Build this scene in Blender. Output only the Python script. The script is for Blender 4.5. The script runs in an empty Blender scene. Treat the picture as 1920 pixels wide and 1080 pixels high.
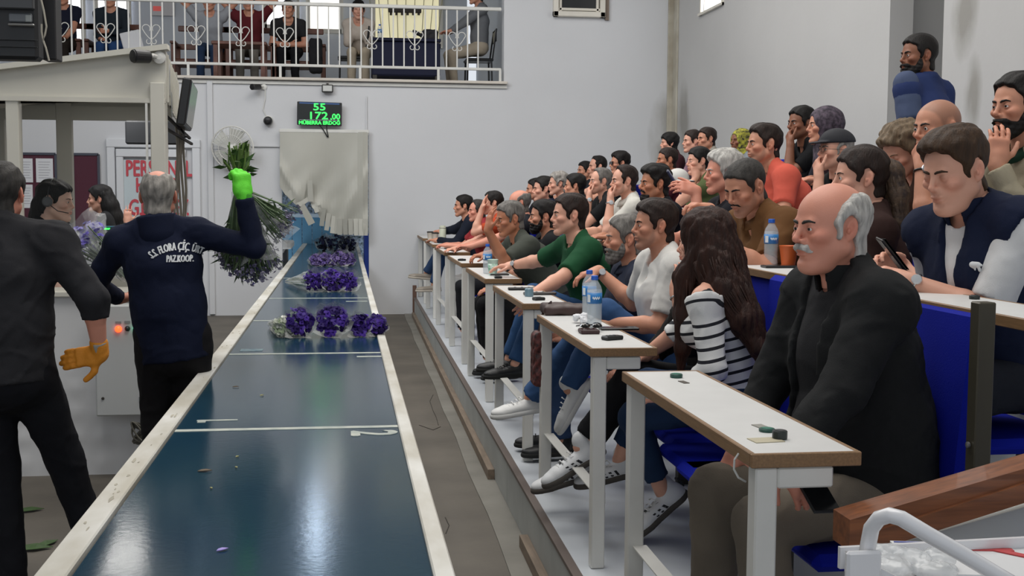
import bpy, math, random
import numpy as np
from mathutils import Vector, Matrix
R = math.radians
PI = math.pi
scn = bpy.context.scene
col = scn.collection
# ------------------------------------------------------------------ camera
F_PX = 2260.0
CAMZ = 1.6
psi = math.atan(317.0 / F_PX * math.cos(R(4.45)))
th = math.atan(176.0 / F_PX)
Fv = np.array([math.sin(psi) * math.cos(th), math.cos(psi) * math.cos(th), -math.sin(th)])
Rv = np.array([math.cos(psi), -math.sin(psi), 0.0])
Uv = np.cross(Rv, Fv)
ro = 0.006
Rv, Uv = Rv * math.cos(ro) + Uv * math.sin(ro), Uv * math.cos(ro) - Rv * math.sin(ro)
cd = bpy.data.cameras.new('camera')
cam = bpy.data.objects.new('camera', cd)
col.objects.link(cam)
cd.sensor_width = 36.0
cd.lens = F_PX / 1920.0 * 36.0
cd.clip_start = 0.05
cam.matrix_world = Matrix(((Rv[0], Uv[0], -Fv[0], 0), (Rv[1], Uv[1], -Fv[1], 0), (Rv[2], Uv[2], -Fv[2], CAMZ), (0, 0, 0, 1)))
scn.camera = cam
# ------------------------------------------------------------------ world, lights, exposure
scn.view_settings.view_transform = 'Standard'
scn.view_settings.look = 'None'
scn.view_settings.exposure = 0.36
scn.view_settings.gamma = 1.0
scn.view_settings.use_curve_mapping = False
w = bpy.data.worlds.new('world')
scn.world = w
w.use_nodes = True
w.node_tree.nodes['Background'].inputs[0].default_value = (0.88, 0.93, 1.0, 1)
w.node_tree.nodes['Background'].inputs[1].default_value = 0.66

def area(name, loc, aim, sx, sy, power, c):
    l = bpy.data.lights.new(name, 'AREA')
    l.shape = 'RECTANGLE'
    l.size, l.size_y = sx, sy
    l.energy = power
    l.color = c
    o = bpy.data.objects.new(name, l)
    col.objects.link(o)
    o.location = loc
    o.rotation_euler = (Vector(aim) - Vector(loc)).to_track_quat('-Z', 'Y').to_euler()
    return o

area('ceiling_light_near', (0.6, 4.5, 6.3), (0.6, 4.5, 0), 5.0, 4.5, 210, (1, .97, .93))
area('ceiling_light_middle', (0.6, 10.5, 6.3), (0.6, 10.5, 0), 5.0, 4.5, 210, (1, .97, .93))
area('high_window_light_left', (-3.3, 9.5, 5.4), (2.2, 13.5, 1.6), 3.0, 1.4, 120, (.90, .94, 1))

# ------------------------------------------------------------------ pixel helpers (photograph pixels -> points of the hall)
def ray(px, py):
    d = Fv + Rv * (px - 960) / F_PX + Uv * (540 - py) / F_PX
    return d
def atY(px, py, Y):
    d = ray(px, py); return np.array([0, 0, CAMZ]) + d * (Y / d[1])
def atX(px, py, X):
    d = ray(px, py); return np.array([0, 0, CAMZ]) + d * (X / d[0])
def atZ(px, py, z):
    d = ray(px, py); return np.array([0, 0, CAMZ]) + d * ((z - CAMZ) / d[2])
def V(*a):
    return np.array(a, float)
def unit(v):
    v = np.asarray(v, float); return v / max(1e-9, np.linalg.norm(v))

# ------------------------------------------------------------------ materials
MATS = {}
def srgb(h):
    if isinstance(h, str):
        h = [int(h[i:i + 2], 16) / 255 for i in (0, 2, 4)]
    return tuple(c / 12.92 if c <= .04045 else ((c + .055) / 1.055) ** 2.4 for c in h[:3])
def mat(name, c, rough=.6, metal=0, bump=0, bscale=200, var=0, vscale=3, attr=None, spec=.5, emit=0, stretch=None, c2=None, sheen=0, trans=0, alpha=1, coat=0):
    key = name
    if key in MATS:
        return MATS[key]
    m = bpy.data.materials.new(name)
    m.use_nodes = True
    nt = m.node_tree; N = nt.nodes; L = nt.links
    b = N['Principled BSDF']
    cc = srgb(c)
    b.inputs['Base Color'].default_value = (*cc, 1)
    b.inputs['Roughness'].default_value = rough
    b.inputs['Metallic'].default_value = metal
    b.inputs['Specular IOR Level'].default_value = spec
    b.inputs['Sheen Weight'].default_value = sheen
    b.inputs['Transmission Weight'].default_value = trans
    b.inputs['Alpha'].default_value = alpha
    b.inputs['Coat Weight'].default_value = coat
    if emit:
        b.inputs['Emission Color'].default_value = (*cc, 1)
        b.inputs['Emission Strength'].default_value = emit
    src = None
    tc = N.new('ShaderNodeTexCoord')
    vec = tc.outputs['Object']
    if stretch:
        mp = N.new('ShaderNodeMapping'); mp.inputs['Scale'].default_value = stretch
        L.new(vec, mp.inputs[0]); vec = mp.outputs[0]
    if attr:
        a = N.new('ShaderNodeVertexColor'); a.layer_name = attr; src = a.outputs[0]
    if var:
        nz = N.new('ShaderNodeTexNoise'); nz.inputs['Scale'].default_value = vscale; nz.inputs['Detail'].default_value = 6
        L.new(vec, nz.inputs['Vector'])
        rp = N.new('ShaderNodeValToRGB')
        rp.color_ramp.elements[0].position = .35; rp.color_ramp.elements[1].position = .68
        rp.color_ramp.elements[0].color = (0, 0, 0, 1); rp.color_ramp.elements[1].color = (1, 1, 1, 1)
        L.new(nz.outputs[0], rp.inputs[0])
        mx = N.new('ShaderNodeMix'); mx.data_type = 'RGBA'
        k = srgb(c2) if c2 else tuple(x * (1 - var) for x in cc)
        mx.inputs['A'].default_value = (*k, 1)
        mx.inputs['B'].default_value = (*cc, 1)
        L.new(rp.outputs[0], mx.inputs['Factor'])
        if src is not None:
            mm = N.new('ShaderNodeMix'); mm.data_type = 'RGBA'; mm.blend_type = 'MULTIPLY'; mm.inputs['Factor'].default_value = 1
            mx.inputs['A'].default_value = (1 - var, 1 - var, 1 - var, 1); mx.inputs['B'].default_value = (1, 1, 1, 1)
            L.new(src, mm.inputs['A']); L.new(mx.outputs['Result'], mm.inputs['B']); src = mm.outputs['Result']
        else:
            src = mx.outputs['Result']
    if src is not None:
        L.new(src, b.inputs['Base Color'])
    if bump:
        n2 = N.new('ShaderNodeTexNoise'); n2.inputs['Scale'].default_value = bscale; n2.inputs['Detail'].default_value = 4
        L.new(vec, n2.inputs['Vector'])
        bp = N.new('ShaderNodeBump'); bp.inputs['Strength'].default_value = min(1, bump); bp.inputs['Distance'].default_value = .004
        L.new(n2.outputs[0], bp.inputs['Height']); L.new(bp.outputs[0], b.inputs['Normal'])
    MATS[key] = m
    return m

# ------------------------------------------------------------------ object helpers
def tag(o, label=None, cat=None, group=None, kind=None):
    if label: o['label'] = label
    if cat: o['category'] = cat
    if group: o['group'] = group
    if kind: o['kind'] = kind
    return o
def empty(name, loc, label=None, cat=None, group=None, rz=0):
    o = bpy.data.objects.new(name, None); col.objects.link(o)
    o.location = Vector(loc); o.rotation_euler = (0, 0, rz); o.empty_display_size = .05
    return tag(o, label, cat, group)
def mesh_obj(name, verts, faces, m, parent=None, smooth=False, origin=None, colors=None, attr=None):
    """vertices in world space when parent is an unrotated empty: they are stored relative to it"""
    verts = np.asarray(verts, float).reshape(-1, 3)
    off = np.zeros(3)
    if parent is not None:
        p = parent
        while p is not None:
            off = off + np.array(p.location); p = p.parent
    elif origin is not None:
        off = np.array(origin, float)
    me = bpy.data.meshes.new(name)
    vv = verts - off
    if isinstance(faces, np.ndarray):
        k = faces.shape[1]; nf = len(faces)
        me.vertices.add(len(vv)); me.vertices.foreach_set('co', vv.astype(np.float32).ravel())
        me.loops.add(nf * k); me.loops.foreach_set('vertex_index', faces.astype(np.int32).ravel())
        me.polygons.add(nf)
        me.polygons.foreach_set('loop_start', np.arange(0, nf * k, k, dtype=np.int32))
        me.polygons.foreach_set('loop_total', np.full(nf, k, dtype=np.int32))
        me.update(calc_edges=True)
        me.validate()
    else:
        me.from_pydata([tuple(v) for v in vv], [], faces); me.update()
    if smooth:
        me.polygons.foreach_set('use_smooth', np.ones(len(me.polygons), dtype=bool))
    if colors is not None:
        ca = me.color_attributes.new('Col', 'FLOAT_COLOR', 'POINT')
        c4 = np.ones((len(vv), 4), np.float32); c4[:, :3] = colors
        ca.data.foreach_set('color', c4.ravel())
    if attr is not None:
        for an, av in attr.items():
            fa = me.attributes.new(an, 'FLOAT', 'POINT'); fa.data.foreach_set('value', np.asarray(av, np.float32))
    ms = m if isinstance(m, (list, tuple)) else [m]
    for x in ms: me.materials.append(x)
    o = bpy.data.objects.new(name, me); col.objects.link(o)
    if parent is not None: o.parent = parent
    elif origin is not None: o.location = Vector(origin)
    return o

def frame(d, hint=(0, 0, 1)):
    d = unit(d); h = np.asarray(hint, float)
    if abs(np.dot(d, unit(h))) > .98: h = V(1, 0, 0)
    x = unit(np.cross(h, d)); y = np.cross(d, x)
    return x, y, d

class MB:
    def __init__(s): s.v = []; s.f = []
    def add(s, vs, fs):
        n = len(s.v); s.v.extend([tuple(map(float, q)) for q in vs]); s.f.extend([[i + n for i in f] for f in fs]); return s
    def box(s, c, size, M=None, bev=0):
        c = np.asarray(c, float); h = np.asarray(size, float) / 2
        if M is None: M = np.eye(3)
        if bev <= 0:
            vs = [c + M @ (h * V(a, b, d)) for a in (-1, 1) for b in (-1, 1) for d in (-1, 1)]
            fs = [[0, 1, 3, 2], [4, 6, 7, 5], [0, 4, 5, 1], [2, 3, 7, 6], [0, 2, 6, 4], [1, 5, 7, 3]]
            return s.add(vs, fs)
        b = min(bev, h.min() * .9)
        vs = []; idx = {}
        for a in (-1, 1):
            for bb in (-1, 1):
                for d in (-1, 1):
                    for k in range(3):
                        q = h * V(a, bb, d)
                        for j in range(3):
                            if j != k: q[j] -= b * (a, bb, d)[j]
                        idx[(a, bb, d, k)] = len(vs); vs.append(c + M @ q)
        fs = []
        for k in range(3):
            i, j = [(1, 2), (2, 0), (0, 1)][k]
            for sg in (-1, 1):
                ring = []
                for (p, q) in ((-1, -1), (1, -1), (1, 1), (-1, 1)):
                    t = [0, 0, 0]; t[k] = sg; t[i] = p; t[j] = q
                    ring.append(idx[(*t, k)])
                fs.append(ring if sg > 0 else ring[::-1])
        for k in range(3):
            i, j = [(1, 2), (2, 0), (0, 1)][k]
            for p in (-1, 1):
                for q in (-1, 1):
                    t0 = [0, 0, 0]; t1 = [0, 0, 0]
                    t0[i] = t1[i] = p; t0[j] = t1[j] = q; t0[k] = -1; t1[k] = 1
                    r = [idx[(*t0, i)], idx[(*t1, i)], idx[(*t1, j)], idx[(*t0, j)]]
                    fs.append(r if p * q < 0 else r[::-1])
        for a in (-1, 1):
            for bb in (-1, 1):
                for d in (-1, 1):
                    r = [idx[(a, bb, d, k)] for k in range(3)]
                    fs.append(r if a * bb * d > 0 else r[::-1])
        return s.add(vs, fs)
    def bar(s, a, b, wx, wy, hint=(0, 0, 1), bev=0):
        a = np.asarray(a, float); b = np.asarray(b, float)
        x, y, d = frame(b - a, hint)
        return s.box((a + b) / 2, (wx, wy, np.linalg.norm(b - a)), np.array([x, y, d]).T, bev)
    def tube(s, pts, r, n=8, cap=True, closed=False):
        pts = [np.asarray(p, float) for p in pts]; m = len(pts)
        rs = r if isinstance(r, (list, tuple, np.ndarray)) else [r] * m
        px = None; vs = []
        for i, p in enumerate(pts):
            if closed: t = unit(pts[(i + 1) % m] - pts[i - 1])
            else: t = unit(pts[min(i + 1, m - 1)] - pts[max(i - 1, 0)])
            if px is None: x, y, _ = frame(t)
            else:
                x = px - t * np.dot(px, t)
                x = unit(x) if np.linalg.norm(x) > 1e-6 else frame(t)[0]
                y = np.cross(t, x)
            px = x
            for k in range(n):
                a = 2 * PI * k / n
                vs.append(p + rs[i] * (x * math.cos(a) + y * math.sin(a)))
        fs = []
        for i in range(m if closed else m - 1):
            j = (i + 1) % m
            for k in range(n):
                k2 = (k + 1) % n
                fs.append([i * n + k, i * n + k2, j * n + k2, j * n + k])
        if cap and not closed:
            fs.append(list(range(n))[::-1]); fs.append([(m - 1) * n + k for k in range(n)])
        return s.add(vs, fs)
    def cyl(s, a, b, r1, r2=None, n=16):
        return s.tube([a, b], [r1, r2 if r2 is not None else r1], n)
    def lathe(s, c, prof, n=24, axis=(0, 0, 1)):
        x, y, d = frame(axis, (0, 1, 0)) if abs(axis[2]) > .9 else frame(axis)
        c = np.asarray(c, float); vs = []
        for (r, z) in prof:
            for k in range(n):
                a = 2 * PI * k / n; vs.append(c + d * z + r * (x * math.cos(a) + y * math.sin(a)))
        fs = []
        for i in range(len(prof) - 1):
            for k in range(n):
                k2 = (k + 1) % n; fs.append([i * n + k, i * n + k2, (i + 1) * n + k2, (i + 1) * n + k])
        fs.append(list(range(n))[::-1]); fs.append([(len(prof) - 1) * n + k for k in range(n)])
        return s.add(vs, fs)
    def quad(s, a, b, c, d): return s.add([a, b, c, d], [[0, 1, 2, 3]])
    def prism(s, poly, n, t):
        """closed polygon (world points) extruded by t along n"""
        n = np.asarray(n, float) * t; k = len(poly)
        vs = [np.asarray(p, float) for p in poly] + [np.asarray(p, float) + n for p in poly]
        fs = [list(range(k))[::-1], [k + i for i in range(k)]] + [[i, (i + 1) % k, k + (i + 1) % k, k + i] for i in range(k)]
        return s.add(vs, fs)
    def grid(s, fn, nu, nv):
        vs = [fn(i / nu, j / nv) for i in range(nu + 1) for j in range(nv + 1)]
        fs = [[i * (nv + 1) + j, (i + 1) * (nv + 1) + j, (i + 1) * (nv + 1) + j + 1, i * (nv + 1) + j + 1] for i in range(nu) for j in range(nv)]
        return s.add(vs, fs)
    def build(s, name, m, parent=None, smooth=False, origin=None):
        return mesh_obj(name, s.v, s.f, m, parent, smooth, origin)

def text_mesh(body, size, depth=.002, font=None, res=3, align='CENTER', space=1.0):
    cu = bpy.data.curves.new('txt', 'FONT')
    cu.body = body; cu.size = size; cu.extrude = depth; cu.resolution_u = res; cu.align_x = align; cu.space_character = space
    to = bpy.data.objects.new('txt', cu); col.objects.link(to)
    dg = bpy.context.evaluated_depsgraph_get()
    me = to.evaluated_get(dg).to_mesh()
    vs = np.array([v.co[:] for v in me.vertices]) if len(me.vertices) else np.zeros((0, 3))
    fs = [list(p.vertices) for p in me.polygons]
    bpy.data.objects.remove(to); bpy.data.curves.remove(cu)
    return vs, fs
def put_text(name, body, size, o, ex, ey, m, parent=None, depth=.002, bold=0, space=1.0, sx=1, align='CENTER'):
    vs, fs = text_mesh(body, size, depth, space=space, align=align)
    ex = unit(ex); ey = unit(ey); ez = np.cross(ex, ey)
    W = np.asarray(o) + np.outer(vs[:, 0] * sx, ex) + np.outer(vs[:, 1], ey) + np.outer(vs[:, 2], ez)
    if bold:
        V2 = [W]; F2 = list(fs); n = len(W)
        for k, (a, b) in enumerate(((bold, 0), (-bold, 0), (0, bold), (0, -bold))):
            V2.append(W + ex * a + ey * b + ez * 1e-4 * (k + 1)); F2 += [[i + n * (k + 1) for i in f] for f in fs]
        W = np.concatenate(V2); fs = F2
    return mesh_obj(name, W, fs, m, parent)

# ------------------------------------------------------------------ distance-field modelling
def noise3(P, sc, seed=0):
    """cheap smooth pseudo noise in -1..1"""
    q = P * sc + seed * 1.37
    a = np.sin(q[:, 0] * 1.7 + 1.3 * np.sin(q[:, 1] * 1.1 + seed)) 
    b = np.sin(q[:, 1] * 1.9 + 1.5 * np.sin(q[:, 2] * 1.3 + 2.1))
    c = np.sin(q[:, 2] * 1.6 + 1.4 * np.sin(q[:, 0] * 1.2 + .7))
    return (a * b + b * c + c * a) / 2.2
def smin(a, b, k):
    if k <= 0: return np.minimum(a, b)
    h = np.maximum(k - np.abs(a - b), 0) / k
    return np.minimum(a, b) - h * h * k * .25
def smax(a, b, k): return -smin(-a, -b, k)
def Pcone(a, b, r1, r2):
    a = np.asarray(a, float); b = np.asarray(b, float); ab = b - a; L2 = max(1e-9, ab @ ab)
    def f(P):
        q = P - a; t = np.clip(q @ ab / L2, 0, 1)
        return np.sqrt(((q - t[:, None] * ab) ** 2).sum(1)) - (r1 + (r2 - r1) * t)
    return f, (a + b) / 2, math.sqrt(L2) / 2 + max(r1, r2)
def Pecone(a, b, s1, s2, side):
    """elliptic cone: s=(half width along side, half depth)"""
    a = np.asarray(a, float); b = np.asarray(b, float); ab = b - a; L = max(1e-6, np.linalg.norm(ab)); d = ab / L
    sd = np.asarray(side, float); sd = unit(sd - d * (sd @ d)); fr = np.cross(d, sd)
    def f(P):
        q = P - a; z = q @ d; t = np.clip(z / L, 0, 1)
        w = s1[0] + (s2[0] - s1[0]) * t; e = s1[1] + (s2[1] - s1[1]) * t
        u = q @ sd / w; v = q @ fr / e; zz = (z - t * L) / e
        k0 = np.sqrt(u * u + v * v + zz * zz) + 1e-6
        k1 = np.sqrt((u / w) ** 2 + (v / e) ** 2 + (zz / e) ** 2) + 1e-6
        return k0 * (k0 - 1) / k1
    return f, (a + b) / 2, L / 2 + max(*s1, *s2)
def Pell(c, rad, M=None):
    c = np.asarray(c, float); rad = np.asarray(rad, float)
    def f(P):
        q = P - c
        if M is not None: q = q @ M
        k0 = np.sqrt(((q / rad) ** 2).sum(1)) + 1e-6
        k1 = np.sqrt(((q / rad ** 2) ** 2).sum(1)) + 1e-6
        return k0 * (k0 - 1) / k1
    return f, c, float(rad.max())
def Pbox(c, h, M=None, r=.01):
    c = np.asarray(c, float); h = np.asarray(h, float)
    def f(P):
        q = P - c
        if M is not None: q = q @ M
        q = np.abs(q) - h + r
        return np.sqrt((np.maximum(q, 0) ** 2).sum(1)) + np.minimum(q.max(1), 0) - r
    return f, c, float(np.linalg.norm(h))
def cut(prim, pt, n, k=.004):
    """keep the side of prim behind the plane (pt, n)"""
    f0, c, r = prim; pt = np.asarray(pt, float); n = unit(n)
    return (lambda P: smax(f0(P), (P - pt) @ n, k)), c, r
def poly2(pts):
    pts = np.asarray(pts, float); n = len(pts)
    def f(X, Z):
        d = np.full(len(X), 1e9); s = np.ones(len(X))
        for i in range(n):
            a = pts[i]; b = pts[i - 1]; e = b - a
            wx = X - a[0]; wz = Z - a[1]
            t = np.clip((wx * e[0] + wz * e[1]) / (e @ e), 0, 1)
            d = np.minimum(d, (wx - e[0] * t) ** 2 + (wz - e[1] * t) ** 2)
            c1 = Z >= a[1]; c2 = Z < b[1]; c3 = e[0] * wz > e[1] * wx
            flip = (c1 & c2 & c3) | (~c1 & ~c2 & ~c3)
            s = np.where(flip, -s, s)
        return s * np.sqrt(d)
    return f
class Field:
    def __init__(s): s.ops = []; s.disp = None
    def add(s, prim, k=.02): s.ops.append((0, prim, k)); return s
    def sub(s, prim, k=.008): s.ops.append((1, prim, k)); return s
    def inter(s, fn, k=.006): s.ops.append((2, (fn, None, 0), k)); return s
    def __call__(s, P):
        D = np.full(len(P), .25)
        for typ, (f, c, r), k in s.ops:
            if typ == 2:
                D = smax(D, f(P), k); continue
            m = np.flatnonzero(((P - c) ** 2).sum(1) < (r + .06 + k) ** 2)
            if not len(m): continue
            v = f(P[m])
            D[m] = smin(D[m], v, k) if typ == 0 else smax(D[m], -v, k)
        if s.disp is not None: D = D + s.disp(P)
        return D
    def bounds(s, pad):
        lo = np.full(3, 1e9); hi = -lo
        for typ, (f, c, r), k in s.ops:
            if typ == 0: lo = np.minimum(lo, c - r - pad); hi = np.maximum(hi, c + r + pad)
        return lo, hi
B = 4
def nets(field, v, lo=None, hi=None):
    if lo is None: lo, hi = field.bounds(v * 2)
    lo = np.asarray(lo, float); hi = np.asarray(hi, float)
    nb = np.maximum(1, np.ceil((hi - lo) / (v * B)).astype(int) + 1)
    bi = np.stack(np.meshgrid(*[np.arange(k) for k in nb], indexing='ij'), -1).reshape(-1, 3)
    cc = lo + (bi + .5) * v * B - v * .5
    D = field(cc)
    act = np.abs(D) < v * B * .87 * 1.5 + .006
    n = nb * B
    A = np.empty((nb[0], B, nb[1], B, nb[2], B), np.float32)
    A[:] = D.reshape(nb[0], 1, nb[1], 1, nb[2], 1)
    ab = bi[act]
    sub = np.stack(np.meshgrid(*[np.arange(B)] * 3, indexing='ij'), -1).reshape(-1, 3)
    pts = (ab[:, None, :] * B + sub[None]).reshape(-1, 3)
    if len(pts):
        dv = np.empty(len(pts), np.float32)
        for i in range(0, len(pts), 400000):
            dv[i:i + 400000] = field(lo + pts[i:i + 400000] * v)
        A[ab[:, 0], :, ab[:, 1], :, ab[:, 2], :] = dv.reshape(len(ab), B, B, B)
    A = A.reshape(n)
    ins = A < 0
    I = ins.astype(np.int8)
    S = I[:-1, :-1, :-1] + I[1:, :-1, :-1] + I[:-1, 1:, :-1] + I[:-1, :-1, 1:] + I[1:, 1:, :-1] + I[1:, :-1, 1:] + I[:-1, 1:, 1:] + I[1:, 1:, 1:]
    cells = np.argwhere((S > 0) & (S < 8))
    if not len(cells): return np.zeros((0, 3)), np.zeros((0, 4), int)
    idx = np.full(S.shape, -1, np.int32); idx[cells[:, 0], cells[:, 1], cells[:, 2]] = np.arange(len(cells))
    corn = [(a, b, c) for a in (0, 1) for b in (0, 1) for c in (0, 1)]
    val = {c: A[cells[:, 0] + c[0], cells[:, 1] + c[1], cells[:, 2] + c[2]] for c in corn}
    acc = np.zeros((len(cells), 3)); cnt = np.zeros(len(cells))
    for c in corn:
        for ax in range(3):
            if c[ax] == 0:
                c2 = list(c); c2[ax] = 1; c2 = tuple(c2)
                v0 = val[c]; v1 = val[c2]; m = (v0 < 0) != (v1 < 0)
                t = np.where(m, v0 / np.where(m, v0 - v1, 1), 0)
                p = np.array(c, float)[None] + np.zeros((len(cells), 3)); p[:, ax] += t
                acc += p * m[:, None]; cnt += m
    vert = lo + (cells + acc / np.maximum(cnt, 1)[:, None]) * v
    quads = []
    for ax in range(3):
        sl0 = [slice(None)] * 3; sl1 = [slice(None)] * 3; sl0[ax] = slice(0, -1); sl1[ax] = slice(1, None)
        e = np.argwhere(ins[tuple(sl0)] != ins[tuple(sl1)])
        u, w_ = [(1, 2), (2, 0), (0, 1)][ax]
        ok = (e[:, u] > 0) & (e[:, w_] > 0) & (e[:, u] < S.shape[u]) & (e[:, w_] < S.shape[w_]) & (e[:, ax] < S.shape[ax])
        e = e[ok]
        def g(du, dw):
            q = e.copy(); q[:, u] += du; q[:, w_] += dw
            return idx[q[:, 0], q[:, 1], q[:, 2]]
        q4 = np.stack([g(-1, -1), g(0, -1), g(0, 0), g(-1, 0)], 1)
        inn = ins[e[:, 0], e[:, 1], e[:, 2]]
        q4[~inn] = q4[~inn][:, ::-1]
        quads.append(q4[(q4 >= 0).all(1)])
    return vert, np.concatenate(quads)
# ------------------------------------------------------------------ people
def rot_axis(a, ang):
    a = unit(a); c, s = math.cos(ang), math.sin(ang); x, y, z = a
    return np.array([[c + x * x * (1 - c), x * y * (1 - c) - z * s, x * z * (1 - c) + y * s],
                     [y * x * (1 - c) + z * s, c + y * y * (1 - c), y * z * (1 - c) - x * s],
                     [z * x * (1 - c) - y * s, z * y * (1 - c) + x * s, c + z * z * (1 - c)]])
SKIN = {'fair': 'dba48c', 'mid': 'c98f74', 'tan': 'b57a5c', 'dark': '85563f', 'red': 'd6937c', 'pale': 'dfb8a4'}
HAIR = {'black': '15110f', 'brown': '2b1d17', 'midbrown': '44301f', 'dkgrey': '3c3936', 'grey': '77736e', 'ltgrey': 'a19c95', 'white': 'c9c6c0', 'blond': '7d6b55', 'redbrown': '33190f'}
POLY = {
    'short': [(.078, .078), (.060, .062), (.048, .040), (.036, .012), (.030, -.012), (.016, -.020), (.012, .010), (.002, .036), (-.016, .040), (-.030, .018), (-.034, -.030), (-.044, -.078), (-.16, -.085), (-.16, .22), (.14, .22), (.12, .105)],
    'long_top': [(.092, .074), (.068, .056), (.052, .036), (.036, .012), (.030, -.006), (.016, -.012), (.012, .012), (.002, .036), (-.016, .040), (-.030, .018), (-.034, -.030), (-.044, -.072), (-.16, -.080), (-.16, .22), (.16, .22), (.14, .09)],
    'recede': [(.056, .104), (.040, .078), (.044, .045), (.036, .012), (.030, -.012), (.016, -.020), (.012, .010), (.002, .036), (-.016, .040), (-.030, .018), (-.034, -.030), (-.044, -.070), (-.16, -.075), (-.16, .22), (.07, .22)],
    'ring': [(-.030, .092), (.006, .066), (.030, .045), (.034, .012), (.028, -.022), (.016, -.028), (.012, .010), (.002, .036), (-.016, .040), (-.030, .018), (-.034, -.030), (-.042, -.088), (-.16, -.095), (-.16, .096)],
    'crown': [(.000, .088), (.016, .068), (.030, .045), (.034, .012), (.028, -.016), (.016, -.022), (.012, .010), (.002, .036), (-.016, .040), (-.030, .018), (-.034, -.030), (-.042, -.085), (-.16, -.092), (-.16, .22), (-.052, .22), (-.040, .118)],
    'full': [(.090, .070), (.070, .048), (.052, .020), (.034, -.010), (.010, -.040), (-.02, -.075), (-.16, -.09), (-.16, .25), (.16, .25), (.15, .08)],
}
BEARD = [(.030, -.012), (.018, -.020), (.012, -.050), (.020, -.085), (.045, -.125), (.12, -.14), (.13, -.048), (.088, -.040), (.070, -.052), (.052, -.055), (.040, -.030)]
def head_field(s, lids=True):
    """canonical head: x forward, y left, z up, centre between the ears, metres"""
    jw = s.get('jaw', 1.0); ns = s.get('nose', 1.0); fat = s.get('fat', 0); fem = s.get('fem', 0)
    F = Field()
    F.add(Pell((-.014, 0, .036), (.096, .076, .087)), 0)
    F.add(Pell((.030, 0, .030), (.058, .064, .066)), .02)
    F.add(Pell((.022, 0, -.030), (.066, .060 * jw + fat * .008, .070)), .025)
    F.add(Pcone((.004, .052 * jw, -.050), (.066, .016, -.096), .022 + fat * .008, .019), .025)
    F.add(Pcone((.004, -.052 * jw, -.050), (.066, -.016, -.096), .022 + fat * .008, .019), .025)
    F.add(Pell((.078, 0, -.095), (.0175, .022, .018)), .016)
    F.add(Pcone((.080, -.030, .020), (.080, .030, .020), .0115 - fem * .002, .0115 - fem * .002), .014)
    for y in (-1, 1):
        F.add(Pell((.062, y * .043, -.018), (.026, .022, .018)), .016)
        F.sub(Pell((.101, y * .031, .004), (.017, .019, .013)), .012)
    nx = .0985 + .0075 * ns
    F.add(Pcone((.087, 0, .016), (nx, 0, -.021), .0075, .0090), .010)
    F.add(Pell((nx + .0005, 0, -.025), (.0105, .0095, .0085)), .007)
    for y in (-1, 1):
        F.add(Pell((.0945, y * .0118 * ns, -.029), (.0110, .0062, .0068)), .005)
    F.add(Pell((.080, 0, -.048), (.0175, .028, .022)), .016)
    F.sub(Pcone((.101, -.020, -.0595), (.101, .020, -.0595), .0022, .0022), .004)
    F.add(Pell((.0945, 0, -.0535), (.0085, .0215 - fem * .002, .0055)), .004)
    F.add(Pell((.0925, 0, -.0665), (.0085, .0185, .0062)), .005)
    F.sub(Pcone((.098, -.014, -.079), (.098, .014, -.079), .006, .006), .010)
    if lids:
        for y in (-1, 1):
            F.add(Pell((.0785, y * .031, .0035), (.0135, .0150, .0130)), .003)
            if not s.get('closed'):
                F.sub(Pbox((.0935, y * .031, .0025), (.010, .0105, .0029), None, .0028), .001)
    if s.get('mouth_open'): F.sub(Pell((.098, 0, -.062), (.01, .014, .006)), .003)
    if s.get('fat', 0) > .3: F.add(Pell((.03, 0, -.098), (.045, .045, .022)), .03)
    # ears
    for y in (-1, 1):
        M = rot_axis((0, 1, 0), R(-12)) @ rot_axis((0, 0, 1), R(-y * 24))
        F.add(Pell((-.012, y * .079, .002), (.017, .0075, .031), M), .005)
        F.sub(Pell((-.007, y * .0885, .006), (.0095, .0085, .019), M), .003); F.add(Pell((-.001, y * .083, -.004), (.005, .004, .008), M), .003)
        F.add(Pell((-.004, y * .0775, -.022), (.009, .006, .011), M), .004)
    nk = s.get('neck', 1.0)
    F.add(Pecone((-.030, 0, -.050), (-.045, 0, -.150), (.054 * nk, .058 * nk), (.058 * nk, .060 * nk), (0, 1, 0)), .022)
    return F
def skin_colors(s, P, tint=True):
    base = np.array(srgb(SKIN[s.get('skin', 'mid')]))
    C = np.tile(base, (len(P), 1))
    def spot(c, r, colr, a):
        d = np.sqrt((((P - np.array(c)) / np.array(r)) ** 2).sum(1)); w_ = np.clip(1.25 - d, 0, 1)[:, None] * a
        return C * (1 - w_) + np.array(colr) * w_
    red = base * np.array([1.02, .70, .66])
    for y in (-1, 1):
        C = spot((.07, y * .045, -.022), (.03, .03, .03), red, .45)
        C = spot((-.01, y * .085, 0), (.03, .012, .04), red, .5)
    C = spot((.108, 0, -.026), (.018, .016, .016), red, .45)
    lip = base * np.array([.86, .50, .50]) if s.get('fem') else base * np.array([.82, .60, .56])
    C = spot((.100, 0, -.060), (.010, .024, .013), lip, .9)
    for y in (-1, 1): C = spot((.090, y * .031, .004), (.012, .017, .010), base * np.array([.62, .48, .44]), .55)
    if s.get('stubble'):
        d = poly2(BEARD)(P[:, 0], P[:, 2]); w_ = (np.clip(-d / .012, 0, 1) * s['stubble'])[:, None]
        w_ = w_ * (1 - np.clip(1.4 - np.sqrt((((P - np.array((.1, 0, -.06))) / np.array((.014, .022, .011))) ** 2).sum(1)), 0, 1)[:, None])
        C = C * (1 - w_) + np.array(srgb('3a322e')) * w_
    if s.get('shaved'):   # close-cropped scalp colour
        d = poly2(POLY['short'])(P[:, 0], P[:, 2]); w_ = (np.clip(-d / .012, 0, 1) * s['shaved'])[:, None]
        w_ = w_ * (np.abs(P[:, 1]) < .076)[:, None]
        C = C * (1 - w_) + np.array(srgb('4a423c')) * w_
    return C
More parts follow.
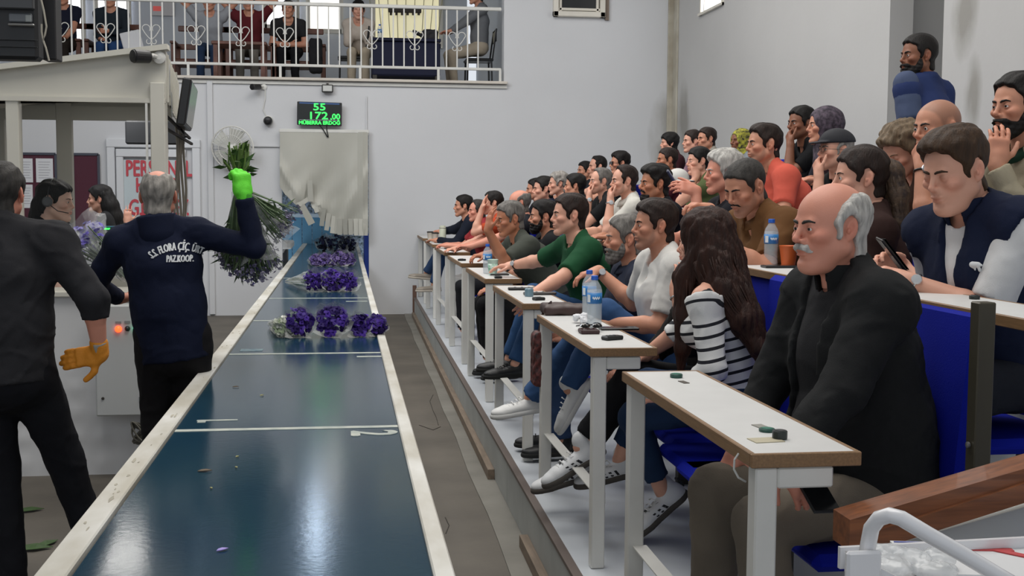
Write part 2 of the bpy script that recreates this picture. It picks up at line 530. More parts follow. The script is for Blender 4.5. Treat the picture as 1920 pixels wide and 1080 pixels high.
def scalp(P, t):
    a = Pell((-.014, 0, .036), (.096, .076, .087))[0](P); b = Pell((.030, 0, .030), (.058, .064, .066))[0](P)
    c = Pell((-.040, 0, -.070), (.052, .056, .06))[0](P); d = Pell((.022, 0, -.030), (.062, .060, .070))[0](P)
    m = smin(smin(a, b, .03), smin(c, d, .02), .03)
    return m - t
def hair_mesh(style, s, v):
    pl = poly2(POLY[style]); th_ = s.get('hthick', .010); top = s.get('htop', .008); seed = s.get('seed', 0); fr = s.get('hfront', 0)
    F = Field()
    F.ops.append((0, ((lambda P: np.full(len(P), .2)), V(-.01, 0, .03), .19), 0))
    def f(P):
        t = th_ + top * np.clip((P[:, 2] - .05) / .06, 0, 1) + fr * np.clip((P[:, 2] - .05) / .05, 0, 1) * np.clip((P[:, 0] - .0) / .07, 0, 1)
        side = np.clip((.06 - P[:, 2]) / .08, 0, 1); t = t - side * th_ * s.get('fade', .45)
        d = scalp(P, t)
        q = P * np.array([60, 150, 60]); 
        d = d + s.get('hrough', .0014) * (np.sin(q[:, 0] * 1.1 + 3 * np.sin(q[:, 2] * .5 + seed)) + np.sin(q[:, 1] * 1.3 + 2 * np.sin(q[:, 0] * .35)) + np.sin(q[:, 2] * 1.7 + q[:, 1] * .6))
        d = smax(d, pl(P[:, 0] + .004 * np.sin(P[:, 2] * 130 + seed), P[:, 2] + .003 * np.sin(P[:, 1] * 150 + seed)), .010)
        ear = np.sqrt(((P[:, 0] + .008) / .026) ** 2 + ((np.abs(P[:, 1]) - .088) / .020) ** 2 + ((P[:, 2] - .000) / .036) ** 2) - 1
        if not s.get('cover_ears'): d = smax(d, -ear * .022, .004)
        if s.get('spot'): d = smax(d, -Pell((-.050, 0, .112), (.042, .036, .045))[0](P), .008)
        return d
    F.ops = [(0, (f, V(-.01, 0, .03), .17), 0)]
    return nets(F, v, V(-.16, -.13, -.13), V(.15, .13, .18))
def beard_mesh(s, v, t=.006, pts=None, mouth=True, low=-.16):
    hf = head_field(s, lids=False); pl = poly2(pts or BEARD)
    def f(P):
        d = hf(P) - t * (1 + .6 * np.clip((-.06 - P[:, 2]) / .04, 0, 1)) 
        d = d + .0012 * (np.sin(P[:, 0] * 260 + 2 * np.sin(P[:, 2] * 90)) + np.sin(P[:, 1] * 240) + np.sin(P[:, 2] * 310 + P[:, 1] * 80))
        d = smax(d, pl(P[:, 0], P[:, 2]), .006)
        if mouth:
            m = np.sqrt(((P[:, 0] - .1) / .03) ** 2 + (P[:, 1] / .021) ** 2 + ((P[:, 2] + .0615) / .0085) ** 2) - 1
            d = smax(d, -m * .009, .003)
        return d
    F = Field(); F.ops = [(0, (f, V(.05, 0, -.07), .2), 0)]
    return nets(F, v, V(-.01, -.08, low), V(.14, .08, 0.0))
def ik(a, c, l1, l2, hint):
    a = np.asarray(a, float); c = np.asarray(c, float); d = c - a; L = np.linalg.norm(d)
    if L > (l1 + l2) * .995: c = a + d / L * (l1 + l2) * .995; d = c - a; L = np.linalg.norm(d)
    if L < abs(l1 - l2) * 1.05: c = a + d / max(L, 1e-6) * abs(l1 - l2) * 1.05; d = c - a; L = np.linalg.norm(d)
    x = (l1 * l1 - l2 * l2 + L * L) / (2 * L); h = math.sqrt(max(0, l1 * l1 - x * x)); u = d / L
    p = np.asarray(hint, float); p = unit(p - u * (p @ u))
    return a + u * x + p * h, c
def hand_prims(W, d, n, side, curl=.35, sc=1.0, spread=.06, grow=0.0, thumb=None, curls=None):
    """side +1 left hand, -1 right hand; n = palm normal (out of the palm)"""
    d = unit(d); n = np.asarray(n, float); n = unit(n - d * (n @ d)); t = np.cross(n, d) * side
    M = np.stack([d, t, n], 1)
    out = [(Pbox(W + d * .052 * sc, V(.046, .038, .0145) * sc + grow, M, .0135 * sc), .012),
           (Pcone(W - d * .005, W + d * .03 * sc, .024 * sc + grow, .024 * sc + grow), .02),
           (Pell(W + d * .035 * sc + t * .022 * sc + n * .006, V(.030, .018, .016) * sc + grow, M), .015)]
    for i, (off, ln, r) in enumerate(((.0295, .070, .0088), (.0100, .079, .0090), (-.0100, .073, .0086), (-.0290, .058, .0078))):
        p = W + d * (.093 - abs(off - .005) * .25) * sc + t * off * sc
        c_ = (curls[i] if curls else curl); q = rot_axis(n, side * spread * off / .03) @ d if spread else d
        ax = np.cross(q, n)
        for j, (fr, cm) in enumerate(((.46, .8), (.30, 1.1), (.24, .8))):
            q = rot_axis(ax, c_ * cm) @ q; p2 = p + q * ln * fr * sc
            rr = r * sc * (1 - .08 * j) + grow
            out.append((Pcone(p, p2, rr, rr * .93), .004)); p = p2
    p = W + d * .022 * sc + t * .026 * sc + n * .006 * sc
    td = thumb if thumb is not None else (t * .75 + d * .62 + n * .30)
    q = unit(td); p2 = p + q * .040 * sc; out.append((Pcone(p, p2, .013 * sc + grow, .0105 * sc + grow), .010))
    q2 = unit(q * .7 + d * .6 + n * .15 * (1 + curl)); p3 = p2 + q2 * .030 * sc
    out.append((Pcone(p2, p3, .0105 * sc + grow, .0095 * sc + grow), .004))
    p4 = p3 + unit(q2 + d * .25 - t * .15) * .024 * sc; out.append((Pcone(p3, p4, .0095 * sc + grow, .0080 * sc + grow), .003))
    return out
SHOE_N = 0
def shoe_field(A, f, up, sc=1.0, foot_len=.27):
    """A = ankle joint; f = toe direction, up = up of the shoe"""
    f = unit(f); up = unit(up - f * (up @ f)); l = np.cross(up, f)
    M = np.stack([f, l, up], 1); o = A - up * .075 * sc
    F = Field()
    F.add(Pell(o + f * -.035 * sc + up * .034 * sc, V(.050, .037, .042) * sc, M), 0)
    F.add(Pecone(o + f * -.03 * sc + up * .036 * sc, o + f * .13 * sc + up * .030 * sc, (.036 * sc, .038 * sc), (.046 * sc, .026 * sc), l), .02)
    F.add(Pell(o + f * .150 * sc + up * .026 * sc, V(.060, .045, .026) * sc, M), .02)
    F.add(Pecone(o + f * -.02 * sc + up * .05 * sc, o + f * -.018 * sc + up * .095 * sc, (.038 * sc, .044 * sc), (.036 * sc, .042 * sc), l), .02)
    F.sub(Pbox(o - up * .03 * sc, V(.3, .1, .030), M, .002), .002)
    S = Field()
    S.add(Pell(o + f * -.035 * sc + up * .012 * sc, V(.054, .041, .03) * sc, M), 0)
    S.add(Pecone(o + f * -.03 * sc + up * .01 * sc, o + f * .13 * sc + up * .010 * sc, (.040 * sc, .03 * sc), (.049 * sc, .03 * sc), l), .02)
    S.add(Pell(o + f * .150 * sc + up * .010 * sc, V(.065, .049, .03) * sc, M), .02)
    S.inter(lambda P: np.abs((P - o) @ up - .011 * sc) - .013 * sc, .004)
    return F, S, M, o

PEOPLE = []
VJF = []
def person(label, box, X=None, z0=None, Y=None, hy=0, hp=0, hr=0, by=0, hair='short', hc='black', hs=None, beard=None, bc=None, must=None,
           shirt='tee', sc='222222', sc2=None, armL='desk', armR='desk', legs=None, trousers='1c1d22', shoes=None, near=0, group=None,
           glasses=None, watch=None, width=1.0, belly=0, face=None, pose='sit', collar=None, hipz=None, lean=None, hipoff=0, name='person', long=None, extra=None, scale=None, skinarm=True, hback=None, hiX=None, desk=.81):
    """box = (centre x, top y, chin y) of the head in photograph pixels; X or Y = real distance plane of the head centre; z0 floor of the tier"""
    s = dict(face or {}); s.update(hs or {})
    s.setdefault('seed', len(PEOPLE) * 1.7)
    cx, ty, cy_ = box; my = (ty + cy_) / 2
    H = atX(cx, my, X) if X is not None else atY(cx, my, Y)
    dist = (H - V(0, 0, CAMZ)) @ Fv
    k = (cy_ - ty) * dist / F_PX / (.235 if hair in ('ring', 'none') else .249)
    ks = scale or min(1.06, max(.90, k)); k = min(1.16, max(.86, k))
    # facing: -X is 0, positive turns towards the camera (-Y)
    def fdir(a): return V(-math.cos(R(a)), -math.sin(R(a)), 0)
    fb = fdir(by); lb = np.cross(V(0, 0, 1), fb)
    fh = fdir(hy); lh = np.cross(V(0, 0, 1), fh)
    RH = np.stack([fh, lh, V(0, 0, 1)], 1)
    RH = RH @ rot_axis((1, 0, 0), R(hr)) @ rot_axis((0, 1, 0), R(hp))
    up = V(0, 0, 1)
    H = H - (RH @ V(0, 0, .004 if hair in ('ring', 'none') else .0105)) * k
    toW = lambda P: H + (P * k) @ RH.T
    vh = {2: .0030, 1: .0042, 0: .006}[near]; vb = {2: .0055, 1: .0075, 0: .011}[near]; vc = {2: .009, 1: .012, 0: .017}[near]
    # skeleton
    N = H + (RH @ V(-.042, 0, -.118)) * k * .98 + up * -.025 * ks - fb * .006
    if z0 is None: z0 = 0.0
    if pose == 'sit':
        hz = z0 + (hipz or .56)
        L = .50 * ks; dz = N[2] - hz
        if lean is not None: co = math.cos(R(lean))
        else: co = min(1.0, dz / L)
        if dz > L * co: L = min(dz / max(co, .3), .60)
        co = min(1, max(.25, dz / L)); si = math.sqrt(1 - co * co)
        Pv = N - fb * L * si - up * L * co
        if hiX is not None: Pv[0] = hiX
    else:
        L = .52 * ks; Pv = N - up * L - fb * (L * math.sin(R(lean or 3)))
    Pv = Pv + lb * hipoff
    u = unit(N - Pv); l_ = unit(lb - u * (lb @ u)); f_ = np.cross(l_, u); L = np.linalg.norm(N - Pv)
    w_ = width * ks
    SH = {}
    def T(t, fo=0): return Pv + u * L * t + f_ * fo
    for sd in (1, -1): SH[sd] = T(.90) + l_ * sd * .172 * w_ + f_ * .005
    def frm(f, l, z, base=None):    # body frame point: forward of pelvis, left, above tier floor
        q = Pv + fb * f + lb * l; q[2] = z0 + z; return q
    arms = {}
    for sd, a in ((1, armL), (-1, armR)):
        if isinstance(a, str): a = (a,)
        kd = a[0]; o = dict(a[1]) if len(a) > 1 else {}
        hint = o.get('hint', -up * 1.0 + lb * sd * .5 - fb * .2); d = fb; n = -up; curl = o.get('curl', .35)
        if kd == 'desk': Wp = frm(.46, sd * .10, desk + .03); d = fb * .8 - lb * sd * .6; hint = -up + lb * sd * .9
        elif kd == 'lap': Wp = frm(.34, sd * .10, .62); d = fb * .9 - lb * sd * .4; hint = -up + lb * sd * .3 - fb * .6
        elif kd == 'cross': Wp = T(.48, .20 + belly) + l_ * sd * -.02; d = -lb * sd; n = -fb; hint = -up + lb * sd
        elif kd == 'side': Wp = SH[sd] - up * .52 + lb * sd * .04 + fb * .05; d = -up; n = -lb * sd; hint = -fb
        elif kd in ('cheek', 'mouth'):
            off = V(.045, sd * .058, -.135) if kd == 'cheek' else V(.125, sd * .03, -.150)
            Wp = H + (RH @ off) * k; d = up + fb * (-.05 if kd == 'mouth' else .1) - lb * sd * .15; n = -lb * sd if kd == 'cheek' else -fb
            if kd == 'mouth': Wp = H + (RH @ V(.125, sd * .045, -.150)) * k; curl = .9; d = up * .9 - lb * sd * .6
            hint = -up + fb * .5 + lb * sd * .1
        elif kd == 'behind': Wp = H + (RH @ V(-.02, sd * .115, .035)) * k; d = -fb * .5 - lb * sd * .8 + up * .2; n = -lb * sd + fb * .2; hint = lb * sd + up * .1
        elif kd == 'brow': Wp = H + (RH @ V(.12, sd * .05, -.06)) * k; d = up * .9 - fb * .2; n = -fb; hint = -up + fb * .4; curl = .2
        else: Wp = None
        if 'w' in o: Wp = np.asarray(o['w'], float)
        if 'wb' in o: Wp = frm(*o['wb'])
        if 'd' in o: d = np.asarray(o['d'], float)
        if 'db' in o: d = fb * o['db'][0] + lb * o['db'][1] + up * o['db'][2]
        if 'n' in o: n = np.asarray(o['n'], float)
        if 'nb' in o: n = fb * o['nb'][0] + lb * o['nb'][1] + up * o['nb'][2]
        if 'hb' in o: hint = fb * o['hb'][0] + lb * o['hb'][1] + up * o['hb'][2]
        if abs(unit(n) @ unit(d)) > .95: n = n + fb * .7 + lb * .3
        E, Wp = ik(SH[sd], Wp, .285 * ks, .250 * ks, hint)
        arms[sd] = (E, Wp, unit(d), n, curl, o)
    HIP = {sd: Pv + lb * sd * .085 * ks for sd in (1, -1)}
    lg = {}
    for sd in (1, -1):
        o = dict((legs or {}).get(sd, {}))
        if pose == 'sit':
            A = frm(*o.get('a', (.40, sd * .10, .10)))
            hint = V(*o['h']) if 'h' in o else fb * 1 + up * .6
        else:
            A = frm(*o.get('a', (.0, sd * .10, .09))); hint = fb
        if 'aw' in o: A = np.asarray(o['aw'], float)
        kl = ks if pose == 'sit' else max(.8 * ks, (Pv[2] - z0 - .085) / .835)
        K, A = ik(HIP[sd], A, .43 * kl, .41 * kl, hint)
        lg[sd] = (K, A, unit(o.get('f', fb + lb * sd * .15)), unit(o.get('u', up)))
    root = empty(name, (Pv[0], Pv[1], z0), label, 'person', group)
    # ---------------- skin: trunk, neck, arms, hands, legs in one field
    def trunk(F, g, be=0, low=-.10, shl=1.0, kk=.035, hem=None):
        pr = Pecone(T(low), T(.28), (.155 * w_ + g, .112 * w_ + g + be * .5), (.142 * w_ + g + be * .3, .104 * w_ + g + be), l_)
        if hem is not None: pr = Pecone(T(hem - .12), T(.28), (.152 * w_ + g, .112 * w_ + g + be * .5), (.145 * w_ + g + be * .3, .106 * w_ + g + be), l_); pr = cut(pr, T(hem), -u, .006)
        F.add(pr, 0)
        F.add(Pecone(T(.28), T(.66), (.142 * w_ + g + be * .3, .104 * w_ + g + be), (.158 * w_ + g, .118 * w_ + g + be * .2), l_), kk)
        F.add(Pecone(T(.66), T(.86), (.158 * w_ + g, .118 * w_ + g), (.135 * w_ + g, .080 * w_ + g), l_), kk)
        if s.get('fem'): 
            for sd in (1, -1): F.add(Pell(T(.63, .095) + l_ * sd * .070, V(.055, .058, .060) + g * .7, np.stack([f_, l_, u], 1)), .03)
        for sd in (1, -1):
            F.add(Pell(SH[sd] - u * .005, V(.062, .062, .062) * w_ * shl + g), .04)
            F.add(Pcone(T(1.04, -.012) + l_ * sd * .02, SH[sd] + u * .012, .048 * ks + g * .6, .038 * ks + g * .8), .04)
    Fb = Field()
    trunk(Fb, -.016, kk=.03, low=.06 if pose == 'sit' else -.10)
    Fb.add(Pcone(T(.93), H + (RH @ V(-.038, 0, -.10)) * k, .055 * ks, .0525 * k), .03)
    for sd in (1, -1):
        E, Wp, d, n, curl, o = arms[sd]
        if not o.get('hide'):
            Fb.add(Pcone(SH[sd], E, .046 * w_, .040 * ks), .02)
            m_ = E + (Wp - E) * .3
            Fb.add(Pcone(E, m_, .039 * ks, .042 * ks), .015); Fb.add(Pcone(m_, Wp, .042 * ks, .0265 * ks), .012)
            for pr, kk in hand_prims(Wp, d, n, sd, curl, ks, thumb=o.get('thumb'), curls=o.get('curls')): Fb.add(pr, kk)
    for sd in (1, -1):
        K, A, ff, uu = lg[sd]
        Fb.add(Pcone(HIP[sd], K, .070 * ks, .048 * ks), .02); Fb.add(Pcone(K, A, .047 * ks, .034 * ks), .01)
    bv, bf = nets(Fb, vb)
    Fh = head_field(s, lids=near > 0)
    hv, hf = nets(Fh, vh / k, V(-.125, -.105, -.165), V(.135, .105, .135))
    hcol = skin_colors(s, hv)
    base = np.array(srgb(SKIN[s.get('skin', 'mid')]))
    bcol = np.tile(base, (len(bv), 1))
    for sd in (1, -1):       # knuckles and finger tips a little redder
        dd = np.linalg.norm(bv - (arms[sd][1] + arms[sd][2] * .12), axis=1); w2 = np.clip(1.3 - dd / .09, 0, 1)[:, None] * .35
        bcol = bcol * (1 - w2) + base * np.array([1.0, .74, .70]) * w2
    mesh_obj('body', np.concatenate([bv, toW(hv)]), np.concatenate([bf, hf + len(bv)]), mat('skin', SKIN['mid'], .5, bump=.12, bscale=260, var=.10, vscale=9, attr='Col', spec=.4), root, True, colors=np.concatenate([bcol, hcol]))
    # ---------------- head parts
    hm = mat('hair ' + hc, HAIR[hc], .62, bump=.9, bscale=170, var=.5, vscale=60, spec=.3, stretch=(1, 1, .22))
    def hobj(nm, vf, m): 
        if len(vf[0]): return mesh_obj(nm, toW(vf[0]), vf[1], m, root, True)
    if hair in POLY: hobj('hair', hair_mesh(hair, s, {2: .0035, 1: .0045, 0: .0065}[near]), hm)
    if near > 0:
        for y in (1, -1):
            mb = MB(); c0 = V(.0800, y * .031, .0033)
            mb.lathe(c0 - V(.0115, 0, 0), [(.0001, 0), (.006, .0015), (.0105, .0065), (.0115, .0115), (.0105, .0165), (.0070, .0208)], 14, (1, 0, 0))
            e = mesh_obj('eye', toW(np.array(mb.v)), mb.f, mat('eye white', 'd8cfc8', .25), root, True)
            mi = MB(); mi.lathe(c0 + V(.0072, 0, 0), [(.0066, 0), (.0064, .0018), (.004, .0034), (.0005, .0040)], 12, (1, 0, 0))
            mesh_obj('iris', toW(np.array(mi.v)), mi.f, mat('iris', '1f1410', .12), root, True)
    ebc = hc if s.get('ebc') is None else s['ebc']
    em = mat('hair ' + ebc, HAIR[ebc], .7, bump=.5, bscale=140, var=.35, vscale=55, spec=.25)
    for y in (1, -1):
        mb = MB(); th1 = .0046 if not s.get('fem') else .0026
        pts = [(.0935, y * .010, .0185), (.0945, y * .020, .0225), (.0895, y * .034, .0245), (.0790, y * .046, .0200)]
        mb.tube([V(*p) for p in pts], [th1 * .8, th1, th1 * .9, th1 * .4], 6)
        mesh_obj('eyebrow', toW(np.array(mb.v)), mb.f, em, root, True)
    bcx = bc or hc
    bm_ = mat('hair ' + bcx, HAIR[bcx], .75, bump=.6, bscale=150, var=.35, vscale=55, spec=.2)
    if beard: hobj('beard', beard_mesh(s, .0045 if near else .0065, .006, beard), bm_)
    if must:
        Fm = Field()
        for y in (1, -1):
            Fm.add(Pcone((.098, y * .003, -.044), (.092, y * .020, -.0475), .0070 * must, .0068 * must), .004)
            Fm.add(Pcone((.092, y * .020, -.0475), (.081, y * .031, -.059), .0066 * must, .0035 * must), .006)
        Fm.disp = lambda P: .0010 * (np.sin(P[:, 1] * 420 + P[:, 2] * 200) + np.sin(P[:, 1] * 250 - P[:, 0] * 300))
        hobj('moustache', nets(Fm, .0030), bm_)
    if glasses:
        mb = MB()
        for y in (1, -1):
            mb.tube([V(.104, y * .033 + .022 * math.cos(a), .003 + .016 * math.sin(a)) for a in np.linspace(0, 2 * PI, 17)[:-1]], .0012, 5, closed=True)
            mb.tube([V(.103, y * .055, .006), V(.05, y * .080, .008), V(-.01, y * .083, .010)], .0013, 5)
        mb.tube([V(.103, -.011, .006), V(.107, 0, .008), V(.103, .011, .006)], .0012, 5)
        if glasses == 'head': mb.v = [tuple(rot_axis((0, 1, 0), R(-62)) @ V(*q) + V(.0, 0, .025)) for q in mb.v]
        mesh_obj('glasses', toW(np.array(mb.v)), mb.f, mat('dark frame', '191919', .3), root, True)
    # ---------------- clothes
    e0 = .010
    Rw = rot_axis((1, .4, .3), .7)
    folds = lambda amp, sdd: (lambda P: amp * (.6 * noise3(P, 15, sdd) - .9 * np.clip(1 - np.abs(noise3(P @ Rw, 12, sdd + 3)) * 3.0, 0, 1) ** 2 + .5 * np.clip(1 - np.abs(noise3(P, 24, sdd + 7)) * 2.6, 0, 1) ** 2))
    def cloth(nm, F, colr, amp=.004, rough=.85, v=None, m=None, attr=None):
        F.disp = folds(amp, s['seed'])
        cv, cf = nets(F, v or vc)
        if not len(cv): return None
        mm = m or mat('cloth ' + str(colr), colr, rough, bump=.3, bscale=420, var=.16, vscale=5, sheen=.0, spec=.18)
        a = attr(cv) if attr else None
        return mesh_obj(nm, cv, cf, mm, root, True, attr=a)
    # trousers
    if trousers and trousers != 'none':
        Ft = Field()
        Ft.add(Pecone(T(.03 if pose == 'sit' else -.13), T(.16), (.160 * w_ + .006, .118 * w_ + .006 + belly * .3), (.148 * w_, .108 * w_ + belly * .6), l_), 0)
        for sd in (1, -1):
            K, A, ff, uu = lg[sd]; lw = (legs or {}).get('w', 1.0)
            Ft.add(Pcone(HIP[sd] + f_ * .01, K, .092 * w_, .066 * ks * lw), .04)
            e_ = A + (K - A) * (legs or {}).get('hem', .04)
            Ft.add(cut(Pcone(K, A, .064 * ks * lw, .054 * ks * lw), e_, unit(A - K)), .02)
        cloth('trousers', Ft, trousers, .005)
    if shoes:
        for sd in (1, -1):
            K, A, ff, uu = lg[sd]; shoe_pair(root, A, ff, uu, shoes, near, sd)
    def neck_cut(F, deep=0.0, r=.066):
        F.sub(Pcone(T(.985, .015 + deep * .2), T(1.4, .045), r * ks, r * ks * 1.5), .012)
        if deep: F.sub(Pell(T(.95 - deep, .125), V(.05, .045 + deep * .1, .05 + deep * .35), np.stack([f_, l_, u], 1)), .01)
    def sleeves(F, g, frac, kind):
        for sd in (1, -1):
            E, Wp, d, n, curl, o = arms[sd]
            if o.get('hide'): continue
            S0 = SH[sd] + unit(E - SH[sd]) * .01
            if frac <= 1:
                F.add(cut(Pcone(S0, E, .058 * w_ + g, .054 * ks + g), S0 + (E - S0) * frac, unit(E - S0)), .035)
            else:
                F.add(Pcone(S0, E, .056 * w_ + g, .047 * ks + g), .035)
                F.add(cut(Pcone(E, Wp, .047 * ks + g, .034 * ks + g), E + (Wp - E) * (frac - 1), unit(Wp - E)), .02)
    st = shirt; kw = {'tee': (.62, .010, .004, 0), 'polo': (.66, .012, .004, .02), 'loose': (.72, .018, .006, .05), 'long': (1.94, .012, .005, 0), 'push': (1.45, .016, .007, 0), 'tank': (.1, .006, .003, .04), 'v': (.62, .010, .004, .07)}
    vest = None
    if st in ('jacket', 'vest'):
        vest = st; st0 = 'tee'
    else: st0 = st
    fr_, g_, am, deep = kw[st0]
    if 'frac' in (extra or {}): fr_ = extra['frac']
    sit = pose == 'sit'; Fs = Field(); trunk(Fs, g_, belly, -.16, hem=(extra or {}).get('hem', -.04 if sit else -.17))
    if belly: Fs.add(Pell(T(.26, .05 + belly * .6), V(.09 + belly, .14, .13), np.stack([f_, l_, u], 1)), .05)
    sleeves(Fs, g_ * .6, fr_, st0); neck_cut(Fs, deep, .066 if near < 2 else .064)
    for q_ in (extra or {}).get('subs', []): Fs.sub(q_(T, l_, f_, u, SH), .01)
    sc_u = sc2 if vest else sc
    Fs_field = Fs
    shirt_o = cloth('shirt', Fs, sc_u, am, m=(extra or {}).get('mat'), attr=(extra or {}).get('attr') and (lambda P: extra['attr'](P, T, l_, f_, u, SH, arms)), v=(extra or {}).get('v'))
    if collar or st == 'polo':
        mb = MB(); cc_ = collar or sc
        for sd in (1, -1):
            pts = []
            for i in range(9):
                a = PI * (.04 + .96 * i / 8)
                c0 = T(1.0, .012) + f_ * math.cos(a) * .068 * ks * 1.05 + l_ * sd * math.sin(a) * .068 * ks + u * (.035 - .050 * (1 + math.cos(a)) / 2)
                pts.append(c0)
            vs = []; fs = []
            for i, p in enumerate(pts):
                a = PI * (.04 + .96 * i / 8); out = f_ * math.cos(a) + l_ * sd * math.sin(a)
                vs += [p - u * .006 + out * .002, p + u * .018, p - u * .018 + out * .024, p - u * .024 + out * .018]
            for i in range(8):
                for j in range(4):
                    q = [i * 4 + j, i * 4 + (j + 1) % 4, (i + 1) * 4 + (j + 1) % 4, (i + 1) * 4 + j]
                    fs.append(q if sd > 0 else q[::-1])
            fs += [[0, 1, 2, 3], [35, 34, 33, 32]]
            mb.add(vs, fs)
        mb.build('collar', mat('cloth ' + cc_, cc_, .85, bump=.3, bscale=420, var=.16, vscale=5, sheen=.0, spec=.18), root, True)
    if (extra or {}).get('sleeve'):
        E_ = arms[1][0]; S_ = SH[1]; Fz = Field(); Fz.add(cut(cut(Pcone(S_ - unit(E_ - S_) * .03, E_, .062 * w_ + g_, .058 * ks + g_), S_ + (E_ - S_) * (fr_ + .02), unit(E_ - S_)), T(.9) + l_ * .135 * w_, -l_), 0); cloth('sleeve', Fz, extra['sleeve'], .004)
    if vest:
        Fj = Field(); trunk(Fj, .028, belly * 1.05, -.22, hem=-.14 if sit else -.24)
        if belly: Fj.add(Pell(T(.26, .05 + belly * .6), V(.10 + belly, .155, .14), np.stack([f_, l_, u], 1)), .05)
        if vest == 'jacket': sleeves(Fj, .018, 1.93, 'long')
        else:
            for sd in (1, -1): Fj.sub(Pcone(SH[sd] - u * .03 + l_ * sd * .03, SH[sd] + l_ * sd * .2 - u * .06, .085, .11), .015)
        Fj.sub(Pcone(T(.97, .02), T(1.5, .05), .070 * ks, .11 * ks), .012)
        ow = (extra or {}).get('open', .05)
        def slab(P):
            q = P - Pv; t = q @ u / L; lat = np.abs(q @ l_ - (extra or {}).get('olat', 0)); fo = q @ f_
            return -smax(lat - (ow + .05 * np.clip(t - .7, 0, 1) * 2), .02 - fo, .01)
        VJF.append(Fj); Fj.inter(slab, .008)
        cloth('jacket' if vest == 'jacket' else 'vest', Fj, sc, .007 if vest == 'jacket' else .005, rough=(extra or {}).get('rough', .85))
        # stand-up collar
        Fc = Field()
        hgt = (extra or {}).get('ch', .055)
        Fc.add(cut(Pecone(T(.90, -.012), T(.99, -.012) + u * hgt + f_ * .012, (.091 * ks, .094 * ks), (.083 * ks, .088 * ks), l_), T(.99, 0) + u * hgt, u + f_ * -.15), 0)
        Fc.sub(Pecone(T(.80, -.010), T(1.3, .02), (.066 * ks, .071 * ks), (.068 * ks, .074 * ks), l_), .003)
        Fc.inter(lambda P: -(smax(np.abs((P - Pv) @ l_) - .030, .0 - (P - Pv) @ f_, .005)), .006)
        cloth('collar', Fc, sc, .001, v=min(vc, .0065))
    # watch / bracelet
    if watch:
        sd, kind = watch; E, Wp, d, n, curl, o = arms[sd]; ad = unit(Wp - E); c0 = Wp - ad * .022
        x, y, _ = frame(ad); mb = MB()
        mb.tube([c0 + (x * math.cos(a) + y * math.sin(a)) * .031 * ks for a in np.linspace(0, 2 * PI, 19)[:-1]], .0052, 6, closed=True)
        mm = mat('steel strap', 'b9bab8', .25, .9) if kind == 'steel' else mat('black strap', '141414', .4)
        wo = mb.build('watch', mm, root, True)
        m2 = MB(); q = unit(V(0, -1, .3)); q = unit(q - ad * (q @ ad)); c1 = c0 + q * .031 * ks; m2.lathe(c1, [(.016, 0), (.018, .004), (.016, .009), (.002, .0095)], 14, q)
        m2.build('watch_face', mat('watch dial', '20262c' if kind != 'steel' else 'c8ccd0', .2, .4), wo)
    PEOPLE.append(root)
    return dict(root=root, H=H, k=k, RH=RH, toW=toW, N=N, Pv=Pv, u=u, l=l_, f=f_, T=T, SH=SH, arms=arms, fb=fb, lb=lb, lg=lg, shirt=Fs_field, ks=ks, L=L, hm=hm)
def shoe_pair(root, A, ff, uu, kind, near, sd):
    F, S, M, o = shoe_field(A, ff, uu)
    c1, c2 = {'sneaker': ('d9dadb', '4a4540'), 'white': ('d4d4d2', 'c9c9c6'), 'black': ('17181a', '121212'), 'tan': ('8d8478', 'b0a89c'), 'brown': ('2e211b', '1a1512')}[kind]
    v = .006 if near else .010
    a, b = nets(F, v); sh = mesh_obj('shoe', a, b, mat('shoe ' + c1, c1, .5, bump=.15, bscale=200), root, True)
    a, b = nets(S, v * .8); mesh_obj('sole', a, b, mat('sole ' + c2, c2, .8), sh, True)
    f, l, u = M[:, 0], M[:, 1], M[:, 2]
    if kind in ('sneaker', 'white', 'black') and near:
        mb = MB()
        for i in range(4):
            c = o + f * (.055 + .022 * i) + u * (.082 - .008 * i)
            mb.tube([c - l * .026 - u * .006, c + u * .003, c + l * .026 - u * .006], .0028, 5)
        mb.build('laces', mat('laces ' + c1, 'e4e4e2' if kind != 'black' else '2a2a2a', .8), sh, True)
    if kind == 'sneaker':
        for q in (1, -1):
            mb = MB()
            for i in range(3):
                x0 = .025 + .026 * i
                def sp(fx, z):      # point on the side of the shoe by marching towards it
                    p = o + f * fx + u * z + l * q * .10
                    for _ in range(14):
                        p = p - l * q * max(0.0, float(F(p[None])[0])) * .9
                    return p + l * q * .0015
                a_, b_ = sp(x0, .026), sp(x0 + .022, .062); c_, d_ = sp(x0 + .034, .062), sp(x0 + .012, .026)
                m1 = sp(x0 + .011, .044); m2 = sp(x0 + .023, .044)
                mb.add([a_, d_, m2, m1, c_, b_], [[0, 1, 2, 3], [3, 2, 4, 5]])
                mb.add([p - l * q * .004 for p in (a_, d_, m2, m1, c_, b_)], [[3, 2, 1, 0], [5, 4, 2, 3]])
            mb.build('stripe', mat('black leather', '14161c', .5), sh)
        mb = MB(); c = o - f * .082 + u * .060; mb.box(c, (.012, .030, .045), M, .004); mb.build('heel_tab', mat('black leather', '14161c', .5), sh)
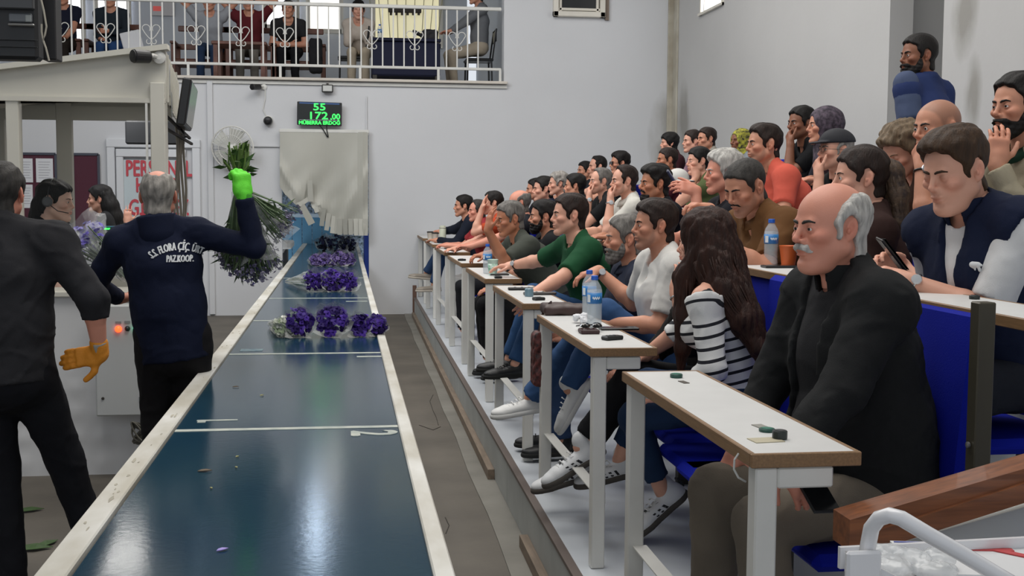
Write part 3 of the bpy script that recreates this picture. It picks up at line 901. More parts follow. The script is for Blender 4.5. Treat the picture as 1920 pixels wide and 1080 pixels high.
# ------------------------------------------------------------------ the setting
M_wall = mat('wall paint', 'd0d1d3', .75, var=.05, vscale=.8, bump=.15, bscale=30)
M_wallR = mat('wall paint right', 'bdbcba', .8, var=.07, vscale=.7, bump=.2, bscale=25)
M_white = mat('white enamel', 'd9d8d2', .45, var=.08, vscale=6, bump=.08, bscale=40)
M_desk = mat('white laminate', 'd8d8d6', .35, var=.04, vscale=12)
M_edge = mat('wood edging', '8a6a48', .5, var=.25, vscale=9, stretch=(20, 1.5, 20))
M_steel = mat('brushed steel', '9a9a98', .35, .8)
M_black = mat('black plastic', '17181a', .45)
M_dark = mat('dark metal', '3b3833', .5, .3)
M_floor = mat('concrete', '69635a', .7, var=.34, vscale=1.6, bump=.35, bscale=22)
M_stage = mat('stage paint', 'ccd1d6', .38, var=.12, vscale=2.2, bump=.08, bscale=14)
YW = 16.0; XR = 4.42
def st(o, kind='structure'): o['kind'] = kind; return o
st(MB().box((-2.3, 6.5, -.06), (13.6, 19.6, .12)).build('floor', M_floor))
# aisle slabs lying proud of the ground beside the stage (pale screed strip)
def edgeX(Y): return .80 + .0087 * Y
mb = MB(); mb.add([(edgeX(Y) - .15 - .006 * math.sin(Y * 3), Y, z) for Y in np.linspace(2, 16, 30) for z in (0, .006)] + [(edgeX(Y), Y, z) for Y in np.linspace(2, 16, 30) for z in (0, .006)],
       [[2 * i + 1, 2 * i + 3, 61 + 2 * i + 2, 61 + 2 * i] for i in range(29)] + [[2 * i, 2 * i + 2, 2 * i + 3, 2 * i + 1] for i in range(29)])
st(mb.build('trim_1', mat('pale screed', '85827a', .7, var=.25, vscale=3, bump=.3, bscale=30)))
# floor cracks
# back wall with the belt opening (X -.80..+.33, z 0..2.36) and the balcony opening above z 3.05 left of X 2.12
W = MB()
W.box((-5.0, YW + .1, 1.525), (8.4, .2, 3.05)); W.box((2.375, YW + .1, 1.525), (4.09, .2, 3.05)); W.box((-.235, YW + .1, 2.705), (1.13, .2, .69))
W.box((3.29, YW + .1, 4.9), (2.36, .2, 3.7))
st(W.build('wall_back', M_wall))
# right wall with a tall doorway (Y 8.55..9.45)
W = MB(); W.box((XR + .1, 12.8, 3.3), (.2, 6.7, 6.9)); W.box((XR + .1, 3.1, 3.3), (.2, 10.9, 6.9))
W.box((XR + .9, 9.9, 3.3), (1.6, .1, 6.9)); W.box((XR + .9, 8.1, 3.3), (1.6, .1, 6.9)); W.box((XR + 1.7, 9.0, 3.3), (.1, 1.8, 6.9))
st(W.build('wall_right', M_wallR))
st(MB().box((-9.0, 6.5, 3.3), (.2, 19.4, 6.9)).build('wall_left', M_wall))
C = MB(); 
for (x0, x1, y0, y1) in ((-9, 4.5, -3, 22),): C.box(((x0 + x1) / 2, (y0 + y1) / 2, 6.8), (x1 - x0, y1 - y0, .1))
st(C.build('ceiling', mat('ceiling paint', 'cfcfcc', .9)))
# stained masonry strip in the far right corner
mb = MB()
rng = random.Random(4)
pl_ = [(4.36 + .015 * math.sin(z * 5) - .05 * (z > 2.6) * 0, YW - .012, z) for z in np.linspace(0.8, 6.7, 22)]
mb.box((4.375, YW - .02, 3.75), (.085, .04, 5.95), bev=.008); mb.box((4.41, YW - .13, 3.75), (.03, .22, 5.95), bev=.008)
st(mb.build('trim_2', mat('stained plaster', 'b9b4a6', .9, var=.30, vscale=2.6, c2='9b9382', bump=.6, bscale=18)))
def stain(m, cs, colr, amt=.6):
    """irregular damp marks of their own shape around the given places"""
    nt = m.node_tree; N = nt.nodes; L = nt.links; b = N['Principled BSDF']; src = b.inputs['Base Color'].links[0].from_socket
    g = N.new('ShaderNodeNewGeometry'); nz = N.new('ShaderNodeTexNoise'); nz.inputs['Scale'].default_value = 3.5; nz.inputs['Detail'].default_value = 7
    mp = N.new('ShaderNodeMapping'); mp.inputs['Scale'].default_value = (1, 1, .45); L.new(g.outputs['Position'], mp.inputs[0]); L.new(mp.outputs[0], nz.inputs['Vector'])
    tot = None
    for (c, r) in cs:
        m1 = N.new('ShaderNodeMapping'); m1.vector_type = 'TEXTURE'; m1.inputs['Location'].default_value = c; m1.inputs['Scale'].default_value = r; L.new(g.outputs['Position'], m1.inputs[0])
        ln = N.new('ShaderNodeVectorMath'); ln.operation = 'LENGTH'; L.new(m1.outputs[0], ln.inputs[0])
        mr = N.new('ShaderNodeMapRange'); mr.inputs['From Min'].default_value = 1; mr.inputs['From Max'].default_value = .2; L.new(ln.outputs['Value'], mr.inputs['Value'])
        if tot is None: tot = mr.outputs[0]
        else:
            ad = N.new('ShaderNodeMath'); ad.operation = 'MAXIMUM'; L.new(tot, ad.inputs[0]); L.new(mr.outputs[0], ad.inputs[1]); tot = ad.outputs[0]
    mu = N.new('ShaderNodeMath'); mu.operation = 'MULTIPLY'; L.new(tot, mu.inputs[0]); L.new(nz.outputs[0], mu.inputs[1])
    m2_ = N.new('ShaderNodeMapRange'); m2_.inputs['From Min'].default_value = .22; m2_.inputs['From Max'].default_value = .5; m2_.inputs['To Max'].default_value = amt; L.new(mu.outputs[0], m2_.inputs['Value'])
    mx = N.new('ShaderNodeMix'); mx.data_type = 'RGBA'; L.new(src, mx.inputs['A']); mx.inputs['B'].default_value = (*srgb(colr), 1); L.new(m2_.outputs[0], mx.inputs['Factor']); L.new(mx.outputs['Result'], b.inputs['Base Color'])
stain(M_wallR, [((XR, 15.45, 2.6), (1, .5, .8)), ((XR, 15.75, 1.9), (1, .35, .9)), ((XR, 8.25, 2.9), (1, .30, .55)), ((XR, 8.1, 2.3), (1, .22, .5))], '85827a', .75)
stain(M_wall, [((4.3, YW, 2.2), (.35, 1, 1.2))], '8f8c84', .7)
# windows -------------------------------------------------
def window_frame(name, x0, x1, z0, z1, y, pane, frame_m):
    f = MB(); t = .07
    f.box(((x0 + x1) / 2, y, z0 + t / 2), (x1 - x0, .10, t), bev=.008); f.box(((x0 + x1) / 2, y, z1 - t / 2), (x1 - x0, .10, t), bev=.008)
    f.box((x0 + t / 2, y, (z0 + z1) / 2), (t, .10, z1 - z0), bev=.008); f.box((x1 - t / 2, y, (z0 + z1) / 2), (t, .10, z1 - z0), bev=.008)
    i = .10
    f.box(((x0 + x1) / 2, y + .02, z0 + i), (x1 - x0 - .1, .06, .035), bev=.006); f.box((x0 + i, y + .02, (z0 + z1) / 2), (.035, .06, z1 - z0 - .1), bev=.006); f.box((x1 - i, y + .02, (z0 + z1) / 2), (.035, .06, z1 - z0 - .1), bev=.006)
    fo = st(f.build(name, frame_m, origin=((x0 + x1) / 2, y, z0)))
    MB().box(((x0 + x1) / 2, y + .03, (z0 + z1) / 2), (x1 - x0 - .12, .012, z1 - z0 - .12)).build('pane', pane, fo)
    return fo
M_frame = mat('cream frame', 'ddd8cc', .5, var=.08, vscale=6)
window_frame('window_1', 2.76, 3.46, 3.95, 5.0, YW - .03, mat('dark glass', '26282a', .12), M_frame)
st(MB().box((3.49, YW - .01, 4.45), (.05, .06, 1.06)).build('trim_4', mat('brown stain', '7b6d62', .8)))
M_sky = mat('bright window', 'ffffff', .5, emit=2.2)
f = MB(); f.box((XR - .005, 14.32, 4.4), (.03, .92, .03)); f.box((XR - .005, 14.32, 3.84), (.06, .96, .03)); f.box((XR - .005, 14.72, 4.2), (.04, .04, .75)); f.box((XR - .005, 14.58, 4.2), (.03, .03, .72)); f.box((XR - .005, 13.86, 4.2), (.04, .04, .75))
fo = st(f.build('window_2', M_frame, origin=(XR, 14.3, 3.85)))
MB().box((XR - .002, 14.3, 4.2), (.012, .86, .70)).build('pane', M_sky, fo)
# stage tiers --------------------------------------------------
TZ = [.24, .45, .66, .87]; TX = [None, 1.80, 2.52, 3.22, XR]
def slab(name, x0f, x1, z, m, zb=0):
    mb = MB(); Y = np.linspace(1.2, YW - .005, 24)
    vs = []
    for y in Y:
        a = x0f(y); vs += [(a, y, zb), (a, y, z), (x1, y, z), (x1, y, zb)]
    fs = [[4 * i + j, 4 * i + (j + 1) % 4, 4 * i + 4 + (j + 1) % 4, 4 * i + 4 + j][::-1] for i in range(23) for j in range(4)]
    fs += [[0, 1, 2, 3], [95, 94, 93, 92]]
    mb.add(vs, fs); return st(mb.build(name, m))
slab('floor_stage_one', edgeX, 1.80, TZ[0], M_stage)
slab('floor_stage_two', lambda y: 1.801, 2.52, TZ[1], M_stage)
slab('floor_stage_three', lambda y: 2.521, 3.22, TZ[2], M_stage)
slab('floor_stage_four', lambda y: 3.221, XR, TZ[3], M_stage)
# front board of the stage in lengths, with a brown metal nosing and timber battens at its foot
root = empty('stage_front', (edgeX(6) - .03, 6, 0), 'grey painted board front of the seating stage along the aisle', 'stage front')
cuts = [1.6, 3.15, 6.05, 8.9, 12.2, 15.7]
for a, b in zip(cuts[:-1], cuts[1:]):
    MB().bar((edgeX(a) - .014, a + .004, .115), (edgeX(b) - .014, b - .004, .115), .022, .225, (1, 0, 0)) .build('board', mat('grey board', 'aeb1ae', .55, var=.15, vscale=4, bump=.1, bscale=30), root) if False else MB().add(
        [(edgeX(y) + dx, y, z) for y in (a + .004, b - .004) for (dx, z) in ((-.026, .008), (-.026, .228), (-.002, .228), (-.002, .008))],
        [[0, 3, 2, 1], [4, 5, 6, 7], [0, 1, 5, 4], [1, 2, 6, 5], [2, 3, 7, 6], [3, 0, 4, 7]]).build('board', mat('grey board', 'aeb1ae', .55, var=.15, vscale=4, bump=.1, bscale=30), root)
mb = MB(); mb.add([(edgeX(y) + dx, y, z) for y in (1.6, 15.75) for (dx, z) in ((-.032, .229), (-.032, .244), (.004, .244), (.004, .229))],
       [[0, 3, 2, 1], [4, 5, 6, 7], [0, 1, 5, 4], [1, 2, 6, 5], [2, 3, 7, 6], [3, 0, 4, 7]])
tag(mb.build('nosing', mat('brown nosing', '6d625c', .5, .3), root), 'brown metal nosing')
for a, b in ((1.9, 4.3), (4.32, 5.3), (6.6, 15.6)):
    m2 = MB().add([(edgeX(y) + dx, y, z) for y in (a, b) for (dx, z) in ((-.065, .007), (-.065, .062), (-.027, .062), (-.027, .007))],
       [[0, 3, 2, 1], [4, 5, 6, 7], [0, 1, 5, 4], [1, 2, 6, 5], [2, 3, 7, 6], [3, 0, 4, 7]])
    m2.build('batten', mat('worn batten', '8a7a6a', .8, var=.3, vscale=5, stretch=(8, 1, 8)), root)
mb = MB().box((edgeX(15.8) - .02, 15.79, .20), (.05, .06, .40), bev=.004)
tag(mb.build('corner_post', mat('brown post', '6a4f42', .6), origin=(edgeX(15.8), 15.79, 0)), 'short brown post at the far end of the stage front', 'post')
# ------------------------------------------------------------------ conveyor
CX0, CX1, BZ = -.683, .235, .75
conv = empty('conveyor', (-.22, 8, 0), 'long dark teal belt conveyor with white side rails running to the back wall', 'conveyor')
Mbelt = mat('belt rubber', '123448', .15, var=.35, vscale=1.3, c2='203e4c', bump=.05, bscale=60, spec=.36)
Y0, Y1 = 1.2, 21.0
MB().box((-.205, (Y0 + Y1) / 2, BZ - .015), (.80, Y1 - Y0, .016)).build('belt', Mbelt, conv)
Mrail = mat('scuffed white rail', 'dcdbd5', .45, var=.35, vscale=7, c2='b9b4a6', bump=.1, bscale=40, stretch=(1, .35, 1))
for (a, b, nm) in ((CX0, CX0 + .072, 'rail'), (CX1 - .040, CX1 + .008, 'rail')):
    MB().box(((a + b) / 2, (Y0 + Y1) / 2, BZ - .06), (b - a, Y1 - Y0, .13), bev=.004).build(nm, Mrail, conv)
MB().box((-.22, (Y0 + Y1) / 2, BZ - .21), (.80, Y1 - Y0, .18)).build('bed', mat('conveyor bed', '8d9090', .6), conv)
for y in np.arange(2.0, 20, 2.6):
    for x in (CX0 + .05, CX1 - .06): MB().box((x, y, .31), (.05, .05, .62)).build('leg', M_white, conv)
# scuffs and grime on the left rail
mb = MB(); rg = random.Random(7)
for i in range(46):
    y = 1.9 + rg.random() ** 1.5 * 9; x = CX0 + .008 + rg.random() ** .6 * .058; a = .004 + rg.random() * .010; l = a * (1.2 + rg.random() * 2.5)
    pts = [(x + a * .5 * math.cos(t) * (.6 + .6 * rg.random()), y + l * math.sin(t) * (.6 + .6 * rg.random()), BZ + .0055) for t in np.linspace(0, 2 * PI, 9)[:-1]]
    mb.prism(pts, (0, 0, 1), .0006)
g_ = mb.build('grime', mat('grime', 'b3ad9d', .8, var=.25, vscale=30), conv); g_['kind'] = 'stuff'
Mline = mat('painted line', 'b8bbb0', .6, var=.2, vscale=20, c2='98a09a')
for y in (4.41, 6.49, 8.2, 9.93, 12.3): MB().box((-.205, y, BZ - .0065), (.798, .040, .0022)).build('belt_line', Mline, conv)
def digit(tx, x, y, size, sx=1.0, nm='digit'):
    put_text(nm, tx, size, (x, y, BZ - .0062), (1, 0, 0), (0, 1, 0), Mline, conv, .0010, bold=.006, sx=sx)
# numerals face the aisle side, so they lie sideways across the belt
def side_digit(tx, x, y, size, sx=1.0):
    put_text('digit', tx, size, (x, y, BZ - .0062), (0, 1, 0), (-1, 0, 0), Mline, conv, .0010, bold=.004, sx=sx)
put_text('digit', '2', .225, (.028, 4.29, BZ - .0062), (0, -1, 0), (1, 0, 0), Mline, conv, .0010, bold=.006, sx=.9)
MB().box((-.475, 4.60, BZ - .0065), (.15, .022, .002)).build('digit', Mline, conv); MB().box((-.53, 4.575, BZ - .0065), (.03, .03, .002)).build('digit', Mline, conv)
MB().box((.13, 6.34, BZ - .0065), (.13, .04, .002)).build('digit', Mline, conv)
MB().box((-.50, 6.66, BZ - .0065), (.12, .10, .002)).build('digit', mat('worn paint', '7d8f92', .6, var=.4, vscale=30, c2='3b5866'), conv)
MB().box((.10, 9.62, BZ - .0065), (.17, .04, .002)).build('digit', Mline, conv)
# ------------------------------------------------------------------ desks of the front row and the rows above
def deskX(y): return .858 + .0085 * (y - 2.4)
def desk(y0, y1, X0, zf, label, near, wd=.235, hgt=.81, bar=True, group=None, shortlegs=False):
    zt = zf + hgt; c = (X0, (y0 + y1) / 2, zf)
    r = empty('desk', c, label, 'desk', group)
    MB().box((X0 + wd / 2, (y0 + y1) / 2, zt - .013), (wd - .012, y1 - y0 - .012, .026)).build('top', M_desk, r)
    m = MB()
    for (a, b) in (((X0, y0), (X0 + wd, y0)), ((X0, y1), (X0 + wd, y1)), ((X0, y0), (X0, y1)), ((X0 + wd, y0), (X0 + wd, y1))):
        m.bar((*a, zt - .0145), (*b, zt - .0145), .030, .014, (1, 0, 0) if a[1] != b[1] else (0, 1, 0), .003) if False else m.box(((a[0] + b[0]) / 2, (a[1] + b[1]) / 2, zt - .0145), ((abs(a[0] - b[0]) + .012) if a[1] == b[1] else .012, (abs(a[1] - b[1]) - .0125) if a[0] == b[0] else .012, .031), bev=.002)
    tag(m.build('edge_band', M_edge, r), 'brown wood edging')
    if shortlegs:
        for y in (y0 + .08, y1 - .08): MB().box((X0 + .10, y, zf + (hgt - .03) / 2), (.05, .05, hgt - .03)).build('leg', M_dark, r)
        return r
    lx = X0 + .032
    for y in (y0 + .028, y1 - .028):
        MB().box((lx, y, zf + (hgt - .03) / 2), (.050, .050, hgt - .032), bev=.004).build('leg', M_white, r)
        MB().box((lx + .088, y, zt - .055), (.125, .048, .046), bev=.004).build('bracket', M_white, r)
    if bar:
        o = MB(); zb = zf + .27
        o.box((lx + .012, (y0 + y1) / 2, zb), (.045, y1 - y0 - .1, .004)); o.box((lx + .034, (y0 + y1) / 2, zb - .02), (.004, y1 - y0 - .1, .04))
        o.build('foot_rest', M_white, r)
    return r
DY = [2.44 + 1.77 * i for i in range(8)]
DLAB = ['white topped desk nearest the camera with two green discs on it', 'second white desk of the front row under two water bottles', 'third white desk of the front row with two black remotes', 'fourth white desk with a bottle beside a paper cup', 'fifth white desk under the resting hands of the grey shirted man', 'sixth narrow white desk of the front row counted from the camera', 'seventh narrow white desk with two cups and a flask', 'last narrow white desk beside the back wall']
for i, y in enumerate(DY):
    desk(y, min(y + 1.20, 15.95), deskX(y + .6), TZ[0], DLAB[i], i < 4)
# upper rows
for r_, (X0, z, hg, ys) in enumerate(((1.72, TZ[1], .84, [(2.0, 3.78), (4.1, 6.1), (6.4, 8.3), (8.6, 10.5)]), (2.44, TZ[2], .84, [(3.2, 5.2), (5.5, 7.4), (7.7, 9.7)]))):
    for i, (a, b) in enumerate(ys):
        nth = ['first', 'second', 'third', 'fourth'][i]
        lab = {(0, 0): 'white topped desk in front of the man in the navy vest', (0, 1): 'white topped desk carrying a water bottle and an orange cup', (0, 2): 'second row desk under the phone of the white haired man', (0, 3): 'second row desk in front of the man in the white polo'}.get((r_, i), nth + ' desk of the third seating row, mostly hidden by people')
        desk(a, b, X0, z, lab, False, wd=.235, hgt=hg, shortlegs=True)
# blue seats
M_blue = mat('blue fabric', '0b1b96', .8, var=.12, vscale=3, bump=.2, bscale=300, spec=.15)
def seat(y, X, zf, label, group, wdt=.46):
    r = empty('seat', (X, y, zf), label, 'seat', group)
    m = MB(); M_ = rot_axis((0, 1, 0), R(5))
    m.box((X - .02, y, zf + .72), (.050, wdt, .66), M_, bev=.02).build('backrest', M_blue, r)
    MB().box((X - .26, y, zf + .36), (.40, wdt, .05), bev=.02).build('cushion', M_blue, r)
    MB().box((X - .12, y, zf + .18), (.05, .05, .36)).build('post', M_dark, r)
    return r
# post beside the desk in front of the vested man
mb = MB().box((1.575, 2.795, .80), (.045, .045, 1.08), bev=.003)
po = mb.build('support_post', mat('olive metal', '4a463a', .45, .4), origin=(1.575, 2.795, .24)); tag(po, 'olive brown metal post standing between the blue seats at right', 'post')
MB().lathe((1.55, 2.795, .98), [(.008, 0), (.008, .006), (.004, .008)], 10, (-1, 0, 0)).build('bolt', M_steel, po)
# ------------------------------------------------------------------ balcony
bal = st(MB().box((-3.3, YW + 2.8, 2.98), (10.9, 5.2, .16)).build('floor_balcony', mat('balcony floor', 'b9b6b0', .5, var=.1, vscale=2)))
st(MB().box((-3.3, YW - .04, 3.065), (10.9, .10, .035), bev=.005).build('trim_5', mat('cream ledge', 'd3cbc0', .6, var=.1, vscale=4)))
st(MB().box((-3.3, YW - .015, 3.015), (10.9, .03, .04)).build('trim_6', M_white))
W = MB(); W.box((-3.3, YW + 5.3, 5.0), (10.9, .1, 4.0)); W.box((2.37, YW + 2.8, 5.0), (.1, 5.0, 4.0))
st(W.build('wall_balcony', mat('balcony wall', 'c6cad0', .8)))
rail = empty('railing', (-2, YW - .03, 3.08), 'white balcony railing with thin bars and heart scrolls', 'railing')
zt_ = atY(620, 9, YW - .03)[2]; zb_ = atY(620, 124, YW - .03)[2]
xr1 = atY(940, 60, YW - .03)[0]
MB().box(((xr1 - 6) / 2, YW - .03, zt_), (xr1 + 6, .05, .045), bev=.008).build('top_rail', M_white, rail)
MB().box(((xr1 - 6) / 2, YW - .03, zb_), (xr1 + 6, .035, .035), bev=.006).build('bottom_rail', M_white, rail)
x = atY(305, 60, YW - .03)[0]; pitch = atY(326.1, 60, YW - .03)[0] - x
x_all = [x + pitch * i for i in range(-14, 30)]
for i, xx in enumerate(x_all):
    if xx < xr1 - .03: MB().box((xx, YW - .03, (zt_ + zb_) / 2), (.018, .018, zt_ - zb_)).build('bar', M_white, rail)
for px in (152, 307 + 45, 525, 675, 822, 938):
    q = atY(px, 60, YW - .03)[0]; MB().box((q, YW - .03, (zb_ + 3.085) / 2), (.032, .032, zb_ - 3.085)).build('foot_post', M_white, rail)
for i in (-9, -5 + 0, -1 + 0, 3, 7, 11, 19, 23, 27):
    xx = x + pitch * i
    xx = x + pitch * (i if i < 0 else i)
    if xx > xr1 - .1: continue
    zc = (zt_ + zb_) / 2 - .02; m = MB()
    for sg in (1, -1):
        pts = []
        for t in np.linspace(0, 1, 22):
            a = t * PI * 1.42
            pts.append(V(xx + sg * (.008 + .052 - .052 * math.cos(a) if a < PI else .008 + .052 - .052 * math.cos(a) - .02 * (a - PI)), YW - .045, zc + .055 + .055 * math.sin(a)))
        # outer arc down to the point, then curl outward
        arc = [V(xx + sg * (.014 + .048 * (1 - math.cos(a))), YW - .045, zc + .05 + .05 * math.sin(a)) for a in np.linspace(-.6, PI, 14)]
        tail = [V(xx + sg * (.11 - .105 * t), YW - .045, zc + .05 - .135 * t - .015 * math.sin(t * PI)) for t in np.linspace(.08, 1, 8)]
        curl = [V(xx + sg * (.005 + .028 + .028 * math.cos(a)), YW - .045, zc - .112 + .028 * math.sin(a)) for a in np.linspace(PI, PI * 2.35, 10)]
        m.tube(arc + tail + curl, .0062, 5)
    m.build('heart_scroll', M_white, rail)
# balcony back windows (bright daylight) and the pale yellow sheet roof seen through them
def bwin(px0, px1, py1, name, m, Y=YW + 5.2, z1=5.4):
    a = atY(px0, py1, Y); b = atY(px1, py1, Y)
    f = MB(); x0, x1, z0 = a[0], b[0], a[2]
    for q in (x0, x1): f.box((q, Y - .03, (z0 + z1) / 2), (.07, .06, z1 - z0 + .07))
    f.box(((x0 + x1) / 2, Y - .03, z0), (x1 - x0, .06, .07))
    f.box(((x0 + x1) / 2, Y - .03, z1), (x1 - x0, .06, .07))
    fo = st(f.build(name, M_frame, origin=((x0 + x1) / 2, Y, z0)))
    MB().box(((x0 + x1) / 2, Y - .01, (z0 + z1) / 2), (x1 - x0 - .06, .01, z1 - z0 - .06)).build('pane', m, fo)
M_sky2 = mat('daylight window', 'f4f6ff', .5, emit=1.7)
M_dim = mat('pale yellow window', 'd9d2ae', .5, emit=.55)
bwin(100, 158, 84, 'window_3', M_sky2); bwin(182, 243, 60, 'window_4', M_sky2); bwin(497, 558, 50, 'window_5', M_sky2)
bwin(578, 640, 58, 'window_6', mat('dimmer daylight window', 'dedbd2', .5, emit=1.6)); bwin(700, 826, 84, 'window_7', M_dim)
mb = MB()
for i in range(9):
    px = 703 + i * 14.5; a = atY(px, 83, YW + 5.12); b = atY(px + (i - 4) * 2.5, 0, YW + 5.12)
    mb.bar(a, b + (b - a) * .6, .012, .012)
st(mb.build('trim_7', mat('cream rib', 'b9b18c', .6)))
MB_c = MB(); qa = atY(575, 40, YW + 5.2)[0]; qb = atY(597, 40, YW + 5.2)[0]; f = MB()  # unseen glowing window added above the view to throw the bright belt streak
for q in (qa, qb): f.box((q, YW + 5.16, 5.95), (.06, .06, .85))
for z_ in (5.52, 6.38): f.box(((qa + qb) / 2, YW + 5.16, z_), (qb - qa, .06, .06))
fo = st(f.build('added_streak_window', M_frame, origin=((qa + qb) / 2, YW + 5.16, 5.5)))
MB().box(((qa + qb) / 2, YW + 5.19, 5.95), (qb - qa - .04, .01, .8)).build('pane', mat('added streak glow', 'd4e8ff', .5, emit=17), fo)
mb = MB(); a = atY(728, 20, YW + 5.0); b = atY(790, 20, YW + 5.0); mb.box((a + b) / 2, (b[0] - a[0], .08, .07), bev=.01)
for t_ in np.linspace(.08, .92, 6): mb.box(a + (b - a) * t_ + V(0, 0, -.05), (.04, .06, .05))
tag(mb.build('coat_rack', mat('dark brown rack', '3a3228', .6), origin=(a + b) / 2), 'dark brown rack on the pale yellow balcony window', 'rack')
st(MB().box((-.85, YW + 5.0, 4.3), (.16, .3, 2.6)).build('trim_8', M_wall))
# ------------------------------------------------------------------ control booth
BY = 7.0
booth = empty('booth', (-1.9, BY, 0), 'cream sheet metal control booth with wide glass front', 'booth')
Mcream = mat('cream sheet', 'cfccc0', .5, var=.08, vscale=2.5, bump=.06, bscale=12)
Mgreyf = mat('grey frame', '9c9a90', .55, var=.08, vscale=4)
x0b, x1b = -3.4, atY(313, 300, BY)[0]
zf0 = atY(200, 188, BY)[2]; zR = atY(300, 93, BY)[2]; zL = atY(0, 130, BY)[2]; zL2 = zL + (zL - zR) * (x0b - atY(0, 130, BY)[0]) / (atY(0, 130, BY)[0] - atY(300, 93, BY)[0])
# fascia as a sloping panel
MB().prism([(x0b, BY, zf0), (x1b, BY, zf0), (x1b, BY, zR), (x0b, BY, zL2)], (0, 1, 0), .04).build('fascia', Mcream, booth)
mb = MB(); mb.bar((x0b, BY - .01, zL2 + .012), (x1b + .02, BY - .01, zR + .012), .03, .10, (0, 1, 0)); mb.bar((x0b, BY - .012, zf0), (x1b, BY - .012, zf0), .025, .035, (0, 1, 0)); mb.build('trim', Mcream, booth)
xb2 = -1.17; YB2 = 8.9
# side panel (slanting back), roof, lower walls
MB().prism([(x1b, BY + .04, 0.0), (xb2, YB2, 0.0), (xb2, YB2, .98), (x1b, BY + .04, .98)], (-1, 0, 0), .03).build('side_wall', Mcream, booth)
for t in np.linspace(0.02, .98, 8):
    p = V(x1b + (xb2 - x1b) * t, BY + .05 + (YB2 - BY) * t, 0); MB().bar(p + V(0, 0, zf0), p + V(0, 0, zR - .02), .02, .02).build('rib', Mcream, booth)
MB().prism([(x1b, BY + .04, zf0), (xb2, YB2, zf0), (xb2, YB2, zR - .02), (x1b, BY + .04, zR - .02)], (-1, 0, 0), .02).build('side_fascia', Mcream, booth)
MB().add([(x0b, BY + .02, zL2), (x1b, BY + .02, zR), (xb2, YB2 + .1, zR), (x0b, YB2 + .1, zL2), (x0b, BY + .02, zL2 - .03), (x1b, BY + .02, zR - .03), (xb2, YB2 + .1, zR - .03), (x0b, YB2 + .1, zL2 - .03)],
         [[0, 1, 2, 3], [7, 6, 5, 4], [0, 4, 5, 1], [1, 5, 6, 2], [2, 6, 7, 3], [3, 7, 4, 0]]).build('roof', Mcream, booth)
def post(px0, px1, y, z0, z1, m, nm='post', d=.06):
    a = atY(px0, 300, y)[0]; b = atY(px1, 300, y)[0]
    return MB().box(((a + b) / 2, y, (z0 + z1) / 2), (b - a, d, z1 - z0), bev=.004).build(nm, m, booth)
post(286, 313, BY + .02, .95, zf0 + .1, Mcream, d=.12); post(16, 40, BY + .02, .95, zf0, Mcream, d=.08)
tag(MB().box((x1b - .10, BY - .045, 1.56), (.012, .01, 1.06)).build('seal', M_white, booth), 'white seal strip')
# dented white lower panel with embossed lozenges
pl = MB(); nx, nz = 90, 34; xx0 = x0b; 
def emb(u_, v_):
    x = xx0 + (x1b - xx0) * u_; z = .0 + 1.02 * v_
    a = abs(((x * 7.0) % 1) - .5) * 2; b_ = abs(((z * 7.0) % 1) - .5) * 2
    h = max(0, 1 - (a + b_)) * .012 * (1 if z < .62 and u_ > .4 else 0)
    return V(x, BY - .01 - h - .004 * math.sin(x * 5 + z * 4), z)
pl.grid(emb, nx, nz)
pl.build('lower_panel', mat('dented white sheet', 'd6d6d6', .45, var=.06, vscale=4), booth, True)
MB().box(((x0b + x1b) / 2, BY + .12, 1.03), (x1b - x0b + .02, .34, .03), bev=.004).build('sill', Mcream, booth)
# rear frames and ceiling strip
for (a, b) in ((-18, 12), (108, 137), ): post(a, b, YB2, .0, 2.30, Mgreyf, 'rear_post', .06)
za = atY(100, 222, YB2)[2]; zb = atY(100, 212, YB2)[2]
MB().box(((x0b + xb2) / 2, YB2, (za + zb) / 2 + .02), (xb2 - x0b, .05, zb - za + .06)).build('rear_beam', Mgreyf, booth)
MB().box(((x0b + xb2) / 2, YB2 + .02, 2.30), (xb2 - x0b, .03, .30)).build('rear_fascia', Mgreyf, booth)
MB().box(((x0b + xb2) / 2, YB2 + .0, .5), (xb2 - x0b, .04, 1.0)).build('rear_wall', Mcream, booth)
g = MB().box(((x0b + x1b) / 2, BY + .03, 1.56), (x1b - x0b - .1, .006, zf0 - 1.05)); 
mg = mat('clear glass', '283032', .03, alpha=.05, spec=.5); g.build('glass', mg, booth)
area('added_booth_fill', (-1.9, 8.0, zR - .12), (-1.9, 8.0, 0), 1.2, .3, 16, (1, .97, .92))  # fill lamp added to brighten the booth interior under its roof
MB().box((-1.9, 8.0, zR - .08), (1.3, .16, .04), bev=.01).build('added_fill_housing', M_white, booth)  # housing made up to go with the added fill lamp
# stickers on the side fascia
mb = MB()
for (t, z0, z1) in ((.08, 2.16, 2.34), (.22, 2.05, 2.2)):
    p = V(x1b + (xb2 - x1b) * t + .006, BY + .05 + (YB2 - BY) * t, 0); q = p + unit(V(xb2 - x1b, YB2 - BY, 0)) * .2; mb.quad(p + V(0, 0, z0), q + V(0, 0, z0), q + V(0, 0, z1), p + V(0, 0, z1))
mb.build('sticker', mat('printed sticker', 'd5d8da', .4, var=.6, vscale=14, c2='3a3a3a'), booth)
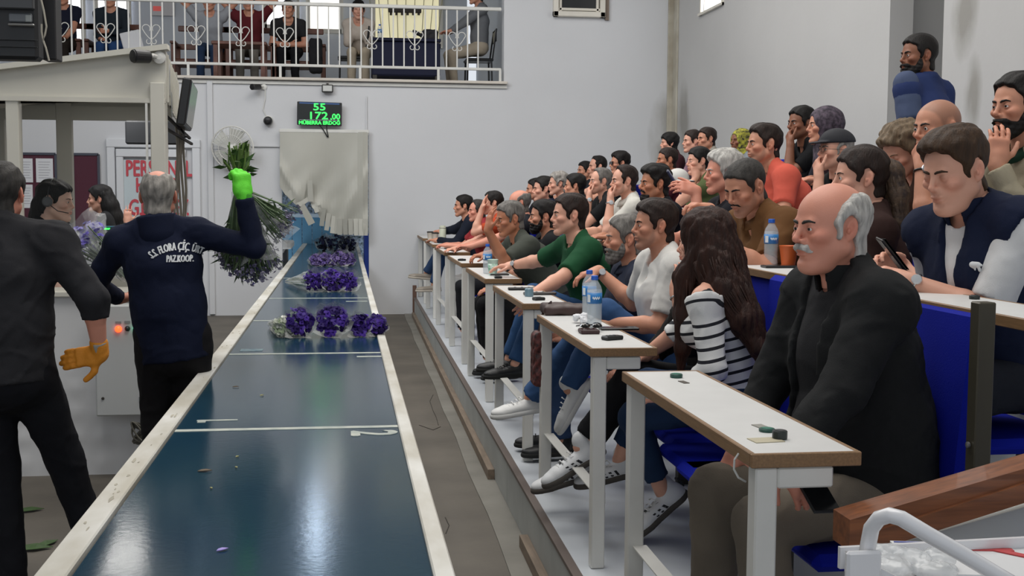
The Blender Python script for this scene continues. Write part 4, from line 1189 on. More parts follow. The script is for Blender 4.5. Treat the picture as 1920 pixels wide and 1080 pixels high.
# bullet camera on the fascia
def bullet_cam(root_loc, tip, label, scale=1.0, body='e6e4de'):
    a = np.asarray(root_loc, float); b = np.asarray(tip, float); r = empty('security_camera', a, label, 'camera')
    d = unit(b - a); L_ = np.linalg.norm(b - a)
    MB().lathe(a, [(.03 * scale, -.01), (.03 * scale, .012), (.012, .02)], 14, (0, -1, 0)).build('mount', M_white, r)
    MB().tube([a, a + d * L_ * .25 + V(0, 0, .01), a + d * L_ * .4], .011 * scale, 8).build('arm', M_white, r)
    MB().lathe(a + d * L_ * .35, [(.020 * scale, 0), (.030 * scale, .01), (.033 * scale, L_ * .62), (.028 * scale, L_ * .64)], 18, d).build('housing', mat('camera body', body, .4), r)
    MB().lathe(a + d * L_ * .95, [(.029 * scale, 0), (.029 * scale, .012), (.012 * scale, .014)], 18, d).build('lens', M_black, r)
    return r
a = atY(299, 108, BY - .03); bullet_cam(a, a + V(-.125, -.10, -.005), 'white bullet camera with a square black front on the booth fascia', 1.15, body='1b1b1d')
# control cabinet with two lamps
cab = empty('control_cabinet', (-1.2, BY - .12, .35), 'pale grey control cabinet with red and green lamps behind the men', 'cabinet')
c0 = atY(176, 572, BY - .15); c1 = atY(291, 779, BY - .15)
MB().box(((c0[0] + c1[0]) / 2, BY - .085, (c0[2] + c1[2]) / 2), (c1[0] - c0[0], .13, c0[2] - c1[2]), bev=.006).build('body', mat('cabinet paint', 'c3c5c4', .45, var=.04, vscale=3), cab)
MB().box(((c0[0] + c1[0]) / 2, BY - .153, (c0[2] + c1[2]) / 2), (c1[0] - c0[0] - .012, .008, c0[2] - c1[2] - .012), bev=.003).build('door', mat('cabinet paint', 'c3c5c4', .45, var=.04, vscale=3), cab)
def knob(px, py, m, r=.014, nm='lamp'):
    p = atY(px, py, BY - .157); MB().lathe(p, [(r * 1.35, 0), (r * 1.3, .006), (r, .008), (r * .95, .018), (r * .5, .022)], 16, (0, -1, 0)).build(nm, m, cab)
    MB().box(p + V(0, -.002, .036), (.030, .004, .014)).build('name_plate', mat('plate grey', '8a8c8c', .5), cab)
knob(222, 617, mat('red lamp', 'ff4a22', .3, emit=2.6)); knob(256, 616, mat('green lamp', '20e0a0', .3, emit=1.8)); knob(239, 616, M_black, .011, 'switch')
for (px, py) in ((193, 747), (267, 748)):
    p = atY(px, py, BY - .157); MB().lathe(p, [(.008, 0), (.008, .006), (.003, .008)], 10, (0, -1, 0)).build('lock', M_dark, cab)
p = atY(267, 750, BY - .157); MB().box(p, (.036, .006, .036)).build('label_plate', mat('plate dark', '5d6464', .4), cab)
# cable tangle under it
mb = MB(); rg = random.Random(3); pc = atY(262, 805, BY - .1)
for i in range(9):
    ph = rg.random() * 6; mb.tube([pc + V(.035 * math.cos(a * (1 + .15 * i) + ph), .01 * i - .06, .055 * math.sin(a + ph * .3) - .004 * i) for a in np.linspace(0, 2 * PI, 18)[:-1]], .005, 5, closed=True)
c_ = mb.build('cable_coil', mat('grey cable', '6a675e', .6), origin=pc); tag(c_, 'coil of grey cables hanging under the control cabinet', 'cable')
# edge-on television on the booth side and its cables
tv = empty('television', atY(350, 200, 7.45), 'black flat television seen edge on at the booth corner', 'television')
pa = atY(351, 198, 7.45); M_ = rot_axis((0, 0, 1), R(4)) @ rot_axis((0, 1, 0), R(9))
MB().box(pa, (.05, .70, .27), M_, bev=.008).build('case', M_black, tv)
MB().box(pa + M_ @ V(.026, 0, 0), (.008, .66, .235), M_).build('screen', mat('grey glass', '3e4246', .2), tv)
mb = MB(); q = pa + V(-.08, 0, -.12)
mb.bar(q + V(-.02, -.2, .05), pa + V(0, .1, -.19), .014, .014); mb.bar(q + V(-.02, .1, .05), pa + V(0, -.1, -.19), .014, .014); mb.bar(q + V(-.03, -.2, -.02), pa + V(0, .2, -.22), .014, .014); mb.build('bracket', M_black, tv)
mb = MB()
for i in range(5):
    x_ = 330 + i * 4; mb.tube([atY(x_ + 3 * math.sin(k * .9 + i), 235 + k * 30, 7.5 + .02 * i) for k in range(8)], .008, 5)
cb = mb.build('cable_bundle', mat('dull cable', '6d675c', .7), origin=atY(340, 330, 7.5)); tag(cb, 'bundle of vertical cables beside the booth corner post', 'cable')
# dark monitor hanging in the booth
p = atY(291, 249, 8.2); a = atY(236, 249, 8.2); b = atY(346, 249, 8.2)
mo = empty('hanging_monitor', p, 'dark monitor hanging from the booth ceiling in front of the door', 'monitor')
hz_ = (atY(291, 226, 8.2) - atY(291, 270, 8.2))[2]
MB().box(p, (b[0] - a[0], .06, hz_), bev=.01).build('case', mat('monitor grey', '34363a', .4), mo)
MB().box(p + V(.05, 0, -hz_ / 2 - .03), (.06, .03, .05)).build('foot', mat('tan foot', '8f7e5e', .5), mo)
MB().bar(p + V(.05, .0, hz_ / 2), p + V(.05, 0, hz_ / 2 + .18), .03, .03).build('hanger', M_black, mo)
# monitor standing on the sill with its green light
p = atY(226, 432, 7.12); ds = empty('desktop_monitor', p, 'dark desktop monitor back with green light on the booth sill', 'monitor')
MB().box(p + V(0, 0, -.04), (.30, .05, .12), bev=.008).build('case', mat('monitor teal', '1f2a30', .3), ds)
MB().box(p + V(0, -.005, .022), (.28, .035, .006)).build('edge', mat('blue edge', '3f7da0', .3), ds)
MB().box(p + V(-.07, -.028, .010), (.035, .004, .010)).build('light', mat('green light', '30e050', .4, emit=2), ds)
MB().box(p + V(0, .02, -.12), (.1, .1, .07)).build('stand', M_black, ds)
# ------------------------------------------------------------------ back wall things
Yb = YW - .02
# door with red lettering
a = atY(200, 262, Yb); b = atY(375, 262, Yb)
d_ = MB(); z1 = a[2]
for q in (a[0] + .05, b[0] - .05): d_.box((q, Yb, z1 / 2), (.10, .08, z1), bev=.008)
d_.box(((a[0] + b[0]) / 2, Yb - .006, z1 - .04), (b[0] - a[0] + .01, .085, .11), bev=.008)
for q in (a[0] + .16, b[0] - .22): d_.box((q, Yb - .02, z1 / 2 - .05), (.09, .06, z1 - .18), bev=.008)
d_.box(((a[0] + b[0]) / 2 - .03, Yb - .027, z1 - .165), (b[0] - a[0] - .29, .065, .10), bev=.008)
dr = st(d_.build('door_1', mat('white door frame', 'd6d8db', .5), origin=((a[0] + b[0]) / 2, Yb, 0)))
MB().box(((a[0] + b[0]) / 2 - .03, Yb - .005, z1 / 2 - .1), (b[0] - a[0] - .36, .02, z1 - .3)).build('pane', mat('frosted pane', 'c2ced2', .4), dr)
Mred = mat('red vinyl', 'c2404c', .5)
cxd = atY(292, 316, Yb - .02)
for tx, y, x in (('PERSONEL', 318, 298), ('HARİCİ', 348, 298), ('GİREMEZ', 391, 298)):
    q = atY(x, y + 12, Yb - .022); put_text('lettering', tx, .285 if y != 348 else .26, q, (1, 0, 0), (0, 0, 1), Mred, dr, .002, bold=.006, sx=.62 if y != 348 else .62)
# maroon notice boards
def board(x0, x1, y0, y1, lab, pages):
    a = atY(x0, y0, Yb - .01); b = atY(x1, y1, Yb - .01); r = empty('notice_board', (a + b) / 2, lab, 'board')
    MB().box((a + b) / 2, (b[0] - a[0], .03, a[2] - b[2]), bev=.004).build('panel', mat('maroon felt', '4e1f30', .9), r)
    m = MB()
    for (p, s) in (((a[0], a[2]), 0),):
        m.box(((a[0] + b[0]) / 2, Yb - .03, a[2]), (b[0] - a[0], .02, .03)); m.box(((a[0] + b[0]) / 2, Yb - .03, b[2]), (b[0] - a[0], .02, .03)); m.box((a[0], Yb - .03, (a[2] + b[2]) / 2), (.03, .02, a[2] - b[2])); m.box((b[0], Yb - .03, (a[2] + b[2]) / 2), (.03, .02, a[2] - b[2]))
    m.build('frame', mat('slate frame', '3c3f4c', .5), r)
    for k, (px, py, qx, qy) in enumerate(pages):
        c = atY(px, py, Yb - .032); e = atY(qx, qy, Yb - .032)
        o = MB().box((c + e) / 2, (e[0] - c[0], .003, c[2] - e[2])).build('notice', mat('paper', 'd9dadd', .7), r)
        m = MB()
        for i in range(7): m.box(V((c[0] + e[0]) / 2 - (i % 3) * .006, Yb - .0345, c[2] - (c[2] - e[2]) * (.15 + .11 * i)), ((e[0] - c[0]) * (.7 - .05 * (i % 3)), .001, .006))
        m.build('print', mat('grey ink', '9a9aa0', .8), o)
board(36, 108, 288, 430, 'maroon notice board pinned with white papers', [(39, 297, 62, 342), (67, 297, 100, 342), (40, 346, 62, 390)])
board(137, 188, 289, 430, 'plain maroon notice board beside the door', [])
# screen
a = atY(557, 191, YW - .10); b = atY(641, 236, YW - .10); c = (a + b) / 2; c[1] = YW - .10
sw, sh = b[0] - a[0], a[2] - b[2]
scr = empty('price_screen', c, 'black wall screen showing green price figures', 'screen')
Ms = rot_axis((0, 1, 0), R(1))
MB().box(c, (sw, .06, sh), Ms, bev=.006).build('case', M_black, scr)
MB().box(c + V(0, -.031, 0), (sw - .03, .004, sh - .03), Ms).build('display', mat('display', '0c1210', .25), scr)
MB().box(c + V(0, -.034, sh * .44), (sw - .06, .002, .018), Ms).build('top_strip', mat('blue strip', '27436e', .4, emit=.4), scr)
Mg = mat('green figures', '35e05a', .5, emit=1.0)
o_ = c + V(0, -.034, 0)
def stx(t, size, x, z, sx=1.0): put_text('figures', t, size, o_ + V(x, 0, z), (1, 0, 0), (0, 0, 1), Mg, scr, .001, bold=.003, sx=sx)
stx('55', .125, -.0, .045, 1.35); stx('172', .130, -.02, -.068, 1.35); stx(',00', .10, .20, -.068, 1.05)
stx('MÜBERRA ERDOĞ', .064, .0, -.137, 1.02); MB().box(o_ + V(0, 0, -.080), (sw - .05, .002, .004)).build('rule', mat('pale rule', 'a8b0b4', .5, emit=.3), scr)
mb = MB(); mb.tube([c + V(.0, 0, -sh / 2), c + V(.05, -.02, -sh / 2 - .06), c + V(.10, -.01, -sh / 2 - .15)], .007, 5); mb.tube([c + V(.09, 0, -sh / 2), c + V(.09, -.02, -sh / 2 - .05), c + V(.11, -.01, -sh / 2 - .15)], .007, 5); mb.build('cable', M_black, scr)
MB().box(c + V(0, .05, 0), (.12, .09, .12)).build('wall_mount', M_dark, scr)
# floodlight, cameras
c = atY(614, 166, YW - .07); fl = empty('floodlight', c, 'small square floodlight above the price screen', 'light')
MB().box(c, (.145, .05, .10), bev=.008).build('frame', mat('floodlight frame', '3e3d3b', .4), fl); MB().box(c + V(0, -.027, 0), (.115, .006, .072)).build('lens', mat('floodlight glass', 'c9cac6', .25), fl); MB().box(c + V(0, .04, .055), (.03, .05, .03)).build('bracket', M_dark, fl)
a = atY(495, 163, YW - .01); bullet_cam(a, a + V(-.14, -.20, -.02), 'white bullet camera on the wall under the balcony ledge', 1.2)
c = atY(503, 226, YW); dm = empty('dome_camera', c, 'round white camera with a black lens on the back wall', 'camera')
MB().lathe(c, [(.065, 0), (.062, .03), (.05, .045)], 20, (0, -1, 0)).build('base', M_white, dm)
MB().lathe(c + V(.0, -.04, -.005), [(.056, 0), (.058, .03), (.045, .06), (.018, .072)], 20, (0, -1, -.15)).build('lens_dome', M_black, dm)
mb = MB(); mb.tube([atY(497, 165, Yb), atY(497, 185, Yb), atY(493, 205, Yb), atY(500, 219, Yb)], .006, 5); mb.build('cable', M_white, dm)
# wall fan
c = atY(436, 277, YW - .22); fan = empty('wall_fan', c, 'white round wall fan behind the raised bouquet', 'fan')
rF = .27; ax_f = unit(V(-.22, -1, -.12)); fx, fy, fd = frame(ax_f)
mb = MB()
mb.tube([c + (fx * math.cos(a) + fy * math.sin(a)) * rF for a in np.linspace(0, 2 * PI, 33)[:-1]], .011, 6, closed=True)
mb.tube([c + (fx * math.cos(a) + fy * math.sin(a)) * rF * .6 + fd * .07 for a in np.linspace(0, 2 * PI, 33)[:-1]], .004, 4, closed=True)
for k in range(36):
    a = 2 * PI * k / 36; q = fx * math.cos(a) + fy * math.sin(a)
    mb.tube([c + q * rF, c + q * rF * .85 + fd * .05, c + q * rF * .5 + fd * .075, c + q * .05 + fd * .08], .0028, 3)
gmesh = mb.build('guard', M_white, fan); gmesh['kind'] = 'stuff'
mb = MB()
MB().lathe(c + fd * .07, [(.05, 0), (.05, .012), (.02, .02)], 18, fd).build('badge', M_white, fan)
MB().lathe(c - fd * .12, [(.06, 0), (.075, .04), (.07, .11), (.03, .13)], 18, fd).build('motor', M_white, fan)
for k in range(5):
    a = 2 * PI * k / 5; q = fx * math.cos(a) + fy * math.sin(a); p_ = np.cross(fd, q); m = MB()
    m.grid(lambda u_, v_: c + q * (.05 + .19 * u_) + p_ * ((v_ - .5) * (.10 + .10 * u_)) + fd * ((v_ - .5) * .05), 4, 4); m.build('blade', mat('fan blade', 'bdbdb6', .4), fan)
MB().bar(c - fd * .1, V(c[0] + .02, YW, c[2] - .12), .04, .05).build('arm', M_white, fan)
# pilaster strip and surface trunking
st(MB().box((atY(395, 300, YW - .02)[0], YW - .02, 1.52), (.07, .05, 3.0), bev=.004).build('trim_9', M_wall))
mb = MB(); a = atY(470, 274, Yb); b = atY(524, 274, Yb); mb.box((a + b) / 2, (b[0] - a[0], .02, .015)); a = atY(688, 180, Yb); b = atY(686, 250, Yb); mb.box((a + b) / 2, (.012, .02, abs(a[2] - b[2]) * 1.0)); st(mb.build('trim_10', M_wall))
# ------------------------------------------------------------------ strip curtain at the belt opening
Yc = YW - .07
cur = empty('strip_curtain', atY(606, 245, Yc), 'torn pale plastic curtain hanging over the belt opening', 'curtain')
a = atY(523, 246, Yc); b = atY(692, 246, Yc)
MB().box((a + b) / 2 + V(0, -.01, 0), (b[0] - a[0], .05, .045), bev=.006).build('header_bar', M_white, cur)
Mcur = mat('pale vinyl', 'b4b3a9', .45, var=.05, vscale=3)
# main sheet: polygon outline in px with slits; thin with gathered folds
def cpt(px, py, dy=0):
    q = atY(px, py, Yc); fold = .055 * math.sin((px - 530) * .045 + (py - 250) * .006) * min(1, max(0, (py - 250) / 120)) + .035 * math.exp(-((py - 395 + .012 * (px - 610) ** 2) / 14) ** 2) + .025 * math.sin((px + py * .7) * .11) * min(1, max(0, (py - 300) / 90)) + .05 * math.exp(-((px - 640 + (py - 400) * .25) / 16) ** 2) * min(1, max(0, (py - 270) / 80)) * (1 if px > 600 else 0) + .03 * math.exp(-((px - 680) / 6) ** 2)
    return V(q[0], Yc - .03 - fold + dy, q[2])
cols_ = np.linspace(525, 690, 34)
def bottom(px):
    if px < 535: return 350 + (px - 525) * 1.5
    if px < 572: return 365 + (px - 535) * .95
    if px < 582: return 372
    if px < 625: return 385 + (px - 582) * 1.1
    return 438
mb = MB(); nr = 22
for i in range(len(cols_) - 1):
    x0_, x1_ = cols_[i], cols_[i + 1]; y0_, y1_ = bottom(x0_ + .1), bottom(x1_ - .1)
    vs = []
    for j in range(nr + 1):
        t = j / nr; vs += [cpt(x0_, 248 + (y0_ - 248) * t), cpt(x1_, 248 + (y1_ - 248) * t)]
    mb.add(vs, [[2 * j, 2 * j + 1, 2 * j + 3, 2 * j + 2] for j in range(nr)])
    mb.add([v + V(0, .003, 0) for v in vs], [[2 * j + 2, 2 * j + 3, 2 * j + 1, 2 * j] for j in range(nr)])
mb.build('sheet', Mcur, cur, True)
def strip(p0, p1, w0, w1, dy=-.03):
    a = cpt(*p0); b = cpt(*p1); a[1] += dy; b[1] += dy; n_ = unit(V(-(b - a)[2], 0, (b - a)[0])); s_ = .0071
    MB().prism([a - n_ * w0 * s_ / 2, a + n_ * w0 * s_ / 2, b + n_ * w1 * s_ / 2, b - n_ * w1 * s_ / 2], (0, 1, 0), .004).build('strip', Mcur, cur)
strip((581, 338), (583, 378), 9, 10, -.06); strip((540, 360), (566, 384), 12, 12); strip((560, 385), (580, 372), 8, 8, -.05); strip((566, 384), (585, 420), 11, 13, -.05)
for (x_, t0, t1, dx) in ((589, 380, 398, 6), (597, 385, 408, 6), (607, 390, 424, -4), (617, 400, 432, -5), (627, 405, 437, -4), (637, 410, 440, 0), (647, 410, 440, 1), (657, 410, 440, 1), (667, 410, 441, 1), (677, 410, 441, 0), (685, 410, 441, 0)):
    strip((x_, t0), (x_ + dx, t1), 9.0, 8.2, -.012)
# beyond the opening: yard things
Yo = 19.0
yd = MB().box((.2, 21.3, 1.1), (3.4, .1, 3.4)); yo = yd.build('yard_hedge', mat('dark foliage', '1a2a20', .9, var=.8, vscale=26, c2='9fb0c4'), origin=(.2, 21.3, 0)); tag(yo, 'dark leafy growth seen through the belt opening', 'hedge')
fe = empty('fence', (-.5, 20.6, 0), 'light blue plank fence beyond the belt opening', 'fence')
for i in range(10):
    MB().box((-1.6 + i * .165, 20.6, .62), (.155, .03, 1.24), bev=.006).build('plank', mat('light blue paint', '5b93b5', .6, var=.1, vscale=5), fe)
MB().box((-.86, 20.57, 1.22), (1.66, .05, .06)).build('cap_rail', mat('pale blue rail', 'b9cbd8', .5), fe)
bx = empty('blue_frame', (.33, 17.2, 0), 'blue metal frame right of the belt beyond the opening', 'frame')
MB().box((.33, 17.2, .52), (.10, .5, 1.04), bev=.01).build('panel', mat('vivid blue', '1d3f9c', .4), bx); MB().box((.44, 17.1, .5), (.10, .3, 1.0)).build('post', mat('navy metal', '10152c', .5), bx)
wt = empty('white_tray', (-.78, 17.6, 0), 'white tray on a stand left of the belt beyond the opening', 'tray')
MB().box((-.92, 17.6, .86), (.40, .8, .10), bev=.02).build('tray', M_white, wt); MB().box((-.95, 17.6, .42), (.30, .5, .80)).build('stand', mat('dark stand', '24282c', .6), wt)
# ------------------------------------------------------------------ dark monitor rack, top left
rk = empty('hanging_display', atY(50, 40, 4.6), 'back of a large black hanging display at the top left', 'display')
def pbox(x0, y0, x1, y1, Y, d, m, nm, par, bev=.004):
    a = atY(x0, y0, Y); b = atY(x1, y1, Y); return MB().box((a + b) / 2 + V(0, d / 2, 0), (abs(b[0] - a[0]), d, abs(a[2] - b[2])), bev=bev).build(nm, m, par)
pbox(-150, -120, 72, 112, 4.6, .09, mat('display back', '1b1c1e', .5), 'case', rk, .012)
pbox(-150, -120, 62, 17, 4.57, .03, mat('display upper', '3a3b3d', .4), 'cover', rk)
pbox(15, 24, 60, 42, 4.585, .015, mat('rating plate', '5b5f63', .4), 'rating_plate', rk); pbox(47, 28, 59, 41, 4.582, .004, mat('code plate', '8d918f', .5), 'code_plate', rk)
pbox(13, 43, 64, 49, 4.58, .02, M_steel, 'bracket', rk)
for y_ in (73, 86): pbox(-10, y_, 70, y_ + 3, 4.59, .012, mat('vent rib', '2c2e30', .5), 'rib', rk)
pbox(72, -120, 106, 112, 4.75, .10, mat('mount grey', '2b2a2c', .5, .2), 'mount_post', rk)
mb = MB(); mb.tube([atY(*p, 4.55) for p in ((76, -5), (82, 20), (87, 50), (84, 66), (81, 76), (78, 60), (78, 45))], .0035, 5); mb.tube([atY(*p, 4.55) for p in ((81, 76), (86, 90), (92, 114))], .0035, 5)
mb.build('cable', mat('cream cable', 'a9a394', .6), rk)
# ------------------------------------------------------------------ wooden handrail, stair panel and white cart, lower right
hr_ = empty('handrail', atY(1760, 960, 2.35), 'varnished wooden handrail beam at the lower right', 'handrail')
M_wood = mat('varnished pine', '8d5430', .35, var=.45, vscale=5, c2='6a3d22', stretch=(1.2, 14, 14), bump=.06, bscale=40, coat=.3)
A0 = atY(1594, 975, 2.30); A1 = atY(2100, 826, 2.30); dn = V(0, 0, -.062)
A0b = A0 + V(.0, 0, -.065); A1b = A1 + V(0, 0, -.070)
MB().prism([A0, A1, A1b, A0b], (0, 1, 0), .085).build('beam', M_wood, hr_)
q0 = A0 + V(.05, -.012, -.012); q1 = A1 + V(0, -.012, -.012)
MB().prism([q0 + V(0, 0, -.010), q1 + V(0, 0, -.010), q1 + V(0, 0, -.052), q0 + V(0, 0, -.050)], (0, 1, 0), .012).build('moulding', M_wood, hr_)
sp = MB().prism([atY(1610, 1040, 2.36), atY(2100, 900, 2.36), V(atY(2100, 900, 2.36)[0], 2.36, .0), V(atY(1610, 1040, 2.36)[0], 2.36, .0)], (0, 1, 0), .03)
so = sp.build('stair_panel', mat('stair panel paint', 'b9bab5', .6, var=.06, vscale=3), origin=(1.1, 2.36, 0)); tag(so, 'off white stair side panel below the wooden handrail', 'panel')
cart = empty('cart', (.95, 1.55, 0), 'white metal cart with a bent tube handle at the lower right corner', 'cart')
Mw = mat('glossy white paint', 'e2e2e4', .25, var=.04, vscale=6, coat=.3)
hp_ = [(1614, 1130), (1620, 1075), (1628, 1020), (1634, 990), (1648, 972), (1668, 966), (1690, 972), (1740, 1002), (1800, 1036), (1870, 1078), (1960, 1130)]
MB().tube([atY(*p, 1.75 - .03 * i * .4) for i, p in enumerate(hp_)], .0122, 14).build('handle', Mw, cart, True)
zc_ = atY(1600, 1050, 1.72)[2]
pbox(1590, 1036, 1650, 1200, 1.70, .012, Mw, 'front_panel', cart)
pa_ = atY(1590, 1036, 1.71); pb_ = atY(1690, 1085, 1.71)
MB().prism([pa_, pb_, pb_ - V(0, 0, .2), pa_ - V(0, 0, .2)], (0, 1, 0), .010).build('side_plate', Mw, cart)
t0 = atZ(1640, 1030, .99); t1 = atZ(2000, 990, .99)
MB().box((1.22, 1.86, .925), (.62, .40, .012), rot_axis((0, 0, 1), R(3))).build('tray', Mw, cart)
for (a, b) in (((.90, 2.06), (1.53, 2.09)), ((.90, 1.66), (1.53, 1.69))): MB().box(((a[0] + b[0]) / 2, (a[1] + b[1]) / 2, .940), (.64, .010, .04), rot_axis((0, 0, 1), R(3))).build('lip', Mw, cart)
for (x_, y_) in ((.93, 1.69), (1.5, 1.72), (.92, 2.04), (1.5, 2.06)): MB().cyl((x_, y_, .10), (x_, y_, .95), .014, n=8).build('leg', Mw, cart); MB().lathe((x_, y_ - .012, .05), [(.05, 0), (.05, .024)], 16, (0, 1, 0)).build('wheel', M_black, cart)
# printed sheet in the cart with a red rule, and a bag of clear film
c = atZ(1850, 1050, .938); Mz = rot_axis((0, 0, 1), R(-12))
pr = empty('printed_sheet', c, 'white printed sheet with red and blue lines lying in the cart', 'sheet')
MB().box(c, (.30, .20, .006), Mz).build('sheet', mat('sheet white', 'd2d3d4', .5), pr)
MB().box(c + Mz @ V(-.02, .055, .004), (.17, .018, .002), Mz).build('red_line', mat('red ink', 'b83a3c', .5), pr); MB().box(c + Mz @ V(.07, .02, .0045), (.10, .018, .002), Mz @ rot_axis((0, 0, 1), R(-40))).build('red_line', mat('red ink', 'b83a3c', .5), pr)
MB().box(c + Mz @ V(0, .09, .004), (.29, .003, .002), Mz).build('blue_line', mat('blue ink', '5a63a8', .5), pr)

Ff = Field(); rg = random.Random(12); c = atZ(1712, 1062, .95)
for i in range(10): Ff.add(Pell(c + V(rg.uniform(-.06, .06), rg.uniform(-.04, .05), rg.uniform(0, .02)), (rg.uniform(.02, .045), rg.uniform(.02, .04), rg.uniform(.010, .02))), .008)
Ff.disp = lambda P: .004 * noise3(P, 130, 6)
a, b = nets(Ff, .005); fb_ = mesh_obj('film_bag', a, b, mat('bag film', 'd9dcdd', .15, alpha=.45, spec=.8), None, False, origin=c); tag(fb_, 'crumpled bag of clear film lying in the cart', 'bag')
# ------------------------------------------------------------------ small things on the desks
ZD = 1.05; ZD2 = TZ[1] + .84
M_pet = mat('clear plastic', 'e8f0f5', .08, alpha=.28, spec=.6)
M_water = mat('water', 'cfdbe2', .05, alpha=.30, spec=.6)
M_cap = mat('blue cap', '2a63c8', .4)
M_label = mat('blue label', '2f86c8', .4, var=.25, vscale=25, c2='1f6db5')
M_lwhite = mat('white label patch', 'e8eef2', .4)
def bottle(p, label, h=.205, group=None, sc=1.0):
    r = empty('water_bottle', p, label, 'bottle', group); p = np.asarray(p, float); q = .032 * sc
    prof = [(q * .8, .0), (q, .006)]
    for i in range(9): prof += [(q, .012 + i * .012), (q * .95, .018 + i * .012)]
    prof += [(q, .125), (q, .145), (q * .85, .162), (q * .5, .180), (q * .40, .186), (q * .40, .190)]
    prof = [(a, b * h / .205) for a, b in prof]
    MB().lathe(p, prof, 20).build('shell', M_pet, r, True)
    MB().lathe(p + V(0, 0, .002), [(q * .93, .002), (q * .93, .148 * h / .205), (.001, .149 * h / .205)], 16).build('water', M_water, r, True)
    MB().lathe(p + V(0, 0, .095 * h / .205), [(q * 1.012, 0), (q * 1.012, .042 * h / .205)], 20).build('label', M_label, r, True)
    m = MB(); a0 = -.6
    m.grid(lambda u_, v_: p + V(q * 1.02 * math.sin(-1.3 + u_ * .55), -q * 1.02 * math.cos(-1.3 + u_ * .55), (.100 + v_ * .030) * h / .205), 5, 2); m.build('label_patch', M_lwhite, r)
    m = MB(); m.grid(lambda u_, v_: p + V(q * 1.021 * math.sin(-.45 + u_ * 1.0), -q * 1.021 * math.cos(-.45 + u_ * 1.0), (.113 + v_ * .008 + .003 * math.sin(u_ * 22)) * h / .205), 18, 1); m.build('label_script', M_lwhite, r)
    MB().lathe(p + V(0, 0, .188 * h / .205), [(q * .46, 0), (q * .47, .002), (q * .45, .016), (q * .40, .0175)], 18).build('cap', M_cap, r)
    return r
bottle(atZ(1114, 613, ZD), 'front one of two water bottles on the second desk', .215)
bottle(atZ(1106, 597, ZD) + V(0, .02, 0), 'rear one of two water bottles on the second desk', .215)
bottle(atZ(914, 513, ZD), 'water bottle on the fourth desk beside the green paper cup', .205)
bottle(atZ(1445, 496, ZD2), 'water bottle beside the orange cup in the second row', .205)
def disc(p, label, c='1d4a40', h=.012, r=.019):
    o = empty('disc', p, label, 'disc'); MB().lathe(p, [(r * .95, 0), (r, .003), (r, h - .002), (r * .9, h)], 20).build('cap', mat('disc ' + c, c, .4), o); MB().lathe(np.asarray(p) + V(0, 0, h), [(r * .7, 0), (r * .68, .001)], 18).build('inlay', mat('disc top ' + c, '28705c' if c == '1d4a40' else '2c2e30', .4), o)
disc(atZ(1268, 708, ZD), 'green disc alone at the far end of the nearest desk')
disc(atZ(1438, 809, ZD), 'flat green disc touching a taller dark one on the nearest desk', h=.008)
disc(atZ(1462, 823, ZD), 'taller dark disc at the near end of the nearest desk', '1a2422', .020, .017)
disc(atZ(1827, 561, ZD2), 'small dark disc on the desk of the vested man', '1a2422', .012, .016)
def slip(p, sx, sy, label, c, rz=0, name='plate'):
    o = MB().box(np.asarray(p) + V(0, 0, .001), (sx, sy, .002), rot_axis((0, 0, 1), R(rz))).build(name, mat('slip ' + c, c, .6), origin=p); tag(o, label, 'plate')
slip(atZ(1282, 717, ZD), .018, .045, 'dark square slot plate near the far green disc', '4b423a', 8)
slip(atZ(1426, 800, ZD), .026, .045, 'grey slot plate beside the flat green disc', '8a8880', 8)
slip(atZ(1436, 826, ZD), .070, .050, 'worn yellowish paper sticker at the near end of the nearest desk', 'b4ac93', 6, 'sticker')
slip(atZ(1838, 568, ZD2), .04, .03, 'grey slot plate on the desk of the vested man', '9a9890', 0)
def slab_item(p, sx, sy, h, label, c, rz=0, name='phone', cat='phone', rough=.25, face=None):
    o = empty(name, p, label, cat); p = np.asarray(p, float); Mx = rot_axis((0, 0, 1), R(rz))
    MB().box(p + V(0, 0, h / 2), (sx, sy, h), Mx, bev=min(.004, h * .3)).build('case', mat('item ' + c, c, rough), o)
    MB().box(p + V(0, 0, h), (sx * .86, sy * .9, .0012), Mx).build('screen' if name == 'phone' else 'top_face', mat('item face ' + (face or c), face or c, .12), o)
def remote(p, ln, label, rz=0, c='141516'):
    o = empty('remote', p, label, 'remote'); p = np.asarray(p, float); Mx = rot_axis((0, 0, 1), R(rz))
    MB().box(p + V(0, 0, .008), (ln, .042, .016), Mx, bev=.004).build('case', mat('item ' + c, c, .3), o)
    for k in range(3): MB().lathe(p + Mx @ V(-ln * .3 + k * ln * .2, 0, .016), [(.007, 0), (.006, .003)], 10).build('button', mat('button grey', '5a5c5e', .5), o)
remote(atZ(985, 544, ZD), .20, 'long black remote on the third front desk', 0)
remote(atZ(1012, 553, ZD), .18, 'dark grey remote beside the small blue jar on the third desk', 4, '3a3636')
remote(atZ(1010, 563, ZD), .06, 'short black remote at the near end of the third desk', 20)
remote(atZ(1148, 637, ZD), .08, 'black key fob at the near end of the second desk', 25)
slab_item(atZ(1160, 618, ZD), .16, .06, .010, 'black phone lying behind the key fob on the second desk', '1b1a1c', 0)
slab_item(atZ(1104, 625, ZD), .075, .075, .018, 'dark red wallet under sunglasses on the second desk', '3a2022', 0, 'wallet', 'wallet', .5)
o = MB(); p = atZ(1108, 622, ZD) + V(0, 0, .026)
for s_ in (-1, 1): o.lathe(p + V(s_ * .024, 0, 0), [(.020, -.004), (.022, 0), (.016, .006), (.004, .008)], 14, (0, -.3, 1))
o.tube([p + V(-.03, 0, .002), p + V(.03, 0, .002)], .003, 5); o.tube([p + V(-.042, 0, 0), p + V(-.05, .05, -.008), p + V(-.03, .09, -.01)], .003, 5)
tag(o.build('sunglasses', mat('black gloss', '101012', .1), origin=p), 'black folded sunglasses on the dark red wallet', 'sunglasses')
rg = random.Random(5)
